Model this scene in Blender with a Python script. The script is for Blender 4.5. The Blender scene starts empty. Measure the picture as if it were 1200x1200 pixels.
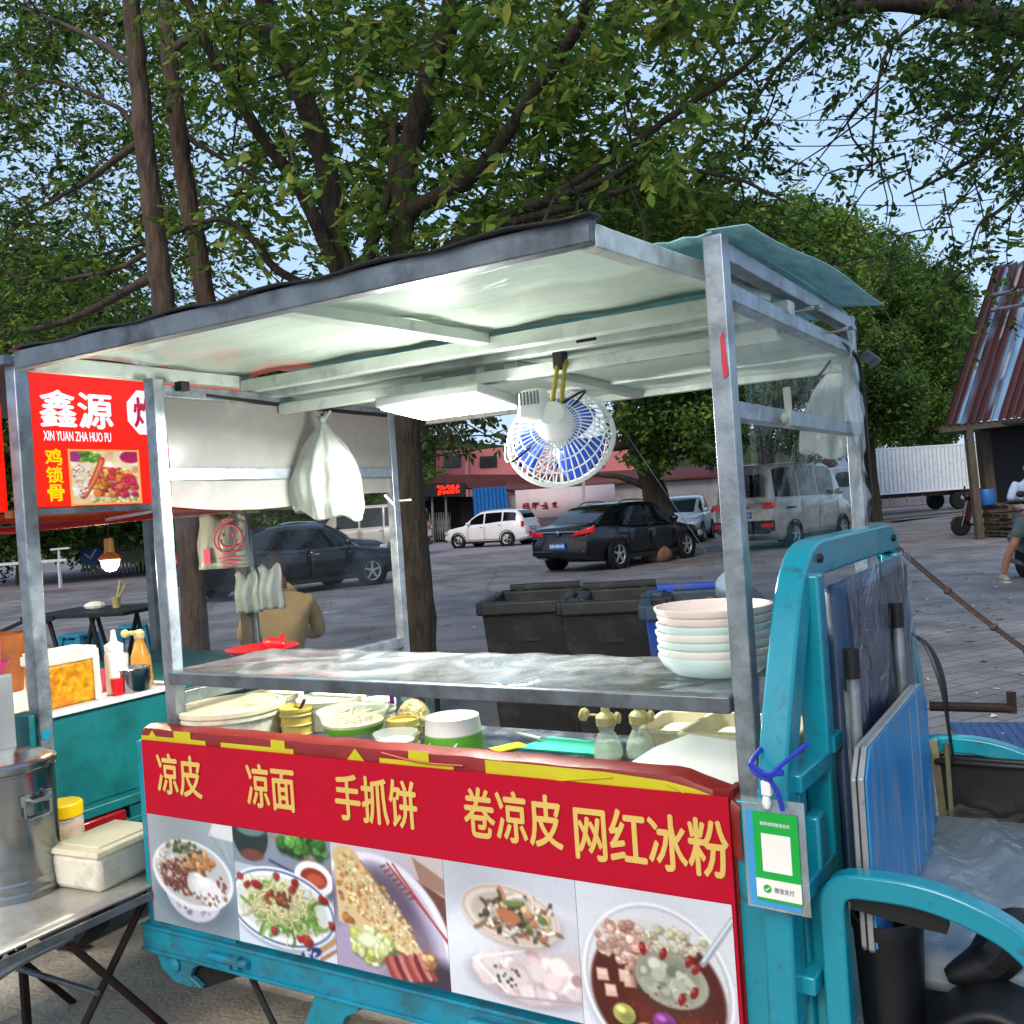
import bpy, bmesh, math, random
import numpy as np
from mathutils import Vector, Matrix, Euler
random.seed(7)
RNG = np.random.default_rng(7)
PI = math.pi
SC = bpy.context.scene
COL = SC.collection

# ------------------------------------------------------------------ camera
FPX, ROLL, PITCH, YAW, CAMZ = 1144.7, math.radians(-3.92), math.radians(.272), math.radians(31.18), 1.52
def _cam_rows():
    cp, sp, cr, sr = math.cos(PITCH), math.sin(PITCH), math.cos(ROLL), math.sin(ROLL)
    rz = np.array([[1, 0, 0], [0, 0, -1], [0, 1, 0]], float)
    rp = np.array([[1, 0, 0], [0, cp, -sp], [0, sp, cp]])
    rr = np.array([[cr, -sr, 0], [sr, cr, 0], [0, 0, 1]])
    return rr @ rp @ rz
CM = _cam_rows()
cam_d = bpy.data.cameras.new('camera')
cam_d.sensor_width = 36
cam_d.lens = FPX / 1200 * 36
cam_d.clip_start = .05
cam_d.clip_end = 3000
cam = bpy.data.objects.new('camera', cam_d)
COL.objects.link(cam)
cam.matrix_world = Matrix(((CM[0][0], -CM[1][0], -CM[2][0], 0), (CM[0][1], -CM[1][1], -CM[2][1], 0),
                           (CM[0][2], -CM[1][2], -CM[2][2], CAMZ), (0, 0, 0, 1)))
SC.camera = cam
CAM = np.array([0, 0, CAMZ])
# survey of the place: sight lines from the camera station meet known planes
def ray(x, y): return CM.T @ np.array([(x - 600) / FPX, (y - 600) / FPX, 1.])
CA = np.array([-math.cos(YAW), math.sin(YAW), 0]); CD = np.array([math.sin(YAW), math.cos(YAW), 0])
CO = np.array([.4336, 1.9475, 0])              # foot of the cart's near post
def onz(x, y, z=0.): v = ray(x, y); return Vector(CAM + v * ((z - CAMZ) / v[2]))
def onY(x, y, Y): v = ray(x, y); return Vector(CAM + v * (Y / v[1]))
def ond(x, y, d): v = ray(x, y); return Vector(CAM + v * ((d - (CAM - CO) @ CD) / (v @ CD)))
def ona(x, y, a): v = ray(x, y); return Vector(CAM + v * ((a - (CAM - CO) @ CA) / (v @ CA)))
def W(x, y, z): return Vector(CO - CA * x + CD * y + np.array([0, 0, z]))   # cart frame (x along the cart, y depth)
def L(p):                                       # world -> cart frame
    q = np.array(p) - CO
    return Vector((-(q @ CA), q @ CD, p[2]))

# ------------------------------------------------------------------ materials
def lin(c):
    if isinstance(c, str):
        c = [int(c[i:i + 2], 16) / 255 for i in (0, 2, 4)]
        c = [u / 12.92 if u <= .04045 else ((u + .055) / 1.055) ** 2.4 for u in c]
    return tuple(c[:3]) + (1.,)
def mat(name, color, rough=.5, metal=0., var=.12, scale=6., bump=0., bscale=40., dirt=None, dirt_amt=.35, dscale=3., trans=0., ior=1.45,
        alpha=1., emit=None, estr=0., coat=0., attr=None, sub=0., translucent=0., spec=.5, stretch=None):
    m = bpy.data.materials.new(name); m.use_nodes = True
    nt = m.node_tree; N = nt.nodes; K = nt.links; N.clear()
    out = N.new('ShaderNodeOutputMaterial'); b = N.new('ShaderNodeBsdfPrincipled')
    b.inputs['Roughness'].default_value = rough; b.inputs['Metallic'].default_value = metal
    b.inputs['IOR'].default_value = ior; b.inputs['Coat Weight'].default_value = coat
    b.inputs['Specular IOR Level'].default_value = spec
    b.inputs['Transmission Weight'].default_value = trans; b.inputs['Alpha'].default_value = alpha
    tc = N.new('ShaderNodeTexCoord'); vec = tc.outputs['Object']
    if stretch:
        mp = N.new('ShaderNodeMapping'); mp.inputs['Scale'].default_value = stretch; K.new(vec, mp.inputs['Vector']); vec = mp.outputs['Vector']
    nz = N.new('ShaderNodeTexNoise'); nz.inputs['Scale'].default_value = scale; nz.inputs['Detail'].default_value = 6
    K.new(vec, nz.inputs['Vector'])
    c = lin(color)
    if attr:
        at = N.new('ShaderNodeAttribute'); at.attribute_name = attr; base = at.outputs['Color']
    else:
        rp = N.new('ShaderNodeValToRGB')
        rp.color_ramp.elements[0].position = .3; rp.color_ramp.elements[1].position = .7
        rp.color_ramp.elements[0].color = tuple(max(0, u * (1 - var)) for u in c[:3]) + (1,)
        rp.color_ramp.elements[1].color = tuple(min(1, u * (1 + var)) for u in c[:3]) + (1,)
        K.new(nz.outputs['Fac'], rp.inputs['Fac']); base = rp.outputs['Color']
    if dirt:
        n2 = N.new('ShaderNodeTexNoise'); n2.inputs['Scale'].default_value = dscale; n2.inputs['Detail'].default_value = 10
        n2.inputs['Roughness'].default_value = .7; K.new(vec, n2.inputs['Vector'])
        r2 = N.new('ShaderNodeValToRGB'); r2.color_ramp.elements[0].position = 1 - dirt_amt - .12; r2.color_ramp.elements[1].position = min(1, 1 - dirt_amt + .1)
        r2.color_ramp.elements[0].position = max(0, .62 - dirt_amt * .5); r2.color_ramp.elements[1].position = .74
        K.new(n2.outputs['Fac'], r2.inputs['Fac'])
        mx = N.new('ShaderNodeMixRGB'); K.new(r2.outputs['Color'], mx.inputs['Fac']); K.new(base, mx.inputs['Color1']); mx.inputs['Color2'].default_value = lin(dirt)
        base = mx.outputs['Color']
    K.new(base, b.inputs['Base Color'])
    rr = N.new('ShaderNodeMapRange'); rr.inputs['To Min'].default_value = max(.02, rough - .12); rr.inputs['To Max'].default_value = min(1, rough + .12)
    K.new(nz.outputs['Fac'], rr.inputs['Value']); K.new(rr.outputs['Result'], b.inputs['Roughness'])
    if bump:
        n3 = N.new('ShaderNodeTexNoise'); n3.inputs['Scale'].default_value = bscale; n3.inputs['Detail'].default_value = 4; K.new(vec, n3.inputs['Vector'])
        bp = N.new('ShaderNodeBump'); bp.inputs['Strength'].default_value = bump; bp.inputs['Distance'].default_value = .02
        K.new(n3.outputs['Fac'], bp.inputs['Height']); K.new(bp.outputs['Normal'], b.inputs['Normal'])
    if emit is not None or (attr and estr):
        if attr and emit is None: K.new(base, b.inputs['Emission Color'])
        else: b.inputs['Emission Color'].default_value = lin(emit)
        b.inputs['Emission Strength'].default_value = estr
    sh = b.outputs['BSDF']
    if translucent:
        tl = N.new('ShaderNodeBsdfTranslucent'); K.new(base, tl.inputs['Color'])
        ms = N.new('ShaderNodeMixShader'); ms.inputs['Fac'].default_value = translucent
        K.new(sh, ms.inputs[1]); K.new(tl.outputs['BSDF'], ms.inputs[2]); sh = ms.outputs['Shader']
    K.new(sh, out.inputs['Surface'])
    return m
def film(name, tint=(.96, .97, .97), haze=.06, gloss=.12, rough=.08, bump=.15, hazecol=(.8, .82, .82), cap=.45):
    """clear plastic sheet: mostly see-through, a little gloss, a little white haze"""
    m = bpy.data.materials.new(name); m.use_nodes = True
    nt = m.node_tree; N = nt.nodes; K = nt.links; N.clear()
    out = N.new('ShaderNodeOutputMaterial')
    tr = N.new('ShaderNodeBsdfTransparent'); tr.inputs['Color'].default_value = tint + (1,)
    gl = N.new('ShaderNodeBsdfGlossy'); gl.inputs['Roughness'].default_value = rough
    df = N.new('ShaderNodeBsdfDiffuse'); df.inputs['Color'].default_value = hazecol + (1,)
    tc = N.new('ShaderNodeTexCoord'); nz = N.new('ShaderNodeTexNoise'); nz.inputs['Scale'].default_value = 5; nz.inputs['Detail'].default_value = 5
    nz.inputs['Distortion'].default_value = 1.5
    K.new(tc.outputs['Object'], nz.inputs['Vector'])
    bp = N.new('ShaderNodeBump'); bp.inputs['Strength'].default_value = bump; bp.inputs['Distance'].default_value = .03
    K.new(nz.outputs['Fac'], bp.inputs['Height']); K.new(bp.outputs['Normal'], gl.inputs['Normal'])
    lw = N.new('ShaderNodeLayerWeight'); lw.inputs['Blend'].default_value = .25
    ad = N.new('ShaderNodeMath'); ad.operation = 'MULTIPLY_ADD'; K.new(lw.outputs['Fresnel'], ad.inputs[0]); ad.inputs[1].default_value = 1.; ad.inputs[2].default_value = gloss * .3
    cl = N.new('ShaderNodeMath'); cl.operation = 'MINIMUM'; K.new(ad.outputs[0], cl.inputs[0]); cl.inputs[1].default_value = cap
    m1 = N.new('ShaderNodeMixShader'); m1.inputs['Fac'].default_value = haze; K.new(tr.outputs[0], m1.inputs[1]); K.new(df.outputs[0], m1.inputs[2])
    rp = N.new('ShaderNodeMapRange'); rp.inputs['From Min'].default_value = .45; rp.inputs['From Max'].default_value = .75
    rp.inputs['To Min'].default_value = haze * .5; rp.inputs['To Max'].default_value = min(1, haze * 3.2); K.new(nz.outputs['Fac'], rp.inputs['Value'])
    K.new(rp.outputs['Result'], m1.inputs['Fac'])
    m2 = N.new('ShaderNodeMixShader'); K.new(cl.outputs[0], m2.inputs['Fac']); K.new(m1.outputs[0], m2.inputs[1]); K.new(gl.outputs[0], m2.inputs[2])
    K.new(m2.outputs[0], out.inputs['Surface'])
    return m

# ------------------------------------------------------------------ mesh builder
class MB:
    def __init__(s): s.v = []; s.f = []; s.mi = []
    def add(s, vs, fs, mi=0, M=None):
        o = len(s.v)
        for p in vs:
            p = Vector(p)
            s.v.append(tuple(M @ p) if M is not None else tuple(p))
        for f in fs: s.f.append([i + o for i in f]); s.mi.append(mi)
        return s
    def box(s, c, size, M=None, mi=0, taper=1.):
        x, y, z = [u / 2 for u in size]; c = Vector(c)
        vs = [c + Vector((sx * x * (taper if sz > 0 else 1), sy * y * (taper if sz > 0 else 1), sz * z)) for sz in (-1, 1) for sx, sy in ((-1, -1), (1, -1), (1, 1), (-1, 1))]
        return s.add(vs, [(3, 2, 1, 0), (4, 5, 6, 7), (0, 1, 5, 4), (1, 2, 6, 5), (2, 3, 7, 6), (3, 0, 4, 7)], mi, M)
    def bar(s, p, q, w, h, up=(0, 0, 1), mi=0):
        p, q = Vector(p), Vector(q); t = (q - p).normalized(); up = Vector(up)
        if abs(t.dot(up)) > .98: up = Vector((1, 0, 0))
        sd = t.cross(up).normalized(); u = sd.cross(t)
        vs = [e + sd * (a * w / 2) + u * (b * h / 2) for e in (p, q) for a, b in ((-1, -1), (1, -1), (1, 1), (-1, 1))]
        return s.add(vs, [(0, 1, 2, 3), (7, 6, 5, 4), (0, 4, 5, 1), (1, 5, 6, 2), (2, 6, 7, 3), (3, 7, 4, 0)], mi)
    def tube(s, pts, r, n=8, mi=0, closed=False, caps=True, flat=1.):
        pts = [Vector(p) for p in pts]; m = len(pts)
        rs = r if hasattr(r, '__len__') else [r] * m
        ref = None; rings = []
        for i, p in enumerate(pts):
            if closed: t = pts[(i + 1) % m] - pts[i - 1]
            else: t = pts[min(i + 1, m - 1)] - pts[max(i - 1, 0)]
            t = t.normalized() if t.length > 1e-9 else Vector((0, 0, 1))
            if ref is None:
                ref = Vector((0, 0, 1)) if abs(t.z) < .9 else Vector((1, 0, 0))
            a = (ref - t * ref.dot(t)).normalized(); ref = a; b = t.cross(a)
            rings.append([p + (a * math.cos(2 * PI * k / n) * flat + b * math.sin(2 * PI * k / n)) * rs[i] for k in range(n)])
        vs = [q for R in rings for q in R]; fs = []
        for i in range(m if closed else m - 1):
            j = (i + 1) % m
            for k in range(n): fs.append((i * n + k, i * n + (k + 1) % n, j * n + (k + 1) % n, j * n + k))
        if caps and not closed: fs.append(list(range(n))[::-1]); fs.append([(m - 1) * n + k for k in range(n)])
        return s.add(vs, fs, mi)
    def lathe(s, prof, n=24, M=None, mi=0, sx=1., sy=1., caps=True):
        vs = []; fs = []; m = len(prof)
        for r, z in prof:
            for k in range(n): vs.append((r * sx * math.cos(2 * PI * k / n), r * sy * math.sin(2 * PI * k / n), z))
        for i in range(m - 1):
            for k in range(n): fs.append((i * n + k, i * n + (k + 1) % n, (i + 1) * n + (k + 1) % n, (i + 1) * n + k))
        if caps and prof[0][0] > 1e-6: fs.append(list(range(n))[::-1])
        if caps and prof[-1][0] > 1e-6: fs.append([(m - 1) * n + k for k in range(n)])
        return s.add(vs, fs, mi, M)
    def prism(s, poly, z0, z1, M=None, mi=0):
        n = len(poly)
        vs = [(x, y, z0) for x, y in poly] + [(x, y, z1) for x, y in poly]
        fs = [list(range(n))[::-1], [n + k for k in range(n)]] + [(k, (k + 1) % n, n + (k + 1) % n, n + k) for k in range(n)]
        return s.add(vs, fs, mi, M)
    def grid(s, nu, nv, fn, mi=0, M=None):
        vs = [fn(i / nu, j / nv) for i in range(nu + 1) for j in range(nv + 1)]
        fs = [(i * (nv + 1) + j, (i + 1) * (nv + 1) + j, (i + 1) * (nv + 1) + j + 1, i * (nv + 1) + j + 1) for i in range(nu) for j in range(nv)]
        return s.add(vs, fs, mi, M)
    def ball(s, c, r, M=None, mi=0, n=12, m=8):
        if not hasattr(r, '__len__'): r = (r, r, r)
        c = Vector(c); vs = []; fs = []
        for i in range(m + 1):
            th = PI * i / m
            for k in range(n): vs.append(c + Vector((r[0] * math.sin(th) * math.cos(2 * PI * k / n), r[1] * math.sin(th) * math.sin(2 * PI * k / n), r[2] * math.cos(th))))
        for i in range(m):
            for k in range(n): fs.append((i * n + k, (i + 1) * n + k, (i + 1) * n + (k + 1) % n, i * n + (k + 1) % n))
        return s.add(vs, fs, mi, M)
    def build(s, name, mats, parent=None, smooth=35, bevel=0., subsurf=0, solid=0.):
        me = bpy.data.meshes.new(name)
        me.from_pydata(s.v, [], s.f)
        if not isinstance(mats, (list, tuple)): mats = [mats]
        for m in mats: me.materials.append(m)
        if len(mats) > 1: me.polygons.foreach_set('material_index', s.mi)
        bm = bmesh.new(); bm.from_mesh(me)
        bmesh.ops.remove_doubles(bm, verts=bm.verts, dist=1e-6)
        bmesh.ops.recalc_face_normals(bm, faces=bm.faces); bm.to_mesh(me); bm.free()
        if smooth:
            me.polygons.foreach_set('use_smooth', [True] * len(me.polygons))
            me.set_sharp_from_angle(angle=math.radians(smooth))
        o = bpy.data.objects.new(name, me); COL.objects.link(o)
        if parent: o.parent = parent
        if solid:
            md = o.modifiers.new('t', 'SOLIDIFY'); md.thickness = solid; md.offset = 0
        if bevel:
            md = o.modifiers.new('b', 'BEVEL'); md.width = bevel; md.segments = 2; md.limit_method = 'ANGLE'; md.angle_limit = math.radians(40)
            md.harden_normals = False
        if subsurf:
            md = o.modifiers.new('s', 'SUBSURF'); md.levels = md.render_levels = subsurf
        return o
def tag(o, label=None, cat=None, group=None, kind=None):
    if label: o['label'] = label
    if cat: o['category'] = cat
    if group: o['group'] = group
    if kind: o['kind'] = kind
    return o
def thing(name, label, cat, loc=(0, 0, 0), rz=0., group=None):
    o = bpy.data.objects.new(name, None); COL.objects.link(o)
    o.empty_display_size = .1; o.location = loc; o.rotation_euler = (0, 0, rz)
    return tag(o, label, cat, group)
def dup(o, parent=None, **kw):
    c = o.copy(); COL.objects.link(c); c.parent = parent
    for ch in list(o.children): dup(ch, c)
    for k, v in kw.items(): c[k] = v
    return c
def at(o, loc, rz=0.):
    o.location = loc; o.rotation_euler = (0, 0, rz); return o
RZ = -YAW
def frame(o, x, y, z):                     # rotation matrix from three axes + origin
    return Matrix(((x[0], y[0], z[0], o[0]), (x[1], y[1], z[1], o[1]), (x[2], y[2], z[2], o[2]), (0, 0, 0, 1)))
def spline(pts, n=8, closed=False):
    P = [Vector(p) for p in pts]; m = len(P); out = []
    rng = range(m) if closed else range(m - 1)
    for i in rng:
        p0 = P[i - 1] if (closed or i > 0) else P[0]; p1 = P[i]; p2 = P[(i + 1) % m]; p3 = P[(i + 2) % m] if (closed or i + 2 < m) else P[-1]
        for k in range(n):
            t = k / n
            out.append(.5 * ((2 * p1) + (p2 - p0) * t + (2 * p0 - 5 * p1 + 4 * p2 - p3) * t * t + (3 * p1 - p0 - 3 * p2 + p3) * t ** 3))
    if not closed: out.append(P[-1])
    return out
def text_into(mb, s, M, w=None, h=None, bold=.02, mi=0, centre=True):
    """glyph outlines laid on the plane of M (x right, y up), fitted to w x h"""
    c = bpy.data.curves.new('glyphs', 'FONT'); c.body = s; c.size = 1; c.resolution_u = 3
    o = bpy.data.objects.new('glyphs', c); COL.objects.link(o)
    dg = bpy.context.evaluated_depsgraph_get()
    me = bpy.data.meshes.new_from_object(o.evaluated_get(dg))
    co = np.array([v.co[:] for v in me.vertices]); fs = [list(p.vertices) for p in me.polygons]
    bpy.data.objects.remove(o); bpy.data.curves.remove(c); bpy.data.meshes.remove(me)
    if not len(co): return
    lo, hi = co.min(0), co.max(0); sz = hi - lo
    kx = w / sz[0] if w else None; ky = h / sz[1] if h else None
    kx = kx or ky; ky = ky or kx
    mid = (lo + hi) / 2 if centre else lo
    # heavier strokes: the outline printed five times with tiny shifts, each layer a hair above the last
    for i, (ox, oy) in enumerate(((0, 0), (bold, 0), (-bold, 0), (0, bold * .7), (0, -bold * .7)) if bold else ((0, 0),)):
        mb.add([((p[0] - mid[0] + ox) * kx, (p[1] - mid[1] + oy) * ky, i * .00012) for p in co], fs, mi, M)

def fillet(pts, r, n=5):
    """polyline with its inner corners rounded"""
    P = [Vector(p) for p in pts]; out = [P[0]]
    rs = r if hasattr(r, '__len__') else [r] * len(P)
    for i in range(1, len(P) - 1):
        a, b, c = P[i - 1], P[i], P[i + 1]; u, v = (a - b), (c - b); l = min(rs[i], u.length * .45, v.length * .45); s, e = b + u.normalized() * l, b + v.normalized() * l
        for k in range(n + 1): t = k / n; out.append(s * (1 - t) ** 2 + b * 2 * t * (1 - t) + e * t * t)
    return out + [P[-1]]
M = {}
M['galv'] = mat('galvanised_steel', '9aa2a8', .38, .75, .22, 14, dirt='5a5f63', dirt_amt=.3, dscale=9, bump=.05, bscale=60)
M['galv_dark'] = mat('weathered_steel', '70777d', .45, .7, .25, 12, dirt='3d4043', dirt_amt=.3, dscale=8)
M['steel'] = mat('stainless_steel', '94989a', .2, 1., .1, 8, bump=.02, bscale=30, stretch=(1, 1, 8))
M['shelf'] = film('shelf_glass', tint=(.9, .95, .93), haze=.11, gloss=.5, rough=.16, bump=.5, hazecol=(.62, .66, .67), cap=.5)
M['teal'] = mat('teal_paint', '0a8498', .3, 0, .12, 4, coat=.3, dirt='33312a', dirt_amt=.12, dscale=22, bump=.03)
M['teal_worn'] = mat('worn_teal_paint', '12809a', .4, 0, .18, 5, dirt='3c352c', dirt_amt=.34, dscale=11, bump=.05, stretch=(1, 1, 1.6))
M['teal_old'] = mat('dull_teal_paint', '0d6b6b', .45, 0, .16, 3, dirt='0a3f40', dirt_amt=.3, dscale=5, bump=.03)
M['black'] = mat('black_plastic', '101114', .45, 0, .25, 9, bump=.05)
M['rubber'] = mat('rubber', '0b0b0c', .75, 0, .3, 12, bump=.1)
M['dark_rust'] = mat('dark_iron', '2a211d', .7, .4, .3, 14, dirt='4a2e20', dirt_amt=.3, dscale=12, bump=.1)
M['roof_ply'] = mat('pale_green_roof_sheet', 'dce8dc', .3, 0, .05, 3, bump=.05, bscale=18, stretch=(.4, 2.5, 1), coat=.5, translucent=.4, dirt='c6d0c2', dirt_amt=.2, dscale=3)
M['roof_teal'] = mat('teal_corrugated_sheet', 'a5d2d8', .4, 0, .14, 20, dirt='7b9a9c', dirt_amt=.3, dscale=12, stretch=(3, .6, 1), translucent=.3)
M['white_plastic'] = mat('white_plastic', 'e2e4e0', .35, 0, .05, 6, bump=.02)
M['cream_plastic'] = mat('cream_plastic', 'f0e8c8', .4, 0, .08, 5, translucent=.18, dirt='c3b795', dirt_amt=.2, dscale=4)
M['bucket_white'] = mat('bucket_white', 'f4efdc', .42, 0, .06, 4, translucent=.15, dirt='b7a98a', dirt_amt=.25, dscale=7)
M['bag'] = mat('white_poly_bag', 'b9c0ba', .28, 0, .07, 7, bump=.75, bscale=11, translucent=.4, alpha=.8, stretch=(1.6, 1.6, .55))
M['film'] = film('clear_film', haze=.0015, gloss=.03, cap=.085, bump=.7, rough=.05)
M['film_thin'] = film('thin_clear_film', haze=.0005, gloss=.01, bump=.08, cap=.05)
M['film_cloudy'] = film('cloudy_film', haze=.02, gloss=.1, cap=.22)
M['film_wrap'] = film('wrapping_film', haze=.03, gloss=.2, rough=.1, bump=.8, hazecol=(.5, .58, .68), tint=(.92, .96, 1.))
M['red_cloth'] = mat('red_oilcloth', '7e1512', .42, 0, .15, 5, bump=.2, bscale=10, dirt='93301e', dirt_amt=.25, dscale=3)
M['red_edge'] = mat('faded_red_edge', 'b8573a', .5, 0, .15, 7, dirt='8d3a28', dirt_amt=.3)
M['yellow_print'] = mat('yellow_print', 'c3b820', .45, 0, .1, 5, bump=.05)
M['red_panel'] = mat('crimson_print', 'b00024', .6, 0, .05, 3, spec=.25, dirt='96001f', dirt_amt=.12, dscale=6)
M['gold_letter'] = mat('gold_letters', 'd4b25c', .5, 0, .05, 8)
M['picture'] = mat('printed_picture', 'ffffff', .45, attr='Col')
M['picture_lit'] = mat('backlit_picture', 'ffffff', .4, attr='Col', estr=.5)
M['sign_red'] = mat('lit_red_sign', 'e8200c', .4, 0, .04, 2, emit='ff1a06', estr=.62)
M['sign_white'] = mat('lit_white_letters', 'ffffff', .4, 0, .02, 3, emit='ffffff', estr=.55)
M['sign_yellow'] = mat('lit_yellow_letters', 'ffd800', .4, 0, .02, 3, emit='ffd000', estr=.6)
M['sign_pink'] = mat('lit_magenta_letters', 'c01840', .4, 0, .02, 3, emit='c01840', estr=.5)
M['lamp_face'] = mat('lit_led_diffuser', 'ffffff', .4, 0, 0, 3, emit='fbffff', estr=14)
M['lamp_dot'] = mat('lit_led_dots', 'ffffff', .4, 0, 0, 3, emit='ffffff', estr=40)
M['bulb'] = mat('lit_bulb', 'ffffff', .4, 0, 0, 3, emit='fff6c0', estr=16)
M['led_red'] = mat('lit_red_dots', 'ff2010', .4, 0, 0, 3, emit='ff2208', estr=4)
M['blue_plastic'] = mat('blue_fan_blade', '1f55c8', .3, 0, .08, 6, translucent=.25)
M['glass'] = mat('clear_glass', 'ffffff', .03, 0, 0, 3, trans=1., ior=1.45)
M['pet'] = mat('thin_clear_plastic', 'f6fdf4', .12, 0, 0, 3, alpha=.30, bump=.15, bscale=20)
M['pet_amber'] = mat('amber_clear_plastic', 'e8a040', .12, 0, .1, 12, alpha=.75, bump=.1, bscale=20)
M['orange_bits'] = mat('orange_bits', 'e08a20', .5, 0, .5, 38, bump=.4, bscale=40, dirt='f2c9a0', dirt_amt=.5, dscale=40)
M['pickle'] = mat('yellow_pickles', 'd89a08', .35, 0, .45, 30, bump=.5, bscale=34, dirt='b84a08', dirt_amt=.5, dscale=24)
M['yellow_lid'] = mat('yellow_lid', 'e2b400', .4, 0, .05, 5)
M['cap_cream'] = mat('cream_cap', 'dccf96', .4, 0, .06, 5, translucent=.2)
M['water'] = mat('pale_green_liquid', 'e2f6da', .08, 0, .05, 6, alpha=.5)
M['green_print'] = mat('green_cup_print', '5aa32c', .45, 0, .08, 8)
M['paper_white'] = mat('white_paper', 'e4e2da', .6, 0, .05, 6)
M['bowl_pink'] = mat('pink_bowl', 'dccdc6', .3, 0, .04, 4)
M['bowl_mint'] = mat('mint_bowl', 'c4dad5', .3, 0, .04, 4)
M['bowl_cream'] = mat('cream_bowl', 'e0dcd4', .3, 0, .04, 4)
M['mint_tray'] = mat('mint_board', '3fb79a', .45, 0, .1, 5)
M['yellow_card'] = mat('yellow_card', 'd6c800', .5, 0, .08, 5)
M['noodle'] = mat('pale_noodles', 'd9cfa6', .5, 0, .25, 26, bump=.5, bscale=30)
M['yellow_basket'] = mat('yellow_basket', 'd9bd5a', .5, 0, .15, 12)
M['counter'] = mat('counter_top', '30343a', .3, .3, .3, 10, dirt='70777a', dirt_amt=.25, dscale=16)
M['navy'] = mat('navy_cushion', '1b3350', .4, 0, .2, 4, bump=.2, bscale=9)
M['board_blue'] = mat('scratched_blue_board', '1c78b0', .38, 0, .14, 4, dirt='8d8f92', dirt_amt=.22, dscale=10, stretch=(1, 2, .45))
M['board_edge'] = mat('board_edge', '9a9d9e', .4, .4, .2, 14, dirt='3a3a3a', dirt_amt=.2, dscale=14)
M['strap'] = mat('blue_strap', '1a2fa0', .6, 0, .1, 20)
M['rope'] = mat('grey_rope', '453a35', .8, 0, .3, 30, dirt='4a2f26', dirt_amt=.4, dscale=20, bump=.4, bscale=60)
M['strap_tan'] = mat('olive_webbing', '6e6a50', .8, 0, .2, 20)
M['card_green'] = mat('green_card', '0aa03a', .4, 0, .04, 4)
M['card_blue'] = mat('blue_card', '3c8fc4', .4, 0, .06, 4)
M['card_grey'] = mat('grey_letters', '6f7478', .5)
M['wood'] = mat('weathered_wood', '514739', .8, 0, .3, 5, bump=.3, bscale=20, stretch=(6, 6, .6), dirt='3c3226', dirt_amt=.35)
M['wood_pale'] = mat('pale_wood', 'b0a06a', .7, 0, .2, 5, bump=.2, bscale=20, stretch=(1, 6, 6))
M['bark'] = mat('dark_bark', '2c241b', .9, 0, .5, 12, bump=1., bscale=22, stretch=(2.2, 2.2, .5), dirt='4c4436', dirt_amt=.4, dscale=8)
M['bark_brown'] = mat('brown_bark', '44352a', .9, 0, .5, 12, bump=1., bscale=20, stretch=(2, 2, .5), dirt='594a3c', dirt_amt=.35, dscale=6)
M['leaf'] = mat('leaves', 'ffffff', .55, attr='Col', translucent=.46, spec=.2)
M['leaf_far'] = mat('far_leaves', 'ffffff', .6, attr='Col', translucent=.3, spec=.2)
M['skin'] = mat('skin', 'a8775a', .55, 0, .08, 12, bump=.03)
M['skin_dark'] = mat('tanned_skin', '7d5238', .55, 0, .1, 12)
M['hair'] = mat('short_dark_hair', '1a1411', .7, 0, .3, 40, bump=.4, bscale=90)
M['hair_shaved'] = mat('cropped_hair', '3a271d', .75, 0, .3, 60, bump=.3, bscale=120)
M['shirt_tan'] = mat('tan_shirt', 'ad9062', .8, 0, .12, 7, bump=.3, bscale=9)
M['shirt_white'] = mat('pale_blue_shirt', 'b9c6d6', .8, 0, .1, 7, bump=.3, bscale=9)
M['shorts'] = mat('grey_shorts', '5f6a68', .85, 0, .14, 8, bump=.3, bscale=10)
M['shoe'] = mat('pale_shoe', 'a39a8c', .7, 0, .15, 12)
M['sole'] = mat('white_sole', 'cfcac0', .7)
M['tyre'] = M['rubber']
M['rim'] = mat('alloy_rim', 'a6a9ac', .35, .6, .15, 8)
M['car_glass'] = mat('dark_car_glass', '0a0d10', .06, 0, .3, 3, spec=.6)
M['windscreen'] = mat('reflecting_windscreen', '1c262c', .05, 0, .3, 3, spec=.8)
M['tail_red'] = mat('red_tail_lamp', 'b01014', .2, 0, .2, 14, coat=.5, emit='ff1010', estr=.12)
M['head_lamp'] = mat('clear_head_lamp', 'c4cacc', .12, .3, .2, 14, coat=.5)
M['plate_blue'] = mat('blue_plate', '1d5fae', .4)
M['mark_white'] = mat('white_marks', 'e0e4e8', .5)
M['chrome'] = mat('chrome_trim', 'd0d2d4', .12, 1, .05)
M['trim_black'] = mat('dark_trim', '0d0e10', .55, 0, .2, 8)
M['car_black'] = mat('black_car_paint', '090a0e', .25, 0, .1, 3, coat=.4)
M['car_navy'] = mat('dark_navy_car_paint', '0d1019', .25, 0, .1, 3, coat=.35)
M['car_white'] = mat('white_car_paint', 'dcdce0', .25, 0, .04, 3, coat=.5)
M['car_silver'] = mat('silver_car_paint', 'b2ada4', .3, .2, .05, 3, coat=.5, dirt='8a8682', dirt_amt=.2, dscale=2)
M['car_pale_blue'] = mat('pale_blue_car_paint', 'a5b6c6', .3, .2, .05, 3, coat=.5)
M['car_graphite'] = mat('graphite_car_paint', '23283a', .25, 0, .08, 3, coat=.5)
M['truck_white'] = mat('truck_body_white', 'd6dade', .5, 0, .05, 3, dirt='9aa0a4', dirt_amt=.15, dscale=4)
M['truck_frame'] = mat('truck_chassis', '4f3d38', .7, .1, .3, 6)
M['bin_grey'] = mat('grey_bin_plastic', '141518', .55, 0, .2, 5, bump=.06, dirt='3a3935', dirt_amt=.25, dscale=7)
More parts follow.
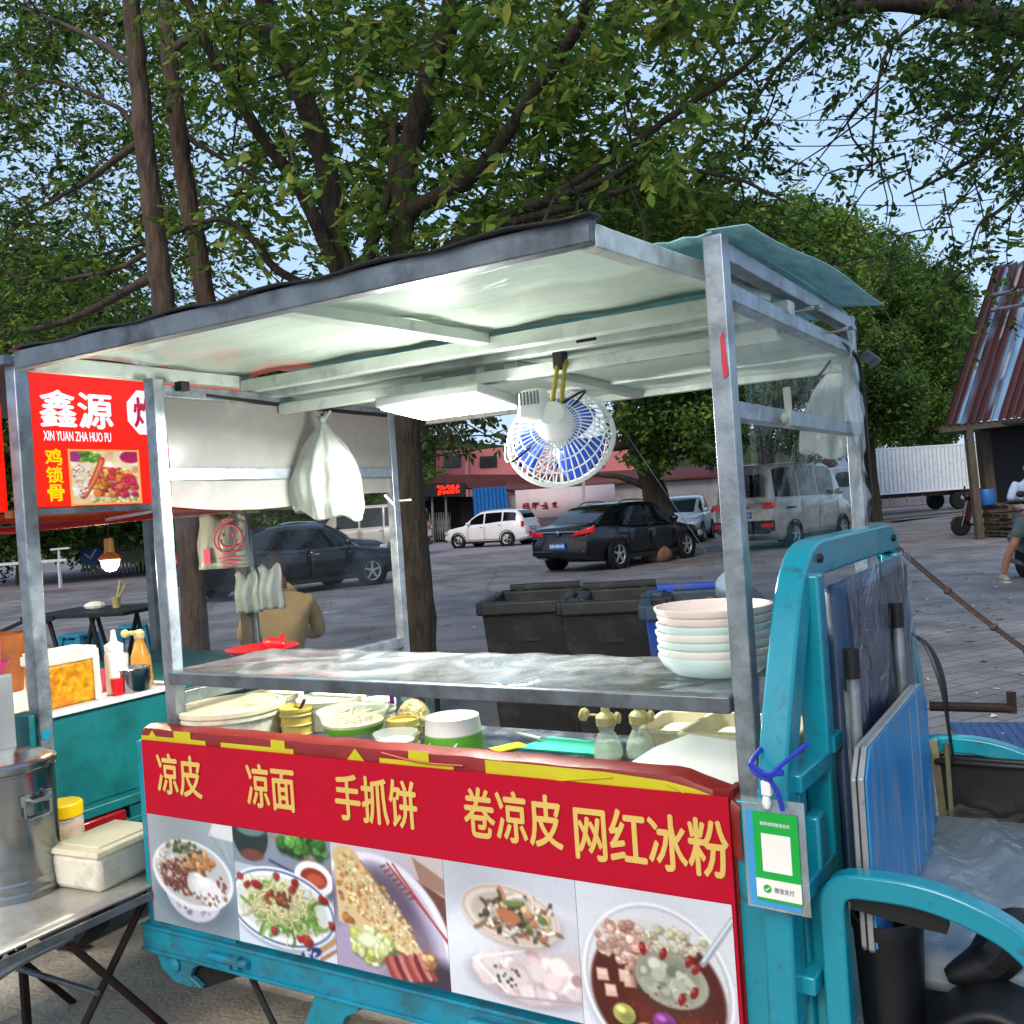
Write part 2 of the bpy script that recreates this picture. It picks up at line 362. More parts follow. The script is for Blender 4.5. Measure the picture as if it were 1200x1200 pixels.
M['bin_blue'] = mat('blue_bin_plastic', '123f96', .5, 0, .2, 5, bump=.06, dirt='4d4a48', dirt_amt=.3, dscale=7)
M['bin_rim_blue'] = mat('worn_blue_rim', '24445a', .6, 0, .3, 9, dirt='3a322e', dirt_amt=.5, dscale=9)
M['rubbish'] = mat('rubbish', '3a3028', .9, 0, .5, 22, bump=.8, bscale=20, dirt='8a8070', dirt_amt=.3, dscale=18)
M['rock'] = mat('brown_rock', '6b4c3a', .9, 0, .3, 7, bump=.5, bscale=10)
M['pink_wall'] = mat('salmon_render', 'c07070', .8, 0, .08, 1)
M['roof_brown'] = mat('brown_roof_sheet', '54262a', .6, .1, .15, 2)
M['wall_white'] = mat('whitewashed_wall', 'a8a09c', .85, 0, .12, 1.2, dirt='857a76', dirt_amt=.3, dscale=1.5)
M['banner_pale'] = mat('pale_wall_banner', 'c8b6bc', .7, 0, .06, 2)
M['banner_red'] = mat('red_wall_letters', '9c2233', .7)
M['gate_blue'] = mat('blue_sheet_gate', '2a74b8', .5, .1, .1, 2, dirt='1d5a94', dirt_amt=.3, dscale=2)
M['concertina'] = mat('dull_steel_bars', '8b8780', .5, .5, .2, 4)
M['rust_roof'] = None
M['wire'] = mat('black_wire', '0a0a0a', .6)
M['stool'] = mat('teal_stool_plastic', '0c6d86', .4, 0, .1, 5)
M['pink_plastic'] = mat('pink_plastic', 'd8527c', .4, 0, .1, 5, translucent=.2)
M['red_plastic'] = mat('red_plastic', 'c8141c', .35, 0, .1, 5)
M['wok_orange'] = mat('orange_basket', '7a4016', .6, 0, .3, 16, bump=.2, bscale=30)
M['fryer'] = mat('grey_fryer_steel', '8d8f92', .45, .4, .1, 6)
M['glow_orange'] = mat('glowing_heater_tube', 'ff6a20', .5, 0, 0, 3, emit='ff5a18', estr=2.2)
M['awning_red'] = mat('red_awning', '9c2420', .6, 0, .15, 4, translucent=.25)
M['tail_board'] = mat('tail_lamp_red', '8d1014', .3, 0, .3, 12, coat=.4)
M['smiley'] = mat('red_bag_print', 'c4405a', .6)
M['light_grey'] = mat('light_grey_plastic', 'b9bcbc', .5, 0, .1, 6)
M['scooter_blue'] = mat('dark_blue_scooter_paint', '16283e', .3, 0, .15, 4, coat=.4)
M['scooter_red'] = mat('dark_red_scooter_paint', '3a1518', .4, 0, .15, 4, coat=.3)
M['scooter_grey'] = mat('grey_scooter_paint', '5b5f6b', .4, 0, .15, 4, coat=.3)
M['blue_barrel'] = mat('blue_barrel_plastic', '1c5aa0', .5)
M['beam_pale'] = mat('pale_beam', 'c9d2ca', .35, .25, .12, 9, dirt='8f9894', dirt_amt=.2, dscale=8)
M['stall_lid'] = M['cream_plastic']
M['seat_film'] = film('seat_film', haze=.035, gloss=.3, rough=.1, bump=1., hazecol=(.75, .8, .84), cap=.4)
M['table_top'] = mat('worn_table_metal', 'c2bcb2', .36, .45, .14, 7, bump=.05, bscale=14, dirt='8f877c', dirt_amt=.3, dscale=6)
# ------------------------------------------------------------------ world + sun (dull evening light)
SUN_EL, SUN_AZ = math.radians(38), math.radians(205)
w = bpy.data.worlds.new("World"); SC.world = w; w.use_nodes = True
nt = w.node_tree; bg = nt.nodes['Background']
sky = nt.nodes.new('ShaderNodeTexSky'); sky.sky_type = 'NISHITA'; sky.sun_disc = False
sky.sun_elevation = SUN_EL; sky.sun_rotation = SUN_AZ
sky.air_density = 1.2; sky.dust_density = 2.5; sky.ozone_density = 1.5
# thin high overcast: the clear sky mixed with an even pale cloud deck
mxs = nt.nodes.new('ShaderNodeMixRGB'); mxs.inputs['Fac'].default_value = .62; mxs.inputs['Color2'].default_value = (4.5, 6.4, 9.2, 1)
nt.links.new(sky.outputs['Color'], mxs.inputs['Color1']); nt.links.new(mxs.outputs['Color'], bg.inputs['Color']); bg.inputs['Strength'].default_value = .15
sd = bpy.data.lights.new('sun', 'SUN'); sd.energy = 2.3; sd.angle = math.radians(24); sd.color = (1, .88, .72)
so = bpy.data.objects.new('sun', sd); COL.objects.link(so)
# sky sun_rotation is measured clockwise from +Y
dirv = Vector((math.sin(SUN_AZ) * math.cos(SUN_EL), math.cos(SUN_AZ) * math.cos(SUN_EL), math.sin(SUN_EL)))
so.rotation_euler = (-dirv).to_track_quat('-Z', 'Y').to_euler()
SC.view_settings.view_transform = 'Standard'; SC.view_settings.look = 'None'
SC.view_settings.exposure = 0; SC.view_settings.gamma = 1
SC.cycles.use_denoising = True
SC.cycles.max_bounces = 8; SC.cycles.transparent_max_bounces = 24
SC.cycles.sample_clamp_indirect = 6
# ------------------------------------------------------------------ ground
def ground_mat():
    m = bpy.data.materials.new('dusty_asphalt'); m.use_nodes = True
    N = m.node_tree.nodes; K = m.node_tree.links; b = N['Principled BSDF']
    tc = N.new('ShaderNodeTexCoord')
    n1 = N.new('ShaderNodeTexNoise'); n1.inputs['Scale'].default_value = .35; n1.inputs['Detail'].default_value = 8; K.new(tc.outputs['Object'], n1.inputs['Vector'])
    n2 = N.new('ShaderNodeTexNoise'); n2.inputs['Scale'].default_value = 45; n2.inputs['Detail'].default_value = 8; K.new(tc.outputs['Object'], n2.inputs['Vector'])
    r1 = N.new('ShaderNodeValToRGB'); r1.color_ramp.elements[0].position = .35; r1.color_ramp.elements[1].position = .68
    r1.color_ramp.elements[0].color = (.155, .141, .142, 1); r1.color_ramp.elements[1].color = (.245, .222, .218, 1)
    K.new(n1.outputs['Fac'], r1.inputs['Fac'])
    r2 = N.new('ShaderNodeValToRGB'); r2.color_ramp.elements[0].color = (.6, .6, .6, 1); r2.color_ramp.elements[1].color = (1.3, 1.3, 1.3, 1)
    K.new(n2.outputs['Fac'], r2.inputs['Fac'])
    mx = N.new('ShaderNodeMixRGB'); mx.blend_type = 'MULTIPLY'; mx.inputs['Fac'].default_value = 1; K.new(r1.outputs['Color'], mx.inputs['Color1']); K.new(r2.outputs['Color'], mx.inputs['Color2'])
    n4 = N.new('ShaderNodeTexNoise'); n4.inputs['Scale'].default_value = 1.1; n4.inputs['Detail'].default_value = 12; n4.inputs['Distortion'].default_value = .8; K.new(tc.outputs['Object'], n4.inputs['Vector'])
    r4 = N.new('ShaderNodeValToRGB'); r4.color_ramp.elements[0].position = .38; r4.color_ramp.elements[1].position = .62; r4.color_ramp.elements[0].color = (.62, .6, .6, 1); r4.color_ramp.elements[1].color = (1.12, 1.1, 1.08, 1); K.new(n4.outputs['Fac'], r4.inputs['Fac'])
    vo = N.new('ShaderNodeTexVoronoi'); vo.feature = 'DISTANCE_TO_EDGE'; vo.inputs['Scale'].default_value = .16; vn = N.new('ShaderNodeMixRGB'); vn.inputs['Fac'].default_value = .25; K.new(tc.outputs['Object'], vn.inputs['Color1']); K.new(n4.outputs['Color'], vn.inputs['Color2']); K.new(vn.outputs['Color'], vo.inputs['Vector'])
    rc = N.new('ShaderNodeValToRGB'); rc.color_ramp.elements[0].position = .0; rc.color_ramp.elements[1].position = .006; rc.color_ramp.elements[0].color = (.62, .6, .6, 1); rc.color_ramp.elements[1].color = (1, 1, 1, 1); K.new(vo.outputs['Distance'], rc.inputs['Fac'])
    for nd in (r4, rc):
        m3 = N.new('ShaderNodeMixRGB'); m3.blend_type = 'MULTIPLY'; m3.inputs['Fac'].default_value = 1; K.new(mx.outputs['Color'], m3.inputs['Color1']); K.new(nd.outputs['Color'], m3.inputs['Color2']); mx = m3
    K.new(mx.outputs['Color'], b.inputs['Base Color']); b.inputs['Roughness'].default_value = .8
    bp = N.new('ShaderNodeBump'); bp.inputs['Strength'].default_value = .4; bp.inputs['Distance'].default_value = .01; K.new(n2.outputs['Fac'], bp.inputs['Height']); K.new(bp.outputs['Normal'], b.inputs['Normal'])
    return m
def dirt_mat():
    return mat('trodden_earth', 'b4a999', .9, 0, .22, 1.6, bump=.5, bscale=60, dirt='8a8073', dirt_amt=.45, dscale=5)
def paver_mat():
    m = bpy.data.materials.new('grey_pavers'); m.use_nodes = True
    N = m.node_tree.nodes; K = m.node_tree.links; b = N['Principled BSDF']
    tc = N.new('ShaderNodeTexCoord'); mp = N.new('ShaderNodeMapping'); mp.inputs['Rotation'].default_value = (0, 0, math.radians(-28)); K.new(tc.outputs['Object'], mp.inputs['Vector'])
    br = N.new('ShaderNodeTexBrick'); br.inputs['Scale'].default_value = 1; br.inputs['Brick Width'].default_value = .3; br.inputs['Row Height'].default_value = .17
    br.inputs['Mortar Size'].default_value = .011; br.inputs['Mortar Smooth'].default_value = .5; br.inputs['Bias'].default_value = .2
    br.inputs['Color1'].default_value = (.165, .162, .17, 1); br.inputs['Color2'].default_value = (.21, .204, .208, 1); br.inputs['Mortar'].default_value = (.095, .09, .088, 1)
    K.new(mp.outputs['Vector'], br.inputs['Vector'])
    n = N.new('ShaderNodeTexNoise'); n.inputs['Scale'].default_value = 1.3; n.inputs['Detail'].default_value = 9; K.new(tc.outputs['Object'], n.inputs['Vector'])
    r = N.new('ShaderNodeValToRGB'); r.color_ramp.elements[0].position = .36; r.color_ramp.elements[1].position = .68
    r.color_ramp.elements[0].color = (.62, .6, .58, 1); r.color_ramp.elements[1].color = (1.35, 1.3, 1.25, 1); K.new(n.outputs['Fac'], r.inputs['Fac'])
    mx = N.new('ShaderNodeMixRGB'); mx.blend_type = 'MULTIPLY'; mx.inputs['Fac'].default_value = 1; K.new(br.outputs['Color'], mx.inputs['Color1']); K.new(r.outputs['Color'], mx.inputs['Color2'])
    K.new(mx.outputs['Color'], b.inputs['Base Color']); b.inputs['Roughness'].default_value = .75
    bp = N.new('ShaderNodeBump'); bp.inputs['Strength'].default_value = .35; bp.inputs['Distance'].default_value = .006; K.new(br.outputs['Fac'], bp.inputs['Height']); bp.invert = True
    K.new(bp.outputs['Normal'], b.inputs['Normal'])
    return m
def sheet(name, pts, z, m, label=None):
    mb = MB(); mb.add([(p[0], p[1], z) for p in pts], [list(range(len(pts)))]); o = mb.build(name, m, smooth=0); o['kind'] = 'structure'; return o
sheet('ground', [(-600, -60), (600, -60), (600, 1500), (-600, 1500)], 0, ground_mat())
g = onz(745, 760); 
sheet('dirt_verge', [(-14, -6), (14, -6), (14, 1.5), (3.5, 5.2), (-1.2, 5.6), (-3.2, 5.1), (-14, 4.6)], .004, dirt_mat())
sheet('brick_pavement', [(2.3, -6), (30, -6), (34, 20), (11.4, 21.5), (6.4, 17.5), (3.8, 12.), (2.3, 7.0), (1.7, 4.2)], .008, paver_mat())
sheet('road', [(-60, 27), (-6, 30), (20, 52), (60, 75), (60, 92), (14, 60), (-10, 44), (-60, 42)], .004, mat('pale_road', '8a7f86', .85, 0, .15, .3, bump=.3, bscale=40))
# litter and fallen leaves on the ground
mb = MB()
for i in range(520):
    r = random.random()
    x, y = (random.uniform(2.6, 9), random.uniform(2.5, 16)) if r < .6 else (random.uniform(-4, 6), random.uniform(3, 24))
    s = random.uniform(.015, .05); a = random.uniform(0, 6.3); z = .012
    c, q = math.cos(a) * s, math.sin(a) * s
    mb.add([(x - c, y - q, z), (x + q * .5, y - c * .5, z + random.uniform(0, .02)), (x + c, y + q, z), (x - q * .5, y + c * .5, z + random.uniform(0, .02))], [(0, 1, 2, 3)], random.choice((0, 1, 1)))
tag(mb.build('litter', [mat('paper_scraps', 'b9b9b4', .8), mat('dry_leaves', '6a4c30', .8)], smooth=0), kind='stuff')
# ------------------------------------------------------------------ printed food pictures (vertex-coloured flat prints)
class Paint:
    def __init__(s, w, h, col):
        s.w, s.h = w, h; s.a = np.ones((h, w, 3)) * np.array(col) / 255.
        s.X, s.Y = np.meshgrid((np.arange(w) + .5) / w, (np.arange(h) + .5) / h)
        s.rg = np.random.default_rng(w * 7 + h)
    def put(s, m, col): s.a += (np.array(col) / 255. - s.a) * m[..., None]
    def mask(s, cx, cy, rx, ry, rot=0, soft=.12):
        c, q = math.cos(rot), math.sin(rot); dx, dy = s.X - cx, s.Y - cy
        u, v = (dx * c + dy * q) / rx, (-dx * q + dy * c) / ry
        return np.clip((1 - np.sqrt(u * u + v * v)) / soft + .5, 0, 1)
    def ell(s, cx, cy, rx, ry, col, rot=0, soft=.12, al=1.): s.put(s.mask(cx, cy, rx, ry, rot, soft) * al, col)
    def ring(s, cx, cy, rx, ry, t, col, rot=0, al=1.):
        s.put(np.clip(s.mask(cx, cy, rx, ry, rot, .04) - s.mask(cx, cy, rx - t, ry - t, rot, .04), 0, 1) * al, col)
    def poly(s, pts, col, al=1.):
        m = np.ones_like(s.X); n = len(pts)
        for i in range(n):
            (x0, y0), (x1, y1) = pts[i], pts[(i + 1) % n]; l = math.hypot(x1 - x0, y1 - y0)
            m = np.minimum(m, np.clip(((s.Y - y0) * (x1 - x0) - (s.X - x0) * (y1 - y0)) / l / .012 + .5, 0, 1))
        s.put(m * al, col); return m
    def grad(s, c0, c1, ang=90):
        t = np.clip(s.X * math.cos(math.radians(ang)) + s.Y * math.sin(math.radians(ang)), 0, 1)[..., None]
        s.a = np.array(c0) / 255. * (1 - t) + np.array(c1) / 255. * t
    def line(s, x0, y0, x1, y1, wd, col, al=1.):
        dx, dy = x1 - x0, y1 - y0; l2 = dx * dx + dy * dy
        t = np.clip(((s.X - x0) * dx + (s.Y - y0) * dy) / l2, 0, 1)
        d = np.hypot(s.X - x0 - t * dx, s.Y - y0 - t * dy); s.put(np.clip((wd - d) / .006 + .5, 0, 1) * al, col)
    def curve(s, x, y, l, a, bend, wd, col, al=1., k=5):
        for i in range(k):
            x1, y1 = x + math.cos(a) * l / k, y + math.sin(a) * l / k; s.line(x, y, x1, y1, wd, col, al); x, y, a = x1, y1, a + bend / k
    def blobs(s, n, cx, cy, rx, ry, cols, r0, r1, rot=0, shade=True, asp=.7):
        for _ in range(n):
            t, q = s.rg.uniform(0, 6.283), math.sqrt(s.rg.uniform()); u, v = math.cos(t) * q * rx, math.sin(t) * q * ry
            x, y = cx + u * math.cos(rot) - v * math.sin(rot), cy + u * math.sin(rot) + v * math.cos(rot)
            r = s.rg.uniform(r0, r1); c = np.array(cols[s.rg.integers(len(cols))]) * s.rg.uniform(.85, 1.12); ro = s.rg.uniform(0, 3.1); e = s.rg.uniform(asp, 1)
            if shade: s.ell(x + r * .15, y + r * .3, r * 1.1, r * e * 1.1, c * .45, ro, .5, .55)
            s.ell(x, y, r, r * e, np.clip(c, 0, 255), ro, .35)
            if shade: s.ell(x - r * .25, y - r * .3, r * .35, r * .25, np.clip(c * 1.35 + 25, 0, 255), ro, .9, .6)
    def strokes(s, n, cx, cy, rx, ry, cols, l0, l1, wd, amax=3.1, bend=1.8):
        for _ in range(n):
            t, q = s.rg.uniform(0, 6.283), math.sqrt(s.rg.uniform()); c = np.array(cols[s.rg.integers(len(cols))]) * s.rg.uniform(.82, 1.1)
            x, y, a, l, b = cx + math.cos(t) * q * rx, cy + math.sin(t) * q * ry, s.rg.uniform(0, amax * 2), s.rg.uniform(l0, l1), s.rg.uniform(-bend, bend)
            s.curve(x + .004, y + .01, l, a, b, wd, c * .5, .35); s.curve(x, y, l, a, b, wd, np.clip(c, 0, 255))
    def finish(s, grain=.014, blur=2):
        # soft uneven light and slightly faded print
        for _ in range(3): cx, cy = s.rg.uniform(0, 1, 2); s.a *= (1 + s.rg.uniform(-.14, .1) * np.exp(-((s.X - cx) ** 2 + (s.Y - cy) ** 2) / .12))[..., None]
        g = s.a.mean(2, keepdims=True); s.a = g + (s.a - g) * .88
        for _ in range(blur):
            p = np.pad(s.a, ((1, 1), (1, 1), (0, 0)), 'edge'); s.a = (p[1:-1, 1:-1] * 4 + p[:-2, 1:-1] + p[2:, 1:-1] + p[1:-1, :-2] + p[1:-1, 2:]) / 8
        s.a = np.clip(s.a + s.rg.normal(0, grain, s.a.shape[:2])[..., None], 0, 1); return s
def pic1():
    p = Paint(150, 140, (150, 163, 172)); p.grad((163, 172, 178), (128, 150, 164), 70)
    p.poly([(.78, .0), (1, .0), (1, .14), (.72, .12)], (212, 214, 220)); p.line(.75, .1, .98, .4, .006, (120, 130, 140), .6); p.line(.85, .08, .95, .34, .004, (200, 205, 212), .6)
    p.ell(.52, .72, .46, .26, (88, 104, 118), .1, .5, .7)
    p.ell(.5, .62, .34, .3, (196, 200, 214), .05, .06); p.blobs(14, .5, .8, .2, .06, [(120, 120, 150), (170, 150, 165)], .012, .03, shade=False)
    p.ell(.5, .5, .47, .31, (226, 228, 234), .08, .03); p.ell(.5, .49, .43, .275, (186, 186, 188), .08, .05)
    p.blobs(60, .2, .43, .12, .12, [(214, 208, 198), (200, 190, 182), (226, 222, 216)], .012, .03)
    p.blobs(330, .4, .53, .27, .16, [(120, 62, 42), (146, 78, 50), (98, 52, 48), (165, 98, 62), (120, 70, 70)], .009, .02)
    p.blobs(26, .56, .37, .2, .09, [(206, 140, 80), (190, 122, 68), (222, 160, 100)], .025, .042)
    p.blobs(40, .42, .27, .2, .06, [(74, 92, 48), (96, 116, 60), (60, 78, 44), (140, 130, 80)], .01, .024)
    p.blobs(10, .66, .6, .15, .09, [(232, 232, 236), (240, 240, 242)], .06, .1, shade=False); p.ell(.68, .6, .17, .1, (228, 228, 233), .2, .3); p.ell(.63, .55, .07, .04, (250, 250, 252), 0, .8)
    p.blobs(30, .7, .68, .2, .06, [(208, 196, 184), (150, 100, 76), (225, 220, 215)], .01, .02); p.blobs(10, .84, .55, .05, .08, [(140, 80, 60)], .012, .02)
    return p.finish()
def pic2():
    p = Paint(150, 140, (196, 208, 224)); p.grad((150, 165, 185), (206, 218, 234), 90)
    p.poly([(0, 0), (1, 0), (1, .36), (0, .3)], (122, 132, 150)); p.ell(.19, .05, .19, .22, (30, 48, 44), 0, .1); p.ell(.2, .0, .15, .06, (90, 120, 118), 0, .3); p.ell(.2, .22, .12, .05, (110, 60, 48), 0, .5)
    p.poly([(.36, .02), (.42, .02), (1, .24), (1, .32)], (150, 112, 92)); p.blobs(50, .74, .06, .24, .09, [(44, 100, 34), (70, 138, 46), (26, 66, 26), (96, 160, 70)], .02, .06)
    p.line(.38, .24, .72, .34, .012, (40, 50, 90), .8)
    p.ell(.84, .38, .2, .15, (60, 66, 86), .1, .3, .7); p.ell(.82, .33, .19, .14, (232, 236, 242), .1, .05); p.ell(.82, .33, .13, .085, (150, 40, 28), .1, .1); p.ell(.84, .34, .09, .05, (196, 80, 52), .1, .5)
    p.ell(.48, .66, .56, .34, (120, 132, 160), .04, .1, .6); p.ell(.46, .63, .56, .335, (230, 236, 244), .04, .03); p.ring(.46, .63, .535, .315, .016, (44, 70, 128), .04); p.ell(.46, .62, .47, .26, (206, 214, 210), .04, .06)
    p.strokes(330, .45, .62, .34, .175, [(222, 210, 158), (206, 192, 138), (232, 224, 184), (196, 206, 140)], .08, .18, .0058, bend=3.4)
    p.strokes(70, .5, .68, .34, .15, [(126, 178, 70), (96, 156, 54), (160, 200, 100)], .08, .18, .012)
    p.strokes(40, .42, .5, .16, .1, [(110, 168, 70), (150, 196, 90)], .05, .12, .01)
    p.strokes(120, .46, .59, .26, .13, [(232, 222, 172), (214, 200, 146)], .1, .2, .005, bend=3.4); p.blobs(34, .46, .56, .16, .06, [(130, 60, 38), (160, 80, 50), (104, 50, 36)], .012, .026)
    for x, y in ((.12, .48), (.2, .47), (.27, .45), (.45, .36), (.62, .4), (.9, .5), (.97, .68), (.36, .84), (.05, .42), (.58, .46)): p.blobs(3, x, y, .03, .02, [(150, 26, 30), (176, 44, 44)], .018, .034)
    p.blobs(10, .7, .86, .08, .025, [(168, 30, 30), (190, 52, 46)], .02, .036)
    p.poly([(.68, 1), (1, .78), (1, .83), (.76, 1)], (190, 138, 92)); p.poly([(.8, 1), (1, .87), (1, .9), (.86, 1)], (172, 104, 72)); p.ell(.74, .97, .12, .05, (34, 44, 110), -.5, .2); p.blobs(20, .74, .97, .09, .03, [(210, 214, 230)], .008, .014, shade=False)
    return p.finish()
def pic3():
    p = Paint(160, 150, (168, 158, 176)); p.grad((196, 190, 200), (150, 140, 166), 80)
    p.poly([(.68, 0), (1, 0), (1, .5), (.86, .34)], (196, 180, 180)); p.poly([(.66, .14), (1, .3), (1, .72), (.78, .38)], (112, 62, 50)); p.poly([(.74, .02), (1, .16), (1, .28), (.8, .22)], (158, 118, 102)); 
    p.ell(.38, .78, .66, .74, (190, 184, 208), -.2, .03); p.ring(.38, .78, .66, .74, .06, (226, 226, 240), -.2); p.ell(.36, .82, .54, .64, (118, 104, 132), -.2, .2); p.ell(.5, .4, .3, .2, (84, 70, 92), .9, .5, .7)
    p.ell(.2, .86, .3, .3, (164, 150, 180), 0, .6); p.ell(.85, 1.0, .3, .2, (62, 50, 66), -.3, .5)
    for o in (0, .05): p.line(.52 + o, .1, 1.0, .62 + o * .3, .008, (176, 58, 58))
    for i in range(8): p.line(.46 + i * .035, .14 + i * .03, .5 + i * .035, .12 + i * .03, .009, (112, 52, 52), .8)
    p.poly([(.03, .1), (.2, .02), (.28, .12), (.87, .77), (.85, .86), (.04, .63)], (214, 186, 136))
    p.ell(.15, .12, .13, .1, (206, 172, 118), .3, .2)
    sv = p.a.copy()
    p.blobs(420, .40, .46, .44, .17, [(226, 202, 154), (190, 138, 78), (234, 216, 176), (206, 164, 104), (176, 126, 70), (222, 212, 160)], .006, .02, rot=.80, shade=False)
    p.blobs(60, .16, .3, .1, .24, [(222, 208, 150), (202, 180, 120), (182, 120, 60)], .01, .03, shade=False); p.blobs(50, .42, .45, .4, .12, [(128, 84, 50), (150, 110, 60), (110, 112, 60)], .004, .009, rot=.88, shade=False)
    p.line(.28, .12, .86, .74, .008, (160, 108, 64), .8); p.line(.30, .67, .85, .84, .013, (234, 210, 150), .9); p.line(.30, .70, .82, .86, .008, (120, 76, 48), .8)
    p.blobs(70, .33, .77, .17, .13, [(206, 218, 116), (226, 232, 160), (176, 196, 84), (236, 240, 200)], .025, .06); p.ell(.3, .74, .08, .06, (230, 236, 196), 0, .7); p.blobs(8, .13, .6, .05, .03, [(176, 110, 50)], .02, .03)
    for i in range(9): p.curve(.46 + i * .042, .86 - i * .012, .18, 1.25, -.3, .02, [(160, 58, 54), (196, 96, 88), (120, 38, 40), (206, 120, 110)][i % 4])
    p.blobs(12, .82, .8, .05, .05, [(190, 130, 80), (214, 170, 110)], .02, .04)
    return p.finish()
def pic4():
    p = Paint(150, 140, (196, 202, 212)); p.grad((188, 194, 206), (212, 218, 228), 85)
    p.ell(.62, .62, .72, .42, (216, 220, 230), -.05, .15); p.ell(.62, .82, .62, .3, (186, 190, 204), -.05, .6, .6); p.ell(.85, .45, .3, .2, (190, 190, 202), 0, .8, .8)
    p.ell(.6, .79, .46, .19, (168, 158, 168), .02, .2, .8)
    m = p.poly([(.2, .68), (.45, .58), (1, .52), (1, .86), (.62, .96), (.42, .9)], (204, 184, 188)); 
    p.blobs(120, .62, .74, .38, .13, [(212, 190, 192), (222, 208, 208), (196, 160, 166), (206, 196, 196), (228, 218, 216)], .03, .08, shade=False); p.blobs(12, .45, .77, .1, .1, [(70, 70, 70), (96, 80, 80)], .008, .018, shade=False)
    p.line(.2, .7, .45, .9, .01, (232, 226, 226)); p.line(.45, .93, 1., .86, .008, (176, 150, 156)); p.line(.22, .69, .6, .57, .008, (236, 226, 224))
    p.ell(.52, .36, .37, .21, (170, 156, 148), .1, .2, .8); p.ell(.5, .33, .37, .21, (224, 214, 202), .1, .05); p.ring(.5, .33, .36, .2, .02, (206, 176, 160), .1); p.ell(.52, .34, .31, .165, (196, 182, 168), .1, .1)
    p.strokes(120, .54, .34, .26, .12, [(228, 220, 206), (206, 188, 168), (150, 110, 84), (196, 120, 80), (92, 72, 60), (236, 230, 220)], .05, .14, .012); p.blobs(30, .55, .34, .24, .11, [(200, 120, 74), (96, 128, 60), (222, 190, 130), (70, 60, 50)], .012, .03); p.ell(.5, .34, .09, .045, (190, 112, 70), .2, .3)
    p.ell(.56, .24, .06, .02, (110, 140, 60), -.3, .4); p.ell(.42, .46, .02, .03, (60, 60, 50), .3, .3)
    return p.finish()
def pic5():
    p = Paint(190, 170, (208, 212, 220)); p.grad((200, 206, 216), (222, 224, 230), 80)
    for i in range(9): p.line(0, .1 + i * .13, 1, .12 + i * .13, .003, (190, 194, 204), .5)
    p.ell(.5, .66, .5, .56, (176, 180, 190), 0, .1, .7); p.ell(.5, .62, .48, .54, (214, 216, 222), 0, .03); p.ring(.5, .62, .48, .54, .018, (244, 246, 250)); p.ring(.5, .62, .46, .52, .012, (166, 170, 180))
    p.ell(.5, .68, .43, .45, (82, 22, 12), 0, .06); p.ell(.56, .86, .26, .2, (120, 40, 22), 0, .8, .7); p.ell(.42, .34, .3, .14, (208, 206, 204), 0, .3)
    p.blobs(110, .32, .37, .2, .14, [(206, 160, 140), (222, 184, 166), (190, 138, 118), (232, 202, 186)], .016, .036); p.blobs(70, .64, .3, .2, .09, [(214, 206, 170), (226, 220, 190), (196, 188, 150)], .012, .028)
    p.blobs(26, .4, .52, .08, .14, [(226, 190, 176), (206, 150, 130)], .02, .04)
    for x, y in ((.15, .62), (.3, .6), (.33, .63), (.2, .72)): p.poly([(x - .04, y - .04), (x + .035, y - .045), (x + .045, y + .035), (x - .035, y + .045)], (224, 178, 158)); p.poly([(x - .03, y - .035), (x + .03, y - .035), (x + .03, y), (x - .03, y)], (240, 208, 192), .7)
    p.line(.8, .42, 1.0, .1, .02, (150, 158, 170)); p.line(.805, .4, .995, .1, .007, (222, 228, 236))
    p.ell(.6, .6, .25, .2, (74, 44, 34), .1, .25, .8); p.ell(.6, .57, .23, .18, (166, 164, 150), .1, .06); p.ell(.58, .55, .2, .15, (140, 144, 120), .1, .3); p.blobs(40, .58, .56, .16, .11, [(178, 182, 158), (128, 134, 110), (204, 206, 190)], .02, .05, shade=False)
    for x, y, r in ((.43, .39, 1.3), (.56, .4, .9), (.72, .42, .8), (.76, .46, .7), (.74, .62, .8), (.66, .68, .9)): p.ell(x, y, .022, .045, (140, 18, 18), -r + 1.2, .25); p.ell(x - .008, y - .012, .008, .015, (200, 80, 70), -r + 1.2, .6)
    p.blobs(60, .6, .78, .28, .16, [(150, 66, 40), (110, 36, 22)], .004, .009, shade=False)
    for x, y, r, c in ((.28, .86, .075, (176, 176, 84)), (.42, .96, .075, (220, 140, 70)), (.54, .86, .075, (136, 52, 140)), (.6, 1.0, .07, (160, 160, 70)), (.76, .93, .085, (218, 206, 194))):
        p.ell(x + .01, y + .02, r * 1.1, r * 1.05, (40, 12, 10), 0, .4, .7); p.ell(x, y, r, r * .95, c, 0, .12); p.ell(x + r * .25, y + r * .3, r * .6, r * .5, tuple(u * .7 for u in c), 0, .9, .7); p.ell(x - r * .25, y - r * .35, r * .4, r * .28, tuple(min(255, u * 1.3 + 30) for u in c), .3, .8)
    return p.finish()
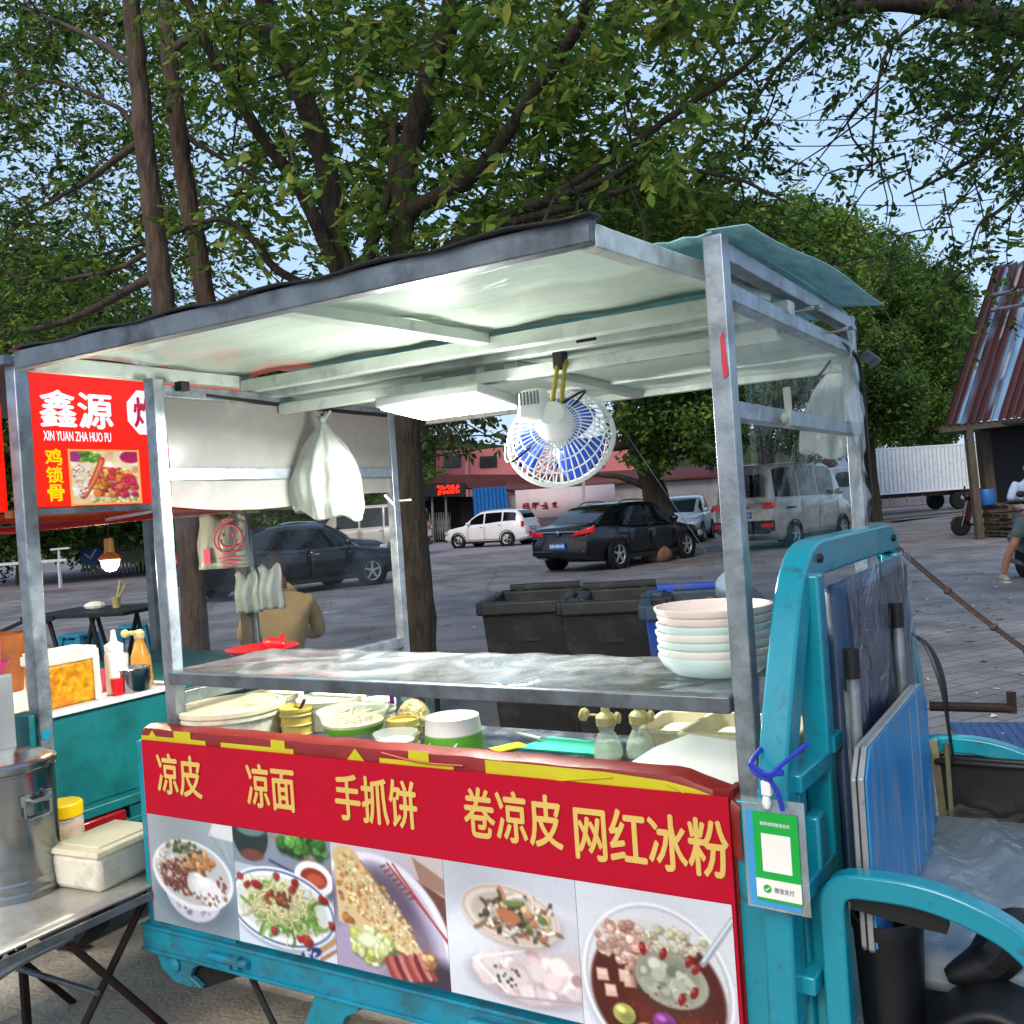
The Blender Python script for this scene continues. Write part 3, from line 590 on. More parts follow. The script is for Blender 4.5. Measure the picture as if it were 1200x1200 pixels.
def pic6():
    p = Paint(110, 90, (226, 196, 150)); p.blobs(80, .5, .5, .6, .5, [(238, 226, 200), (226, 190, 150), (214, 160, 120), (240, 232, 216)], .03, .08, shade=False)
    p.blobs(30, .22, .1, .2, .1, [(70, 130, 40), (110, 160, 50)], .03, .06); p.ell(.06, .12, .1, .1, (150, 40, 110), 0, .2); p.ell(.88, .12, .16, .12, (170, 20, 80), 0, .2)
    p.blobs(90, .6, .62, .33, .26, [(222, 100, 28), (236, 140, 44), (196, 56, 36), (176, 30, 60), (240, 170, 70)], .03, .075)
    p.curve(.16, .86, .75, -1.05, -.3, .05, (190, 70, 40)); p.curve(.17, .84, .7, -1.05, -.3, .02, (226, 120, 70)); p.blobs(24, .8, .7, .18, .2, [(190, 20, 70), (210, 50, 80), (230, 110, 60)], .03, .06); p.blobs(40, .15, .55, .12, .3, [(230, 220, 210), (190, 90, 120), (240, 230, 200)], .015, .03)
    p.blobs(30, .6, .95, .4, .05, [(150, 170, 60), (230, 210, 170)], .02, .04)
    return p.finish(blur=1)
def s2l(a): return np.where(a <= .04045, a / 12.92, ((a + .055) / 1.055) ** 2.4)
def picture(name, p, o, dx, dy, m, parent):
    """o = top-left corner, dx / dy = edge vectors (right / down) in the parent's frame"""
    h, w = p.h, p.w; o, dx, dy = np.array(o), np.array(dx), np.array(dy)
    U, V = np.meshgrid(np.linspace(0, 1, w), np.linspace(0, 1, h))
    co = o + U[..., None] * dx + V[..., None] * dy
    i = (np.arange(h - 1)[:, None] * w + np.arange(w - 1)).ravel()
    f = np.stack([i, i + w, i + w + 1, i + 1], 1)
    me = bpy.data.meshes.new(name); me.vertices.add(w * h); me.vertices.foreach_set('co', co.astype(np.float32).ravel())
    me.loops.add(f.size); me.loops.foreach_set('vertex_index', f.ravel().astype(np.int32)); me.polygons.add(len(f)); me.polygons.foreach_set('loop_start', np.arange(len(f), dtype=np.int32) * 4)
    me.update(calc_edges=True)
    at_ = me.color_attributes.new('Col', 'FLOAT_COLOR', 'POINT'); c = np.ones((h * w, 4), np.float32); c[:, :3] = s2l(p.a.reshape(-1, 3)); at_.data.foreach_set('color', c.ravel())
    me.materials.append(m); ob = bpy.data.objects.new(name, me); COL.objects.link(ob); ob.parent = parent
    return ob
# ------------------------------------------------------------------ the food cart (cargo tricycle with a metal-framed stall)
cart = thing('food_cart', 'teal cargo tricycle fitted out as a cold noodle stall with crimson menu banner', 'food cart', W(0, 0, 0), RZ)
XL = -1.71
def part(mb, name, m, parent=cart, label=None, **k):
    o = mb.build(name, m, parent, **k)
    if label: o['label'] = label
    return o
# posts
for i, (x, y, z0, z1, wd) in enumerate(((-.0, .022, .86, 2.035, .042), (XL, .022, .86, 1.965, .04), (XL, 1.11, .80, 1.965, .036), (0, 1.2, .80, 2.03, .04))):
    part(MB().bar((x, y, z0), (x, y, z1), wd, wd), 'post', M['galv'], bevel=.003)
# frame rails
rails = [((0, .045, 2.005), (0, 1.18, 2.005)), ((0, .045, 1.925), (0, 1.18, 1.925)), ((0, .045, 1.685), (0, 1.18, 1.685)), ((XL, .04, 1.685), (XL, 1.09, 1.685)),
         ((XL, .04, 1.93), (XL, 1.09, 1.93)), ((XL, .04, 1.03), (XL, 1.09, 1.03)), ((XL + .02, 1.11, 1.93), (-.02, 1.2, 1.93)), ((XL + .02, .52, 1.90), (-.02, .52, 1.90))]
pale = rails[-2:]; rails = rails[:-2]
for p, q in rails: part(MB().bar(p, q, .038, .038), 'rail', M['galv'], bevel=.003)
for p, q in pale: part(MB().bar(p, q, .036, .034), 'rail', M['beam_pale'], bevel=.003)
# sliding awning panel in front
awn = part(MB().bar((-1.775, -.345, 1.992), (-.10, -.332, 1.995), .036, .048), 'awning_frame', M['galv_dark'], bevel=.003)
mb = MB()
for x in (-.115, -1.76): mb.bar((x, -.325, 1.987), (x + (.085 if x > -.5 else 0), .44, 1.987), .036, .042)
mb.bar((-1.74, .41, 1.972), (-.06, .41, 1.972), .045, .04); mb.bar((-.86, -.32, 1.987), (-.80, .39, 1.987), .05, .03)
part(mb, 'awning_rail', M['beam_pale'], bevel=.003)
part(MB().box((-.052, .47, 1.962), (.05, .012, .042)), 'end_plug', M['black'])
part(MB().grid(24, 10, lambda u, v: (-1.765 + u * (1.65 + .05 * v), -.345 + v * .78, 2.014 + .004 * math.sin(u * 31 + v * 5) + .003 * math.sin(v * 23))), 'awning_sheet', M['roof_ply'], solid=.004)
part(MB().grid(30, 3, lambda u, v: (-1.79 + u * 1.70, -.366 + v * .05, 2.020 + .005 * math.sin(u * 37) * (1 - v))), 'awning_lip', M['black'], solid=.005)
# fixed roof behind it
mb = MB().bar((XL - .05, .50, 1.955), (.02, .50, 1.955), .05, .035).bar((-.8, .53, 1.925), (-.8, 1.43, 1.905), .045, .03).bar((XL - .05, 1.44, 1.905), (-.02, 1.44, 1.905), .03, .03)
part(mb, 'roof_rail', M['beam_pale'], bevel=.003)
part(MB().grid(20, 10, lambda u, v: (XL - .06 + u * 1.74, .49 + v * .97, 1.945 - .03 * v + .004 * math.sin(u * 27))), 'roof_lining', M['roof_ply'], solid=.006)
part(MB().grid(60, 14, lambda u, v: (XL - .1 + u * 1.80, .03 + v * 1.24, 2.046 + .012 * math.sin(v * 3.1) + .0025 * math.sin(u * 190))), 'roof_sheet', M['roof_teal'], solid=.004)
part(MB().grid(6, 26, lambda u, v: (-.02 + u * (.085 + .04 * v), .03 + v * (1.16 + .05 * u), 2.054 + .016 * math.sin(v * 2.6) - u * .006 - .006 * math.sin(v * 9) * u)), 'roof_flap', M['roof_teal'], solid=.003)
part(MB().grid(4, 4, lambda u, v: (.02 + u * .03, 1.24 + v * .2, 1.905 + .02 * u - .01 * v)), 'roof_corner', M['galv_dark'], solid=.01)
for x, y, z in ((.03, .55, 1.955), (.035, .9, 1.945)): part(MB().tube([(x - .03, y, z), (x + .035, y + .02, z + .005)], .006, 8).lathe([(.012, 0), (.012, .008)], 6, Matrix.Translation((x + .035, y + .02, z))), 'bolt', M['steel'])
# translucent side sheets
sheet_l = part(MB().grid(30, 14, lambda u, v: (XL + .012 + .012 * math.sin(u * 9 + v * 3) * v, .045 + u * 1.05, 1.925 - v * (.335 + .02 * math.sin(u * 5)))), 'side_sheet',
     mat('white_translucent_sheet', '8e908d', .3, 0, .10, 2.2, translucent=.4, bump=.22, bscale=3.5, dirt='b9a9a4', dirt_amt=.15, dscale=2), label='milky white plastic sheet')
part(MB().grid(20, 10, lambda u, v: (XL + .01 + .008 * math.sin(u * 11 + v * 7), .045 + u * 1.04, 1.58 - v * .5)), 'clear_sheet', M['film_thin'])
part(MB().grid(24, 20, lambda u, v: (.026 + .012 * math.sin(u * 8 + v * 5) * math.sin(v * 3), .045 + u * 1.15, 1.93 - v * .98)), 'clear_sheet', M['film'])
part(MB().grid(6, 14, lambda u, v: (.030 + .01 * math.sin(v * 15 + u * 3), 1.03 + u * .18, 1.98 - v * .7)), 'clear_sheet', M['film_cloudy'])
part(MB().grid(4, 30, lambda u, v: (-.03 + u * .075, -.004 - .006 * math.sin(v * 9), 1.55 - v * .66)), 'clear_sheet', M['film'])
# shelf
part(MB().box((XL / 2, .195, 1.114), (1.66, .385, .006)), 'shelf', M['shelf'])
mb = MB().bar((XL + .02, .0, 1.095), (-.022, .0, 1.095), .03, .034).bar((XL + .02, .385, 1.095), (-.022, .385, 1.095), .03, .03)
part(mb, 'shelf_frame', M['galv_dark'], bevel=.003)
part(MB().grid(40, 6, lambda u, v: (XL + .03 + u * (1.62 - v * .0), -.016 + v * .41, 1.1185 + .0025 * math.sin(u * 60 + v * 9) + .002 * math.sin(v * 31 + u * 13))), 'shelf_film', film('shelf_wrap', haze=.05, gloss=.5, rough=.1, bump=.9))
# tray body
part(MB().box((-.90, .25, .885), (1.8, .42, .02)), 'counter', M['counter'])
part(MB().box((-.90, .85, .42), (1.8, .8, .03)), 'tray_floor', M['dark_rust'])
part(MB().box((-.905, -.012, .64), (1.87, .024, .54)), 'side_panel', M['teal'], bevel=.004)
part(MB().box((-.905, 1.25, .50), (1.87, .024, .26)), 'side_panel', M['teal'], bevel=.004)
part(MB().box((-1.845, .62, .6), (.024, 1.24, .5)), 'tail_panel', M['teal_worn'], bevel=.004)
part(MB().box((.035, .62, .55), (.024, 1.2, .7)), 'head_panel', M['teal'], bevel=.004)
for y, mt in ((-.02, 'teal_worn'), (1.25, 'teal_worn')):
    part(MB().box((-.905, y, .337), (1.88, .05, .062)).box((-.905, y - .004, .372), (1.885, .055, .010)).box((-.905, y - .003, .304), (1.885, .058, .010)), 'side_beam', M[mt], bevel=.003)
for x in (-1.55, -.68): part(MB().tube([(x, -.055, .338), (x + .15, -.055, .338)], .011, 10).box((x + .11, -.05, .338), (.02, .03, .03)).box((x + .05, -.047, .325), (.05, .012, .035)), 'hinge', M['teal_worn'])
# curved tail corner with mud flap
Mxz = lambda y: Matrix(((1, 0, 0, 0), (0, 0, 1, y), (0, 1, 0, 0), (0, 0, 0, 1)))
def outline(pts, d): return [(L(ond(px, py, d)).x, L(ond(px, py, d)).z) for px, py in pts]
part(MB().prism(outline([(176, 1078), (181, 1112), (190, 1135), (204, 1150), (220, 1157), (236, 1158), (222, 1145), (226, 1135), (240, 1129), (258, 1128), (266, 1120), (276, 1108), (276, 1098)], -.035), 0, .02, Mxz(-.035)), 'corner_plate', M['teal_worn'], bevel=.003)
part(MB().prism(outline([(216, 1150), (240, 1158), (285, 1143), (332, 1124), (330, 1116), (286, 1104), (262, 1112), (236, 1126)], -.012), 0, .015, Mxz(-.012)), 'mud_flap', M['rubber'])
part(MB().lathe([(.02, 0), (.02, .006), (.008, .012)], 12, frame((L(ond(206, 1130, -.037)).x, -.037, L(ond(206, 1130, -.037)).z), (1, 0, 0), (0, 0, 1), (0, -1, 0))), 'bolt', M['teal_worn'])
# chassis: mudguard, rear axle, wheels
part(MB().prism(outline([(374, 1150), (426, 1162), (419, 1186), (404, 1193), (396, 1215), (390, 1260), (340, 1250)], -.04), 0, .03, Mxz(-.04)), 'mudguard', M['teal'], bevel=.003)
for y in (.08, 1.16):
    wh = part(MB().lathe([(.15, -.05), (.235, -.055), (.262, -.035), (.268, 0), (.262, .035), (.235, .055), (.15, .05)], 36, frame((-.52, y, .268), (1, 0, 0), (0, 0, 1), (0, -1, 0))), 'wheel', M['rubber'])
    part(MB().lathe([(.0, .03), (.05, .04), (.06, .02), (.13, .015), (.155, .035), (.155, -.03), (0, -.03)], 24, frame((-.52, y, .268), (1, 0, 0), (0, 0, 1), (0, -1, 0))), 'rim', M['galv_dark'], parent=wh)
part(MB().tube([(-.52, .1, .268), (-.52, 1.14, .268)], .035, 10).box((-.9, .35, .23), (1.7, .06, .07)).box((-.9, .9, .23), (1.7, .06, .07)), 'axle', M['dark_rust'])
part(MB().tube(spline([(-1.45, .0, .27), (-1.32, -.02, .13), (-1.18, -.03, .085), (-1.12, -.03, .1), (-1.08, -.02, .17)], 6), .009, 8), 'cable', M['black'])
part(MB().tube([(-1.165, -.03, .086), (-1.135, -.03, .095)], .013, 8), 'cable_clip', M['light_grey'])
# oilcloth over the tray rim with yellow print
part(MB().grid(60, 6, lambda u, v: (-1.795 + u * 1.755 + (.03 if u > .97 else 0), [-.034, -.037, -.037, -.03, -.005, .02, .03][round(v * 6)] , [.84, .90, .935, .95, .958, .956, .94][round(v * 6)] + (.0012 * math.sin(u * 61) if v > .3 else 0) - (.0 if u < .93 else ((u - .93) / .07) ** 2 * .05))), 'oilcloth', M['red_cloth'])
for parts_ in (((-1.66, .921, .27, .022), (-1.62, .938, .07, .02)), ((-1.33, .921, .27, .022), (-1.25, .938, .05, .02)), ((-.80, .921, .22, .02), (-.79, .938, .06, .026))):
    mb = MB(); (x, z, wd, hh), (x2, z2, w2, h2) = parts_; q = z + hh / 2; y_ = -.0385
    mb.add([(x - wd / 2, y_, z - hh / 2), (x + wd / 2, y_, z - hh / 2), (x + wd / 2, y_, q), (x2 + w2 / 2, y_, q), (x2 + w2 / 2, y_, q + h2), (x2 - w2 / 2, y_, q + h2), (x2 - w2 / 2, y_, q), (x - wd / 2, y_, q)], [list(range(8))])
    part(mb, 'yellow_print', M['yellow_print'])
for x in (-1.745, -.985): part(MB().add([(x - .035, -.0395, .912), (x + .035, -.0395, .912), (x, -.0395, .949)], [(0, 1, 2)]), 'yellow_print', M['yellow_print'])
part(MB().add([(-.60, -.0395, .912), (-.06, -.0395, .912), (-.06, -.0395, .918), (-.1, -.0395, .930), (-.16, -.0395, .940), (-.3, -.0395, .947), (-.60, -.0395, .950)], [list(range(7))]), 'yellow_print', M['yellow_print'])
mb = MB()
mb.box((-.045, -.028, .60), (.035, .012, .66)).box((-.03, .0, .62), (.012, .06, .62))
part(mb, 'cloth_edge', M['red_cloth'])
for pts in ([(-.9, -.041, .945), (-.82, -.042, .934), (-.76, -.042, .93), (-.66, -.042, .932)], [(-.42, -.041, .918), (-.34, -.042, .93), (-.28, -.042, .938)], [(-.16, -.041, .936), (-.13, -.042, .925), (-.12, -.042, .916)]):
    part(MB().tube(spline(pts, 5), .0022, 6), 'cloth_fold', M['yellow_print'] if pts[0][0] > -.5 else M['red_edge'])
# menu banner
bd = -.048
tl, tr, rb = L(ond(165, 866, bd)), L(ond(853, 937, bd)), L(ond(862, 1062, bd)); rl = L(ond(172, 952, bd)); bl = L(ond(177, 1077, bd))
BX0, BX1 = tl.x + .0, tr.x; BZ1 = (tl.z + tr.z) / 2; BZM = (rl.z + rb.z) / 2; BZ0 = bl.z
ban = part(MB().box(((BX0 + BX1) / 2, bd + .004, (BZ1 + BZ0) / 2), (BX1 - BX0, .006, BZ1 - BZ0)), 'menu_banner', M['red_panel'], label='crimson printed menu board with gold lettering and food pictures')
mb = MB()
def on_banner(px, py): p = L(ond(px, py, bd)); return (p.x, p.z)
for s, x0, y0, x1, y1 in (('凉皮', 185, 882, 236, 935), ('凉面', 290, 896, 345, 949), ('手抓饼', 394, 905, 488, 972), ('卷凉皮', 545, 920, 658, 995), ('网红冰粉', 675, 948, 853, 1022)):
    (ax, az), (bx, bz) = on_banner(x0, (y0 + y1) / 2), on_banner(x1, (y0 + y1) / 2)
    ym = (y0 + y1) / 2; xm = (x0 + x1) / 2; zc = on_banner(xm, ym)[1]
    mb = MB(); text_into(mb, s, frame(((ax + bx) / 2, bd - .0015, zc), (1, 0, 0), (0, 0, 1), (0, -1, 0)), bx - ax, (BZ1 - BZM) * .54, .024)
    part(mb, 'lettering', M['gold_letter'], parent=ban, smooth=0)['label'] = 'gold characters ' + s + ' on the crimson board'
pw = (BX1 - BX0 - .012) / 5
for i, fn in enumerate((pic1, pic2, pic3, pic4, pic5)):
    o = picture('food_picture', fn(), (BX0 + .006 + pw * i, bd - .0012, BZM), (pw - .001, 0, 0), (0, 0, BZ0 - BZM), M['picture'], ban)
    o['label'] = ['printed picture of a rice bowl with brown mince and tofu', 'printed picture of a plate of cold noodles with cucumber', 'printed picture of a rolled pancake with lettuce and bacon', 'printed picture of pale rolled noodle sheets', 'printed picture of a brown dessert bowl with coloured balls'][i]
# latch pillar at the front corner
part(MB().box((.07, -.015, .53), (.085, .05, .82)).box((.125, .01, .5), (.03, .06, .78)), 'corner_pillar', M['teal'], bevel=.006)
lp = [(.06, -.045, .68 + .02 * 0)]
part(MB().tube(spline([(.055, -.052, .60), (.055, -.052, .67), (.066, -.052, .70), (.085, -.052, .70), (.096, -.052, .67), (.096, -.052, .60)], 5), .008, 8).box((.0755, -.048, .53), (.036, .022, .17)).box((.0755, -.046, .60), (.05, .012, .05)).box((.0755, -.05, .42), (.028, .026, .14)), 'latch', M['teal'], bevel=.004)
part(MB().box((.0755, -.058, .62), (.03, .004, .012)).box((.076, -.047, .665), (.018, .006, .04)), 'latch_slot', M['black'])
part(MB().box((.0755, -.057, .50), (.035, .004, .01)), 'latch_slot', M['black'])
# seat-back guard: teal arch behind the driver
AX = .10
arch = [(AX, -.15, .98), (AX, -.12, 1.06), (AX, .0, 1.235), (AX, .07, 1.335), (AX, .12, 1.368), (AX, .2, 1.378), (AX, .95, 1.37), (AX, 1.03, 1.352), (AX, 1.075, 1.31), (AX, 1.16, 1.15), (AX, 1.30, .92), (AX, 1.34, .8)]
def strip(mb, pts, w, h):
    """rectangular tube swept along points lying in a plane x = const"""
    P = [Vector(p) for p in pts]; n = len(P); rings = []
    for i, p in enumerate(P):
        t = (P[min(i + 1, n - 1)] - P[max(i - 1, 0)]).normalized(); s = Vector((1, 0, 0)); u = s.cross(t).normalized()
        rings.append([p + s * a * w / 2 + u * b * h / 2 for a, b in ((-1, -1), (1, -1), (1, 1), (-1, 1))])
    vs = [q for r in rings for q in r]; fs = [(i * 4 + k, i * 4 + (k + 1) % 4, i * 4 + 4 + (k + 1) % 4, i * 4 + 4 + k) for i in range(n - 1) for k in range(4)] + [(3, 2, 1, 0), tuple((n - 1) * 4 + k for k in range(4))]
    return mb.add(vs, fs)
def stripy(mb, pts, w, h):
    P = [Vector((p[1], p[0], p[2])) for p in pts]; m2 = MB(); strip(m2, P, w, h); mb.add([(v[1], v[0], v[2]) for v in m2.v], m2.f); return mb
leg = [(AX, -.135, .64), (AX, -.135, .98), (AX, -.12, 1.05)] 
part(strip(MB(), fillet([(AX - .02, -.10, .52), (AX - .005, -.125, .99), (AX, .085, 1.372), (AX, 1.05, 1.365), (AX, 1.34, .86), (AX - .01, 1.34, .5)], [0, .12, .13, .11, .1, 0], 6), .055, .075), 'back_guard', M['teal'], bevel=.006)
part(MB().bar((AX + .02, .10, .55), (AX + .02, .10, 1.345), .055, .05), 'back_upright', M['teal'], bevel=.005)
part(MB().bar((AX + .02, 1.0, .55), (AX + .02, 1.0, 1.32), .055, .05), 'back_upright', M['teal'], bevel=.005)
for z in (.975, .775, .6): part(MB().bar((AX + .01, -.10, z), (AX + .02, .08, z), .05, .035), 'cross_bar', M['teal'], bevel=.004)
part(MB().bar((AX + .035, .1, 1.0), (AX + .035, 1.0, 1.0), .03, .03), 'cross_bar', M['teal'])
# wrapped cushion on the seat back
cu = part(MB().box((AX + .045, .56, .98), (.05, .78, .67)), 'seat_back', M['navy'], bevel=.03)
part(MB().grid(24, 24, lambda u, v: (AX + .079 + .008 * math.sin(u * 21 + v * 6) * math.sin(v * 9 + u * 3), .165 + u * .79, 1.335 - v * .7)), 'plastic_wrap', M['film_wrap'], parent=cu)
# driver's seat, side hoops, dark battery boxes
part(MB().grid(20, 20, lambda u, v: (.19 + u * .46, .12 + v * .85, .62 + .03 * math.sin(u * 3.1) * math.sin(v * 3.1) + .012 * math.sin(u * 17 + v * 11) + .006 * math.sin(u * 41 - v * 29))), 'seat_cover', M['seat_film'])
part(MB().box((.42, .55, .56), (.48, .86, .09)), 'seat', mat('grey_blue_vinyl', '7d8a94', .35, 0, .15, 4, bump=.12, bscale=8), bevel=.03)
def hoop(y, m='teal'):
    return stripy(MB(), fillet([(.165, y, .42), (.165, y, .785), (.34, y, .787), (.50, y, .72), (.56, y, .55), (.565, y, .40)], [0, .05, .1, .12, .08, 0], 6), .045, .045)
part(hoop(-.05), 'side_hoop', M['teal'], bevel=.005)
part(hoop(1.02), 'side_hoop', M['teal'], bevel=.005)
part(MB().bar((.17, -.05, .40), (.56, -.05, .40), .04, .04), 'hoop_base', M['teal'], bevel=.004)
part(MB().prism([(.195, .764), (.34, .762), (.36, .745), (.358, .715), (.30, .72), (.195, .735)], -.02, .02, Matrix(((1, 0, 0, 0), (0, 0, 1, -.028), (0, 1, 0, 0), (0, 0, 0, 1)))), 'hoop_pad', M['black'])
part(MB().box((.38, 1.0, .66), (.36, .03, .20)).box((.38, .98, .745), (.36, .02, .015)), 'side_shield', M['black'], bevel=.006)
part(MB().bar((.215, 1.0, .55), (.20, 1.0, .80), .035, .02), 'shield_stay', M['strap_tan'])
tub = part(MB().lathe([(.052, .40), (.058, .52), (.064, .66), (.067, .668), (.067, .69), (.059, .69), (.056, .62), (.05, .5), (0, .5)], 28, Matrix.Translation((.235, .07, 0)), sx=1.0, sy=1.25), 'fork_boot', M['black'])
part(MB().grid(18, 10, lambda u, v: (.27 + u * .26, .0 + v * .22, .44 + .13 * math.sin(min(1, u * 1.5) * 1.9) * (1 - .35 * abs(v - .45)) - .05 * (u > .7) * (u - .7) * 4)), 'engine_cover', M['trim_black'], solid=.02)
part(MB().tube(spline([(.33, .1, .57), (.40, .12, .60), (.45, .14, .66), (.49, .16, .66)], 6), [.012 + .035 * math.sin(i / 18 * 3.0) for i in range(19)], 10), 'saddle_nose', M['black'])
part(MB().box((.45, .45, .30), (.55, .9, .05)).box((.40, .1, .32), (.46, .3, .06)), 'footwell', M['black'])
part(MB().tube([(.20, .96, .90), (.40, .98, .90)], .013, 10).box((.40, .98, .915), (.022, .02, .055)), 'side_bar', M['dark_rust'])
part(MB().tube([(.26, .55, .36), (.72, .6, .46), (.86, .62, .95)], .02, 10).tube([(.84, .35, 1.0), (.86, .62, 1.02), (.84, .9, 1.0)], .012, 10), 'handlebar', M['black'])
fw = part(MB().lathe([(.15, -.04), (.22, -.045), (.25, -.02), (.25, .02), (.22, .045), (.15, .04)], 32, frame((1.05, .62, .25), (1, 0, 0), (0, 0, 1), (0, -1, 0))), 'wheel', M['rubber'])
part(MB().lathe([(0, .02), (.15, .03), (.15, -.03), (0, -.02)], 20, frame((1.05, .62, .25), (1, 0, 0), (0, 0, 1), (0, -1, 0))), 'rim', M['galv_dark'], parent=fw)
part(MB().tube([(1.05, .56, .25), (.93, .56, .7), (.86, .62, .95)], .018, 8).tube([(1.05, .68, .25), (.93, .68, .7), (.86, .62, .95)], .018, 8), 'fork', M['dark_rust'])
# cable on the far post, zip ties
part(MB().tube(spline([(.012, 1.0, 1.93), (.02, 1.1, 1.92), (.034, 1.19, 1.86), (.036, 1.21, 1.6), (.036, 1.215, 1.4)], 8), .006, 6), 'cable', M['wire'])
part(MB().tube(spline([(.0, .5, 1.75), (.0, .75, 1.80), (.0, .95, 1.87)], 6), .004, 6), 'cable', M['wire'])
part(MB().tube([(XL + .0, 1.13, 1.575), (XL + .09, 1.10, 1.575)], .0045, 6).tube([(XL - .02, 1.085, 1.6), (XL + .02, 1.085, 1.56)], .006, 6), 'zip_tie', M['white_plastic'])
part(MB().tube(spline([(.03, .345, 1.66), (.032, .36, 1.70), (.034, .35, 1.75)], 5), .009, 8).ball((.03, .33, 1.68), .011), 'tied_knot', M['bag'])
# black clips and wire hooks under the roof
part(MB().box((XL + .03, .10, 1.945), (.03, .03, .028)), 'clip', M['black'])
part(MB().tube(spline([(XL + .015, .2, 1.927), (XL + .02, .6, 1.912), (XL + .015, 1.08, 1.905)], 6), .007, 6), 'wire_rail', M['black'])
part(MB().tube([(-1.08, .5, 1.92), (-1.02, .5, 1.92)], .004, 6), 'clip', M['galv'])

q0, q1 = L(ond(846, 395, -.001)), L(ond(850, 440, -.001))
part(MB().add([(q0.x - .004, -.0015, q0.z), (q0.x + .003, -.0015, q0.z + .012), (q0.x + .006, -.0015, (q0.z + q1.z) / 2), (q1.x + .007, -.0015, q1.z), (q1.x - .004, -.0015, q1.z - .006), (q1.x - .006, -.0015, (q0.z * .4 + q1.z * .6))], [list(range(6))]), 'paint_mark', mat('red_paint_smear', 'b8344a', .6, 0, .25, 30))

for x, y, z in ((AX + .028, .16, 1.372), (AX + .028, .99, 1.362), (AX + .028, .15, .99)):
    part(MB().lathe([(.011, 0), (.011, .006), (.006, .009), (0, .009)], 6, frame((x, y, z), (0, 1, 0), (0, 0, 1), (1, 0, 0))), 'bolt', M['dark_rust'])
for y, z in ((-.12, .90), (.10, .80)):
    part(MB().lathe([(.010, 0), (.010, .006), (0, .008)], 6, frame((AX + .0, y - .04 if y < 0 else y - .026, z), (1, 0, 0), (0, 0, 1), (0, -1, 0))), 'bolt', M['dark_rust'])
# ------------------------------------------------------------------ things on and around the cart
def ct(name, label, cat, x, y, z, group=None, rz=0): return thing(name, label, cat, W(x, y, z), RZ + rz, group)
def P2(mb, name, m, t, **k): return mb.build(name, m, t, **k)
# LED panel lamp
pl = L(onz(526, 474, 1.80)); LX, LY, LZ = L(ond(526, 477, .50))
t = ct('panel_lamp', 'flat white lit panel lamp hanging by straps under the cart roof', 'lamp', LX, LY, LZ, rz=.0); t.rotation_euler[0] = math.radians(-6)
P2(MB().box((0, 0, .015), (.37, .24, .032)), 'housing', mat('lamp_housing', '8f9493', .5, 0, .06, 6), t, bevel=.008)
P2(MB().box((0, 0, -.0045), (.34, .212, .004)), 'diffuser', M['lamp_face'], t)
mb = MB()
for i in range(15):
    for j in range(9): mb.box((-.154 + i * .022, -.088 + j * .022, -.0075), (.007, .007, .002))
P2(mb, 'led_dots', M['lamp_dot'], t, smooth=0)
for x in (-.13, .10): P2(MB().box((x, .02, .065), (.03, .004, .09)), 'hanger', M['white_plastic'], t)
ad = bpy.data.lights.new('panel_lamp_light', 'AREA'); ad.shape = 'RECTANGLE'; ad.size = .3; ad.size_y = .18; ad.energy = 70; ad.color = (1, .98, .91)
ao = bpy.data.objects.new('panel_lamp_light', ad); COL.objects.link(ao); ao.parent = t; ao.location = (0, 0, -.012)
pd2 = bpy.data.lights.new('under_roof_fill', 'POINT'); pd2.energy = 24; pd2.shadow_soft_size = .1; pd2.color = (1, .98, .92)  # added fill light, no real source: lifts the roof underside and awning
po2 = bpy.data.objects.new('under_roof_fill', pd2); COL.objects.link(po2); po2.parent = t; po2.location = (.05, -.12, -.16)
# clip fan
FC = L(ond(657, 514, .46)); t = ct('clip_fan', 'white caged fan with blue blades clamped upside down under the roof', 'fan', FC.x, FC.y, FC.z)
FK = 1.13; t.scale = (FK, FK, FK)
tz = Vector((.27, -.84, .46)).normalized();       # the motor side looks at the customer
tx = tz.cross(Vector((0, .35, 1))).normalized(); ty = tz.cross(tx)
FM = frame((0, 0, 0), tx, ty, tz)
R0 = .128
# the back of the cage (tz side) carries the motor; cage is a shallow bowl each way
def cage(sgn, nsp, rings):
    mb = MB()
    prof = [(.035, .062), (.06, .06), (.09, .05), (.113, .033), (R0, .0)] if sgn > 0 else [(.028, -.05), (.07, -.045), (.105, -.03), (R0, 0)]
    for k in range(nsp):
        a = 2 * PI * k / nsp; sw = .5 * sgn
        mb.tube([FM @ Vector((r * math.cos(a + sw * (R0 - r) * 4), r * math.sin(a + sw * (R0 - r) * 4), z)) for r, z in prof], .0019, 5, caps=False)
    for r, z in rings: mb.tube([FM @ Vector((r * math.cos(2 * PI * k / 40), r * math.sin(2 * PI * k / 40), z)) for k in range(40)], .0019, 5, closed=True)
    return mb
P2(cage(1, 44, [(.06, .06), (.09, .05), (.113, .033)]), 'rear_grille', M['white_plastic'], t)
P2(cage(-1, 36, [(.07, -.045), (.105, -.03), (.03, -.05)]).lathe([(0, -.052), (.03, -.05), (.03, -.046), (0, -.046)], 20, FM), 'front_grille', M['white_plastic'], t)
mb = MB().tube([FM @ Vector((R0 * math.cos(2 * PI * k / 48), R0 * math.sin(2 * PI * k / 48), 0)) for k in range(48)], .006, 8, closed=True)
for k in range(48): mb.box(FM @ Vector((R0 * 1.02 * math.cos(2 * PI * k / 48), R0 * 1.02 * math.sin(2 * PI * k / 48), 0)), (.005, .005, .005))
P2(mb, 'grille_rim', M['white_plastic'], t)
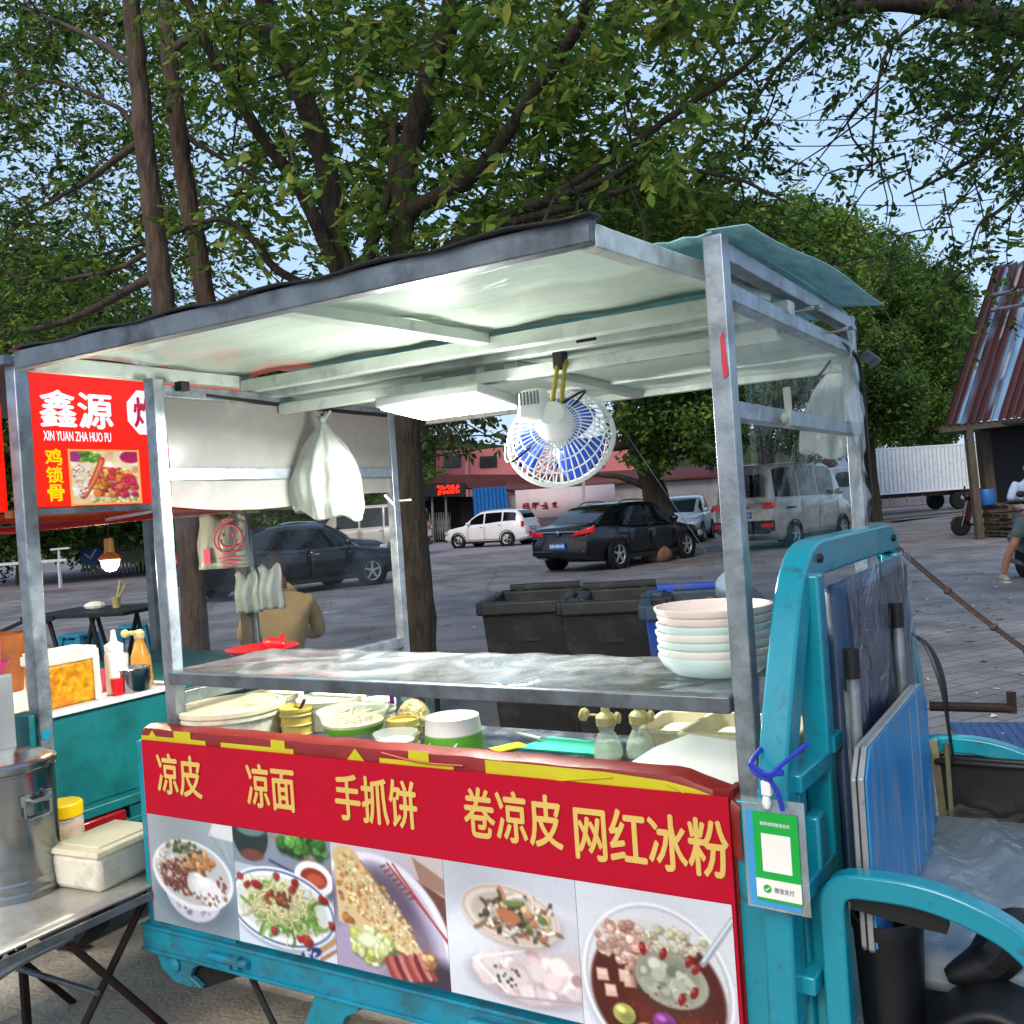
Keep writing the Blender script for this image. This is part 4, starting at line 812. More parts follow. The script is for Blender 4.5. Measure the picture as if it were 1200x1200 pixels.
for b in range(3):
    def bl_(u, v, b=b):
        a = b * 2 * PI / 3 + (u - .5) * 1.55 * (1 - .15 * v) + .45 * v; r = .025 + v * .088
        return FM @ Vector((r * math.cos(a), r * math.sin(a), .018 * (u - .5) * 2 * (1 - .3 * v)))
    P2(MB().grid(10, 8, bl_), 'blade', M['blue_plastic'], t, solid=.002)
P2(MB().lathe([(0, -.03), (.02, -.028), (.026, .01), (.02, .03), (0, .03)], 20, FM), 'hub', M['white_plastic'], t)
P2(MB().lathe([(.044, .05), (.046, .07), (.04, .10), (.031, .118), (.018, .125), (0, .125)], 24, FM), 'motor_housing', M['white_plastic'], t)
q = FM @ Vector((0, 0, .10))
bs = P2(MB().box(q + Vector((-.04, -.01, .03)), (.07, .06, .075), taper=.85), 'switch_box', M['white_plastic'], t, bevel=.012)
mb = MB()
for k in range(7): mb.box(q + Vector((-.065 + k * .009, -.043, .045)), (.003, .004, .03))
P2(mb, 'vent', M['card_grey'], t)
top = Vector((L(ond(655, 400, .50)) - FC)) / FK
P2(MB().tube([q + Vector((-.006, 0, .0)), top + Vector((-.006, 0, -.05))], .006, 8).tube([q + Vector((.018, 0, -.01)), top + Vector((.014, 0, -.05))], .006, 8), 'arm', mat('olive_yellow_plastic', '9a8a1e', .45), t)
P2(MB().box(top + Vector((0, 0, -.035)), (.03, .03, .07)).box(top + Vector((.01, 0, .004)), (.12, .06, .016)).box(top + Vector((.085, -.005, -.012)), (.06, .035, .014)), 'clamp', M['black'], t, bevel=.004)
P2(MB().tube(spline([q + Vector((.03, 0, .03)), Vector((.07, .0, .10)), FM @ Vector((.09, .09, .05)), FM @ Vector((.128, .03, .02))], 8), .003, 6), 'power_cord', M['black'], t)
# carrier bags ---------------------------------------------------------------
def bag_mesh(h, w, d, seed=0, neck=.06, lean=0.):
    rg = random.Random(seed); ph = [rg.uniform(0, 6) for _ in range(6)]
    def f(u, v):
        a = 2 * PI * u
        prof = [0.05, .22, .42, .58, .70, .80, .88, .95, 1.0, 1.0, .96, .90]
        k = v * (len(prof) - 1); i = min(int(k), len(prof) - 2); r = prof[i] + (prof[i + 1] - prof[i]) * (k - i)
        wr = 1 + .10 * math.sin(a * 5 + ph[0] + v * 3) * (1 - v) + .05 * math.sin(a * 11 + ph[1]) + .04 * math.sin(a * 3 + v * 9 + ph[2]) - .07 * abs(math.sin(a * 3.5 + v * 2.2 + ph[4])) * (1 - .5 * v) + .03 * abs(math.sin(a * 9 - v * 7 + ph[5]))
        sq = 1 / max(abs(math.cos(a)) ** 4 + abs(math.sin(a)) ** 4, .2) ** .18
        z = -h * (v ** .9) + .012 * math.sin(a * 4 + ph[3]) * v - (.02 * (math.cos(a) + 1) * (v > .7))
        return (w / 2 * r * wr * math.cos(a) * sq + lean * v, d / 2 * r * wr * math.sin(a) * sq, z)
    mb = MB().grid(96, 30, f); c0 = [mb.v[k * 31 + 30] for k in range(96)]; mb.add(c0, [list(range(96))]); return mb
B1 = L(ona(378, 492, 1.60)); t = ct('carrier_bag', 'full white carrier bag hanging by a wire hook at the left end of the cart', 'bag', B1.x, B1.y, B1.z)
P2(bag_mesh(.30, .235, .2, 3), 'bag_body', M['bag'], t, smooth=180)
P2(MB().box((-.01, 0, -.235), (.12, .11, .12), Matrix.Rotation(.15, 4, 'Y')).box((.03, .01, -.155), (.08, .08, .07)), 'contents', M['paper_white'], t, bevel=.02)
P2(MB().tube(spline([(0, 0, .055), (.012, 0, .04), (.002, 0, .015), (-.012, .01, .02), (-.004, 0, -.02)], 6), .0025, 6), 'hook', M['dark_rust'], t)
P2(MB().tube(spline([(-.03, 0, .03), (0, 0, .0), (.03, .01, .028)], 6), .005, 6).ball((0, 0, .0), .014), 'knot', M['bag'], t)
B2 = L(ona(978, 425, .13)); t = ct('hanging_cloth_bag', 'white polythene bag hung at the rear right post of the cart', 'bag', B2.x, B2.y, B2.z)
P2(bag_mesh(.30, .20, .22, 8, lean=-.03), 'bag_body', M['bag'], t, smooth=180)
# stack of bowls on the shelf
bx, by = -.115, .185; z = 1.122
cols = ['bowl_mint', 'bowl_cream', 'bowl_mint', 'bowl_cream', 'bowl_mint', 'bowl_pink', 'bowl_pink']
nm = ['pale mint dish lowest in the stack on the shelf', 'cream dish second from the bottom of the shelf stack', 'mint green dish third from the bottom of the shelf stack', 'cream dish in the middle of the shelf stack', 'mint green dish third from the top of the shelf stack', 'pale pink dish just under the top one of the shelf stack', 'pale pink dish on top of the stack on the steel shelf']
for i, c in enumerate(cols):
    r = .129 + .002 * math.sin(i * 2.3)
    pr = [(0, .0), (.08, .0), (.105, .006), (r - .006, .028), (r, .040), (r, .044), (r - .004, .044), (r - .010, .032), (.095, .012), (0, .009)] if i else [(0, 0), (.07, 0), (.095, .006), (.118, .024), (r, .044), (r, .048), (r - .004, .048), (r - .012, .03), (.09, .012), (0, .01)]
    o = MB().lathe(pr, 48).build('dish', M[c]); at(o, W(bx + .003 * math.sin(i * 1.7), by + .003 * math.cos(i * 2.1), z), RZ); tag(o, nm[i], 'dish', 'stack of pastel dishes on the shelf'); z += .0172 if i else .022
# tubs and cups on the counter
ZC = .896
def tub(name, label, cat, px, py, zt, wpx, hgt, d, body, lid=None, extra=None, group=None):
    q = ond(px, py, d); c = L(q); r = wpx / 2 * (Vector(q) - Vector(CAM)).length / FPX * .96
    return ct(name, label, cat, c.x, d, c.z - hgt, group), r
def bucket(t, r, h, body='bucket_white', lid='cream_plastic', tp=.92):
    P2(MB().lathe([(0, 0), (r * tp, 0), (r * .98, h * .80), (r * 1.03, h * .81), (r * 1.03, h * .87), (r * .99, h * .88), (r * .99, h * .91)], 48), 'body', M[body], t)
    P2(MB().lathe([(r * 1.0, h * .9), (r * 1.05, h * .905), (r * 1.055, h * .985), (r * 1.0, h), (r * .92, h * .995), (r * .9, h * .975), (0, h * .975)], 48), 'lid', M[lid], t)
t, r = tub('lidded_bucket', 'large white lidded bucket at the left end of the counter', 'bucket', 270, 824, 0, 118, .17, .17, 'x'); bucket(t, r, .17)
t, r = tub('lidded_bucket', 'pale translucent lidded tub behind the large white bucket', 'bucket', 318, 812, 0, 70, .17, .36, 'x', group=None); bucket(t, r, .17, 'cream_plastic', 'cream_plastic')
t, r = tub('lidded_bucket', 'cream lidded bucket under the shelf behind the noodle bowl', 'bucket', 388, 815, 0, 78, .17, .36, 'x'); bucket(t, r, .17)
t, r = tub('lidded_bucket', 'cream lidded tub under the shelf beside the bag of dried food', 'bucket', 440, 820, 0, 46, .16, .38, 'x'); bucket(t, r, .16, 'cream_plastic')
def basket(t, r, h, fill=None):
    P2(MB().lathe([(0, 0), (r * .85, 0), (r * .95, h), (r, h), (r, h * .93), (r * .99, h * .93)], 32), 'body', M['yellow_basket'], t)
    mb = MB()
    for z in (.25, .45, .65, .85): mb.tube([(r * (.86 + .1 * z) * 1.02 * math.cos(2 * PI * k / 32), r * (.86 + .1 * z) * 1.02 * math.sin(2 * PI * k / 32), h * z) for k in range(32)], .003, 5, closed=True)
    P2(mb, 'hoops', M['cap_cream'], t)
    P2(MB().lathe([(0, h * .8), (r * .9, h * .78)], 24), 'filling', M[fill or 'noodle'], t)
t, r = tub('ribbed_tub', 'ribbed yellow tub with a spoon right of the large white bucket', 'tub', 347, 828, 0, 40, .14, .24, 'x'); basket(t, r, .14); P2(MB().tube([(0, 0, .11), (r * .9, -.01, .165)], .005, 8), 'spoon', M['wood'], t)
t, r = tub('ribbed_tub', 'yellow ribbed tub in a plastic bag left of the green paper cup', 'tub', 472, 842, 0, 38, .12, .17, 'x'); basket(t, r, .12)
P2(MB().grid(24, 6, lambda u, v: (r * (1.08 + .12 * math.sin(u * 38) * v) * math.cos(2 * PI * u), r * (1.08 + .12 * math.sin(u * 38) * v) * math.sin(2 * PI * u), -.0 + v * .13)), 'bag_liner', M['film_cloudy'], t)
t, r = tub('noodle_bowl', 'clear plastic bowl of pale noodles with a green band on the counter', 'bowl', 413, 830, 0, 84, .075, .13, 'x')
P2(MB().lathe([(0, 0), (r * .62, 0), (r * .8, .02), (r * .95, .066), (r * 1.02, .07), (r * 1.02, .075), (r * .97, .075), (r * .9, .05), (r * .6, .008), (0, .006)], 40), 'bowl_wall', M['pet'], t)
P2(MB().lathe([(r * .815, .02), (r * .86, .034)], 40), 'green_band', M['green_print'], t)
mb = MB().lathe([(0, .052), (r * .5, .05), (r * .86, .042), (r * .7, .01), (0, .01)], 30)
for k in range(60):
    a, q_, b = random.uniform(0, 6.3), random.uniform(0, .75), random.uniform(0, 6.3); mb.tube(spline([(r * q_ * math.cos(a), r * q_ * math.sin(a), .052), (r * (q_ * math.cos(a) + .25 * math.cos(b)), r * (q_ * math.sin(a) + .25 * math.sin(b)), .06), (r * (q_ * math.cos(a) + .3 * math.cos(b + 1)), r * (q_ * math.sin(a) + .3 * math.sin(b + 1)), .05)], 3), .0022, 4)
P2(mb, 'noodles', M['noodle'], t)
t, r = tub('clear_bowl', 'small clear bowl in a knotted bag in front of the yellow tub', 'bowl', 463, 858, 0, 52, .06, .06, 'x'); P2(MB().lathe([(0, 0), (r * .7, 0), (r, .055), (r * 1.03, .06), (r * .96, .06), (r * .66, .006), (0, .005)], 32), 'bowl_wall', M['pet'], t); P2(MB().lathe([(0, .042), (r * .86, .04)], 24), 'contents', M['bowl_cream'], t)
t, r = tub('dried_food_bag', 'clear bag of flaky dried food behind the green paper cup', 'bag', 483, 815, 0, 50, .17, .34, 'x')
P2(MB().grid(24, 8, lambda u, v: (r * (1 + .1 * math.sin(u * 30)) * math.cos(2 * PI * u), r * (1 + .1 * math.sin(u * 30)) * math.sin(2 * PI * u), v * .17)), 'clear_bag', M['film_cloudy'], t)
P2(MB().ball((0, 0, .08), (r * .93, r * .93, .08), n=24, m=14), 'flakes', mat('dried_flakes', 'b9995c', .7, 0, .5, 40, bump=.9, bscale=40, dirt='e2d6b0', dirt_amt=.4, dscale=40), t)
P2(MB().box((-r * .6, -r * .8, .17), (.015, .004, .03)), 'bag_tie', mat('purple_tie', '6a2c8c', .5), t)
t, r = tub('upturned_paper_cup', 'upturned green and white paper cup on the counter', 'cup', 530, 839, 0, 68, .085, .16, 'x')
P2(MB().lathe([(0, .085), (r * .88, .085), (r * .93, .086), (r * .95, .078), (r * 1.0, .045), (r * 1.005, .044)], 40), 'base_rim', M['paper_white'], t)
P2(MB().lathe([(r * 1.0, .046), (r * 1.10, -.012), (r * 1.08, -.012)], 40), 'printed_wall', M['green_print'], t)
mb = MB()
for a in (-2.1, -1.1): 
    for j in range(4): mb.tube([(r * 1.062 * math.cos(a + j * .05), r * 1.062 * math.sin(a + j * .05), .006 + j * .004), (r * 1.045 * math.cos(a + .1 + j * .05), r * 1.045 * math.sin(a + .1 + j * .05), .022 + j * .003)], .0022, 4)
P2(mb, 'white_print', M['mark_white'], t)
# squeeze bottles
for k, (px, py, lb) in enumerate(((713, 888, 'clear gourd-shaped sauce bottle with its cap flipped open to the left'), (752, 886, 'clear gourd-shaped sauce bottle beside the white board, cap upright'))):
    p = L(onz(px, py, ZC)); t = ct('sauce_bottle', lb, 'bottle', p.x, p.y, ZC, 'sauce bottles on the counter')
    P2(MB().lathe([(0, 0), (.034, 0), (.037, .006), (.037, .02), (.033, .04), (.024, .056), (.018, .066), (.022, .078), (.022, .082)], 28), 'flask', M['pet'], t)
    P2(MB().lathe([(0, .003), (.033, .004), (.034, .02), (.030, .038), (0, .04)], 24), 'liquid', M['water'], t)
    P2(MB().lathe([(.024, .08), (.025, .10), (.018, .108), (.011, .112), (.010, .128), (0, .13)], 24), 'cap', M['cap_cream'], t)
    if k == 0: P2(MB().lathe([(0, 0), (.014, .002), (.016, .012), (.012, .018), (0, .02)], 16, frame((-.05, 0, .10), (.3, 0, 1), (0, 1, 0), (-1, 0, .3))).box((-.032, 0, .103), (.03, .008, .004)), 'flip_lid', M['cap_cream'], t)
    P2(MB().lathe([(0, 0), (.013, .002), (.014, .01), (0, .018)], 16, frame((.038, .0, .098), (0, 0, 1), (0, 1, 0), (-1, 0, .2))), 'flip_lid', M['cap_cream'], t)
# trays, board, card at the right end
p = L(onz(648, 876, ZC)); o = MB().prism([(-.10, -.06), (.12, -.06), (.14, .05), (-.08, .07)], 0, .004).build('chopping_board', M['mint_tray']); at(o, W(p.x + .02, p.y + .02, ZC), RZ); tag(o, 'thin mint green board lying on the dark counter', 'board')
p = L(onz(598, 876, ZC)); o = MB().box((0, 0, .003), (.05, .09, .004)).build('yellow_card', M['yellow_card']); at(o, W(p.x, p.y - .01, ZC), RZ - .5); tag(o, 'small yellow card lying beside the mint board', 'card')
p = L(onz(620, 868, ZC)); t = ct('rolled_packet', 'rolled clear packet lying on the mint board', 'packet', p.x, p.y, ZC + .012, rz=-.35); P2(MB().tube([(-.05, 0, .0), (0, 0, .004), (.05, 0, .0)], [.007, .011, .007], 10), 'roll', M['film_cloudy'], t); P2(MB().tube([(-.05, 0, .001), (.05, 0, .001)], .005, 8), 'inner_roll', M['paper_white'], t)
def tray(name, label, x, y, z, w, d, h, rz, fill, m='cream_plastic'):
    t = ct(name, label, 'tray', x, y, z, rz=rz)
    rr = .025
    def ring(k, zz): return [(sx * (w / 2 * k - rr) + rr * math.cos(a0 + a), sy * (d / 2 * k - rr) + rr * math.sin(a0 + a), zz) for sx, sy, a0 in ((1, 1, 0), (-1, 1, PI / 2), (-1, -1, PI), (1, -1, PI * 1.5)) for a in (0, .4, .8, 1.2, PI / 2)]
    R = [ring(.9, 0), ring(1, h), ring(1.06, h), ring(1.06, h - .006), ring(1.05, h + .004), ring(.985, h + .003), ring(.88, .006)]
    n = 20; vs = [q for r in R for q in r]; fs = [(i * n + k, i * n + (k + 1) % n, (i + 1) * n + (k + 1) % n, (i + 1) * n + k) for i in range(len(R) - 1) for k in range(n)] + [list(range(n)), [6 * n + k for k in range(n)]]
    P2(MB().add(vs, fs), 'rim', M[m], t)
    if fill: P2(MB().add(ring(.93, h * .6), [list(range(20))]), 'contents', M[fill], t)
    return t
tray('food_tray', 'oval edged cream tray of brown food at the right end of the counter', -.24, .40, ZC, .26, .2, .06, .1, 'noodle')
tray('food_tray', 'cream tray half covered by the white board near the right post', -.10, .33, ZC, .26, .22, .075, -.05, 'cream_plastic')
o = MB().prism([(-.17, -.10), (.12, -.10), (.14, -.07), (.14, .07), (.11, .1), (-.07, .1), (-.13, .02)], 0, .006).build('white_board', M['white_plastic'], bevel=.002); at(o, W(-.135, .13, ZC + .045), RZ); o.rotation_euler = (math.radians(14), math.radians(2), RZ); tag(o, 'grey white plastic board propped on the tray near the right post', 'board')
# payment card on a lanyard
p = L(ond(908, 1003, -.19)); t = ct('payment_card', 'green mobile payment card in a clear sleeve hanging from a blue lanyard', 'card', p.x, p.y, p.z, rz=math.radians(-6))
cw, ch = .095, .17
P2(MB().box((0, .003, 0), (cw + .022, .001, ch + .03)), 'sleeve', film('card_sleeve', haze=.1, gloss=.6, bump=.4), t)
P2(MB().box((-.005, .0015, -.01), (cw, .001, ch)), 'backing', M['card_blue'], t)
P2(MB().box((.004, 0, -.004), (cw - .012, .001, ch - .01)), 'card_face', M['card_green'], t)
P2(MB().box((.004, -.0012, .004), (.054, .001, .068)), 'code_panel', M['paper_white'], t)
P2(MB().box((.004, -.0012, -.061), (cw - .012, .001, .034)), 'footer', M['paper_white'], t)
mb = MB(); text_into(mb, '推荐使用微信支付', frame((.004, -.0012, .056), (1, 0, 0), (0, 0, 1), (0, -1, 0)), .055, .007, .01); P2(mb, 'heading', M['mark_white'], t, smooth=0)
mb = MB(); text_into(mb, '微信支付', frame((.014, -.0022, -.061), (1, 0, 0), (0, 0, 1), (0, -1, 0)), .036, .010, .012); P2(mb, 'caption', M['card_grey'], t, smooth=0)
lg = P2(MB().add([(-.017 + .0075 * math.cos(k * PI / 12), -.0022, -.061 + .0075 * math.sin(k * PI / 12)) for k in range(24)], [list(range(24))]), 'round_logo', M['card_green'], t, smooth=0)
P2(MB().tube([(-.0205, -.003, -.061), (-.018, -.003, -.0635), (-.013, -.003, -.0585)], .0011, 5), 'tick', M['mark_white'], lg)
st = [Vector(v) for v in ((-.03, .03, .145), (0, .0, .125), (.03, .03, .15))]
P2(MB().tube(spline([(-.035, .05, .175), (-.03, -.01, .16), (0, -.012, .14), (.02, -.012, .16), (.04, .03, .18), (.05, .06, .19)], 8), .0045, 6).tube(spline([(0, -.012, .145), (.015, -.008, .12), (.022, -.004, .085)], 5), .0045, 6).tube(spline([(-.03, -.012, .165), (-.005, -.014, .15), (.03, -.01, .155)], 5), .006, 6), 'lanyard', M['strap'], t)
P2(MB().box((-.004, -.006, .122), (.018, .012, .026)).lathe([(.005, 0), (.008, .01), (.006, .022), (0, .024)], 12, Matrix.Translation((-.006, -.006, .085))), 'clip', M['white_plastic'], t, bevel=.002)
# folded table leaning behind the seat
t = ct('folded_table', 'scratched blue folding table leaning folded against the seat back with feet upward', 'table', .215, .355, .5)
def rrect(x, w, z0, z1, c=.05):
    return [(-w / 2 + c, z0), (w / 2 - c, z0), (w / 2, z0 + c), (w / 2, z1 - c), (w / 2 - c, z1), (-w / 2 + c, z1), (-w / 2, z1 - c), (-w / 2, z0 + c)]
Myz = lambda x: Matrix(((0, 0, 1, x), (1, 0, 0, 0), (0, 1, 0, 0), (0, 0, 0, 1)))
P2(MB().prism(rrect(0, .73, .10, .515), .012, .016, Myz(0)), 'leaf', M['board_blue'], t)
P2(MB().prism(rrect(0, .736, .097, .518), -.001, .0105, Myz(0)), 'edge_band', M['board_edge'], t, bevel=.002)
P2(MB().prism(rrect(0, .73, .10, .515), -.014, -.0045, Myz(0)), 'edge_band', M['board_edge'], t, bevel=.002)
mb = MB()
for y in (.12, .22): mb.box((.0165, y, .3), (.001, .004, .4))
P2(mb, 'scratch_line', M['board_edge'], t)
for y, z1 in ((-.22, .69), (.30, .72)):
    P2(MB().tube([(-.03, y, .2), (-.03, y, z1 - .05)], .0125, 12).tube([(-.045, y + .022, .2), (-.045, y + .022, z1 - .09)], .009, 10), 'leg', M['galv'], t)
    P2(MB().tube([(-.03, y, z1 - .06), (-.03, y, z1)], .0165, 12).box((-.04, y + .018, z1 - .075), (.018, .02, .03)), 'leg_cap', M['black'], t)
# rope and straps
p0, p1 = Vector((.13, 1.03, 1.33)), Vector((.50, 1.06, .985)); t = ct('tie_rope', 'knotted grey rope stretched from the teal seat guard down to the right', 'rope', 0, 0, 0)
pts = [p0 + (p1 - p0) * (k / 24) + Vector((0, 0, -.012 * math.sin(k / 24 * PI))) for k in range(25)]
P2(MB().tube(pts, .0042, 8).tube([q + Vector((.006, .003, .004)) for q in pts], .003, 6), 'strands', M['rope'], t)
for k in (8, 15, 20): P2(MB().ball(pts[k], (.010, .009, .009)).ball(pts[k] + Vector((.006, 0, .005)), .007), 'knot', M['rope'], t)
t = ct('elastic_strap', 'black elastic strap looped over the end of the folded table', 'strap', 0, 0, 0)
P2(MB().tube(spline([(.14, 1.02, 1.10), (.20, .99, 1.06), (.235, .96, .97), (.245, .95, .86), (.25, .96, .76)], 8), [.006 + .010 * math.exp(-((i - 13) / 7) ** 2) for i in range(33)], 8, flat=.5), 'band', M['black'], t)
P2(MB().tube([(.235, .965, .80), (.235, .97, .60)], .007, 6), 'webbing', M['strap_tan'], t)
# ------------------------------------------------------------------ neighbouring stall on the left
SA = 2.40
def st_(name, label, cat, x, y, z, group=None, rz=0): return thing(name, label, cat, W(-SA + x, y, z), RZ + rz, group)
stall = st_('snack_stall', 'dull teal tricycle stall at the left with a lit red sign box and grey posts', 'food stall', 0, 0, 0)
S = stall
def sp(mb, name, m, **k): return mb.build(name, m, S, **k)
sp(MB().bar((-.0, .04, .55), (-.0, .04, 2.13), .05, .055), 'post', M['galv'], bevel=.004)
sp(MB().bar((.0, .575, .55), (.0, .575, 2.1), .04, .05), 'post', M['galv_dark'], bevel=.004)
sp(MB().bar((-1.18, .035, .55), (-1.18, .035, 2.1), .05, .05), 'post', M['galv_dark'])
sp(MB().bar((-1.18, 1.46, .55), (-1.18, 1.46, 2.1), .05, .05), 'post', M['galv_dark'])
sp(MB().box((-.03, .76, .76), (.03, 1.5, .33)), 'tail_panel', M['teal_old'], bevel=.006)
sp(MB().box((-.0, .76, .578), (.07, 1.56, .035)).box((.0, .76, .5), (.05, 1.56, .025)).box((.0, .36, .54), (.05, .05, .06)).box((.0, 1.1, .54), (.05, .05, .06)).box((-.02, .2, .585), (.06, .12, .012)), 'tail_frame', M['teal_old'], bevel=.004)
sp(MB().box((-.04, .02, .75), (.10, .06, .40)), 'corner_post', M['teal_old'], bevel=.005)
sp(MB().box((-.62, .76, .70), (1.15, 1.46, .42)), 'tray_body', M['teal_old'])
sp(MB().box((-.62, .76, .35), (1.1, 1.1, .2)), 'chassis', M['dark_rust'])
for z in (.88, .78): sp(MB().tube([(-.0, .035, z), (.03, .035, z)], .018, 8), 'hinge', M['teal_worn'])
sp(MB().box((-.64, .32, .932), (1.30, .62, .018)), 'counter', M['white_plastic'], bevel=.004)
tl_ = sp(MB().box((.02, .22, .525), (.05, .17, .062)), 'tail_lamp', M['tail_board'], bevel=.006)
for y in (.3, 1.3):
    for x in (-.35,):
        wh = sp(MB().lathe([(.15, -.05), (.25, -.05), (.265, 0), (.25, .05), (.15, .05)], 28, frame((x, y, .265), (1, 0, 0), (0, 0, 1), (0, -1, 0))), 'wheel', M['rubber'])
# lit sign box
sg0, sg1, sz0, sz1 = .068, 1.46, 1.628, 2.098
sb = sp(MB().box((-.02, (sg0 + sg1) / 2, (sz0 + sz1) / 2), (.05, sg1 - sg0, sz1 - sz0)), 'sign_box', M['sign_red'], label='lit red sign box with white and yellow lettering') if False else MB().box((-.02, (sg0 + sg1) / 2, (sz0 + sz1) / 2), (.05, sg1 - sg0, sz1 - sz0)).build('sign_box', M['sign_red'], S)
sb['label'] = 'lit red sign box with white and yellow lettering'
def on_sign(px, py):
    p = L(ona(px, py, SA - .0065)); return p.y, p.z
def sgn_text(mb, s, x0, y0, x1, y1, bold):
    (a, za), (b, zb) = on_sign(x0, (y0 + y1) / 2), on_sign(x1, (y0 + y1) / 2); zt, zl = on_sign((x0 + x1) / 2, y0)[1], on_sign((x0 + x1) / 2, y1)[1]
    text_into(mb, s, frame((.0065, (a + b) / 2, (zt + zl) / 2), (0, 1, 0), (0, 0, 1), (1, 0, 0)), abs(b - a), zt - zl, bold)
mb = MB(); sgn_text(mb, '鑫源', 47, 459, 131, 501, .028); sgn_text(mb, 'XIN YUAN ZHA HUO PU', 51, 506, 130, 517, .02); mb.build('white_lettering', M['sign_white'], sb, smooth=0)
mb = MB()
for i, ch_ in enumerate('鸡锁骨'): sgn_text(mb, ch_, 53 + i * 1.6, 526 + i * 21, 72 + i * 1.6, 545 + i * 21, .03)
mb.build('yellow_lettering', M['sign_yellow'], sb, smooth=0)
cy, cz = on_sign(165, 485)
for j, (dy, ch_) in enumerate(((.035, '炸'), (.20, '货'), (.365, '铺'))):
    oc = [(.0062 + .001 * 0, cy + dy - .015 + .085 * math.cos(k * PI / 4 + PI / 8), cz + .005 + .088 * math.sin(k * PI / 4 + PI / 8)) for k in range(8)]
    o = MB().add(oc, [list(range(8))]).build('octagon', M['sign_white'], sb, smooth=0)
    m2 = MB(); text_into(m2, ch_, frame((.0075, cy + dy - .015, cz + .005), (0, 1, 0), (0, 0, 1), (1, 0, 0)), .10, .11, .03); m2.build('octagon_letter', M['sign_pink'], sb, smooth=0)
(y0_, zt_), (y1_, zb_) = on_sign(81, 526), on_sign(165, 590)
picture('food_picture', pic6(), (.0066, y0_, zt_ - .005), (0, y1_ - y0_, 0), (0, 0, zb_ - zt_ + .012), M['picture_lit'], sb)
m2 = MB()
for (a, b, c, d_) in ((y0_ - .006, zb_ + .002, y1_ + .006, zb_ + .008), (y0_ - .006, zt_ - .007, y1_ + .006, zt_ - .001), (y0_ - .006, zb_, y0_ + .001, zt_), (y1_ - .001, zb_, y1_ + .006, zt_)):
    m2.box((.0068, (a + c) / 2, (b + d_) / 2), (.002, c - a, d_ - b))
m2.build('picture_border', M['picture_lit'] if False else mat('lit_orange_border', 'ffb060', .4, emit='ffa850', estr=.5), sb)
# sign on the side facing the street (second sign at the picture's left edge)
sp(MB().box((-.62, -.0, 1.80), (1.1, .04, .36)), 'front_sign', M['sign_red'])
m2 = MB()
for z_ in (1.66, 1.94): m2.box((-.14, -.0215, z_), (.16, .003, .012))
for x_ in (-.065, -.215): m2.box((x_, -.0215, 1.80), (.012, .003, .27))
m2.box((-.11, -.0215, 1.86), (.012, .003, .09)).box((-.15, -.0215, 1.84), (.05, .003, .012)).box((-.12, -.0215, 1.75), (.06, .003, .012)).box((-.12, -.0215, 1.71), (.012, .003, .07))
m2.build('white_outline', M['sign_white'], S, smooth=0)
# awning with pale rafters
sp(MB().grid(10, 10, lambda u, v: (-1.32 + u * 1.34, .05 + v * 1.5, 1.555 + .06 * v + .008 * math.sin(u * 12))), 'awning', M['awning_red'], solid=.004)
for x in (-.12, -.45, -.8): sp(MB().bar((x, .05, 1.612), (x, 1.5, 1.59), .04, .025), 'rafter', M['wood_pale'])
sp(MB().bar((.0, .03, 1.612), (.0, .6, 1.615), .03, .022), 'rail', M['galv'])
sp(MB().tube([(-.03, .36, 1.575), (.0, .56, 1.60)], .007, 8), 'lamp_tube', M['white_plastic'])
sp(MB().box((-.64, .76, 2.11), (1.34, 1.56, .03)), 'roof', M['galv_dark'])
# lit bulb
bp_ = L(onY(129, 657, 3.75)); t = thing('hanging_bulb', 'bright lit bulb under a tin cap hanging in the left stall', 'lamp', W(*bp_), RZ); t.scale = (.85, .85, .85)
P2(MB().lathe([(0, -.05), (.022, -.045), (.036, -.025), (.042, .004), (.036, .008)], 24), 'bulb', M['bulb'], t)
P2(MB().lathe([(.05, .004), (.052, .012), (.022, .04), (.020, .10), (.0, .105)], 24), 'cap', mat('tin_cap', 'a08a50', .4, .4), t)
P2(MB().tube([(0, 0, .1), (.0, .0, .26)], .004, 6), 'flex', M['wire'], t)
pd = bpy.data.lights.new('bulb_light', 'POINT'); pd.energy = 18; pd.color = (1, .93, .62); pd.shadow_soft_size = .04
po = bpy.data.objects.new('bulb_light', pd); COL.objects.link(po); po.parent = t; po.location = (0, 0, -.07)
# things on the stall counter
ZS = .942
def onc(px, py): p = L(onz(px, py, ZS)); return p.x + SA, p.y
def sc_(name, label, cat, x, y, z=ZS, group=None, rz=0): return st_(name, label, cat, x, y, z, group, rz)
t = sc_('pickle_tub', 'square clear tub of yellow pickles with a thick white rim on the left stall', 'tub', -.10, .19, rz=.05)
P2(MB().box((0, 0, .075), (.12, .195, .15), taper=1.05), 'pickles', M['pickle'], t, bevel=.012)
P2(MB().box((0, 0, .165), (.137, .214, .035)).box((0, 0, .187), (.128, .204, .012)), 'rim', M['bucket_white'], t, bevel=.008)
P2(MB().box((.066, .092, .08), (.012, .026, .16)), 'corner', M['bucket_white'], t, bevel=.006)
t = sc_('squeeze_bottle', 'white squeeze bottle with nozzle beside the pickle tub', 'bottle', -.07, .385); t.scale = (1.1, 1.1, 1.15)
P2(MB().lathe([(0, 0), (.030, 0), (.032, .01), (.032, .12), (.028, .135), (.03, .138), (.03, .155), (.02, .16), (.012, .165), (.007, .20), (0, .202)], 24), 'body', M['white_plastic'], t)
t = sc_('steel_pot', 'small stainless pot at the front edge of the left stall counter', 'pot', -.055, .44)
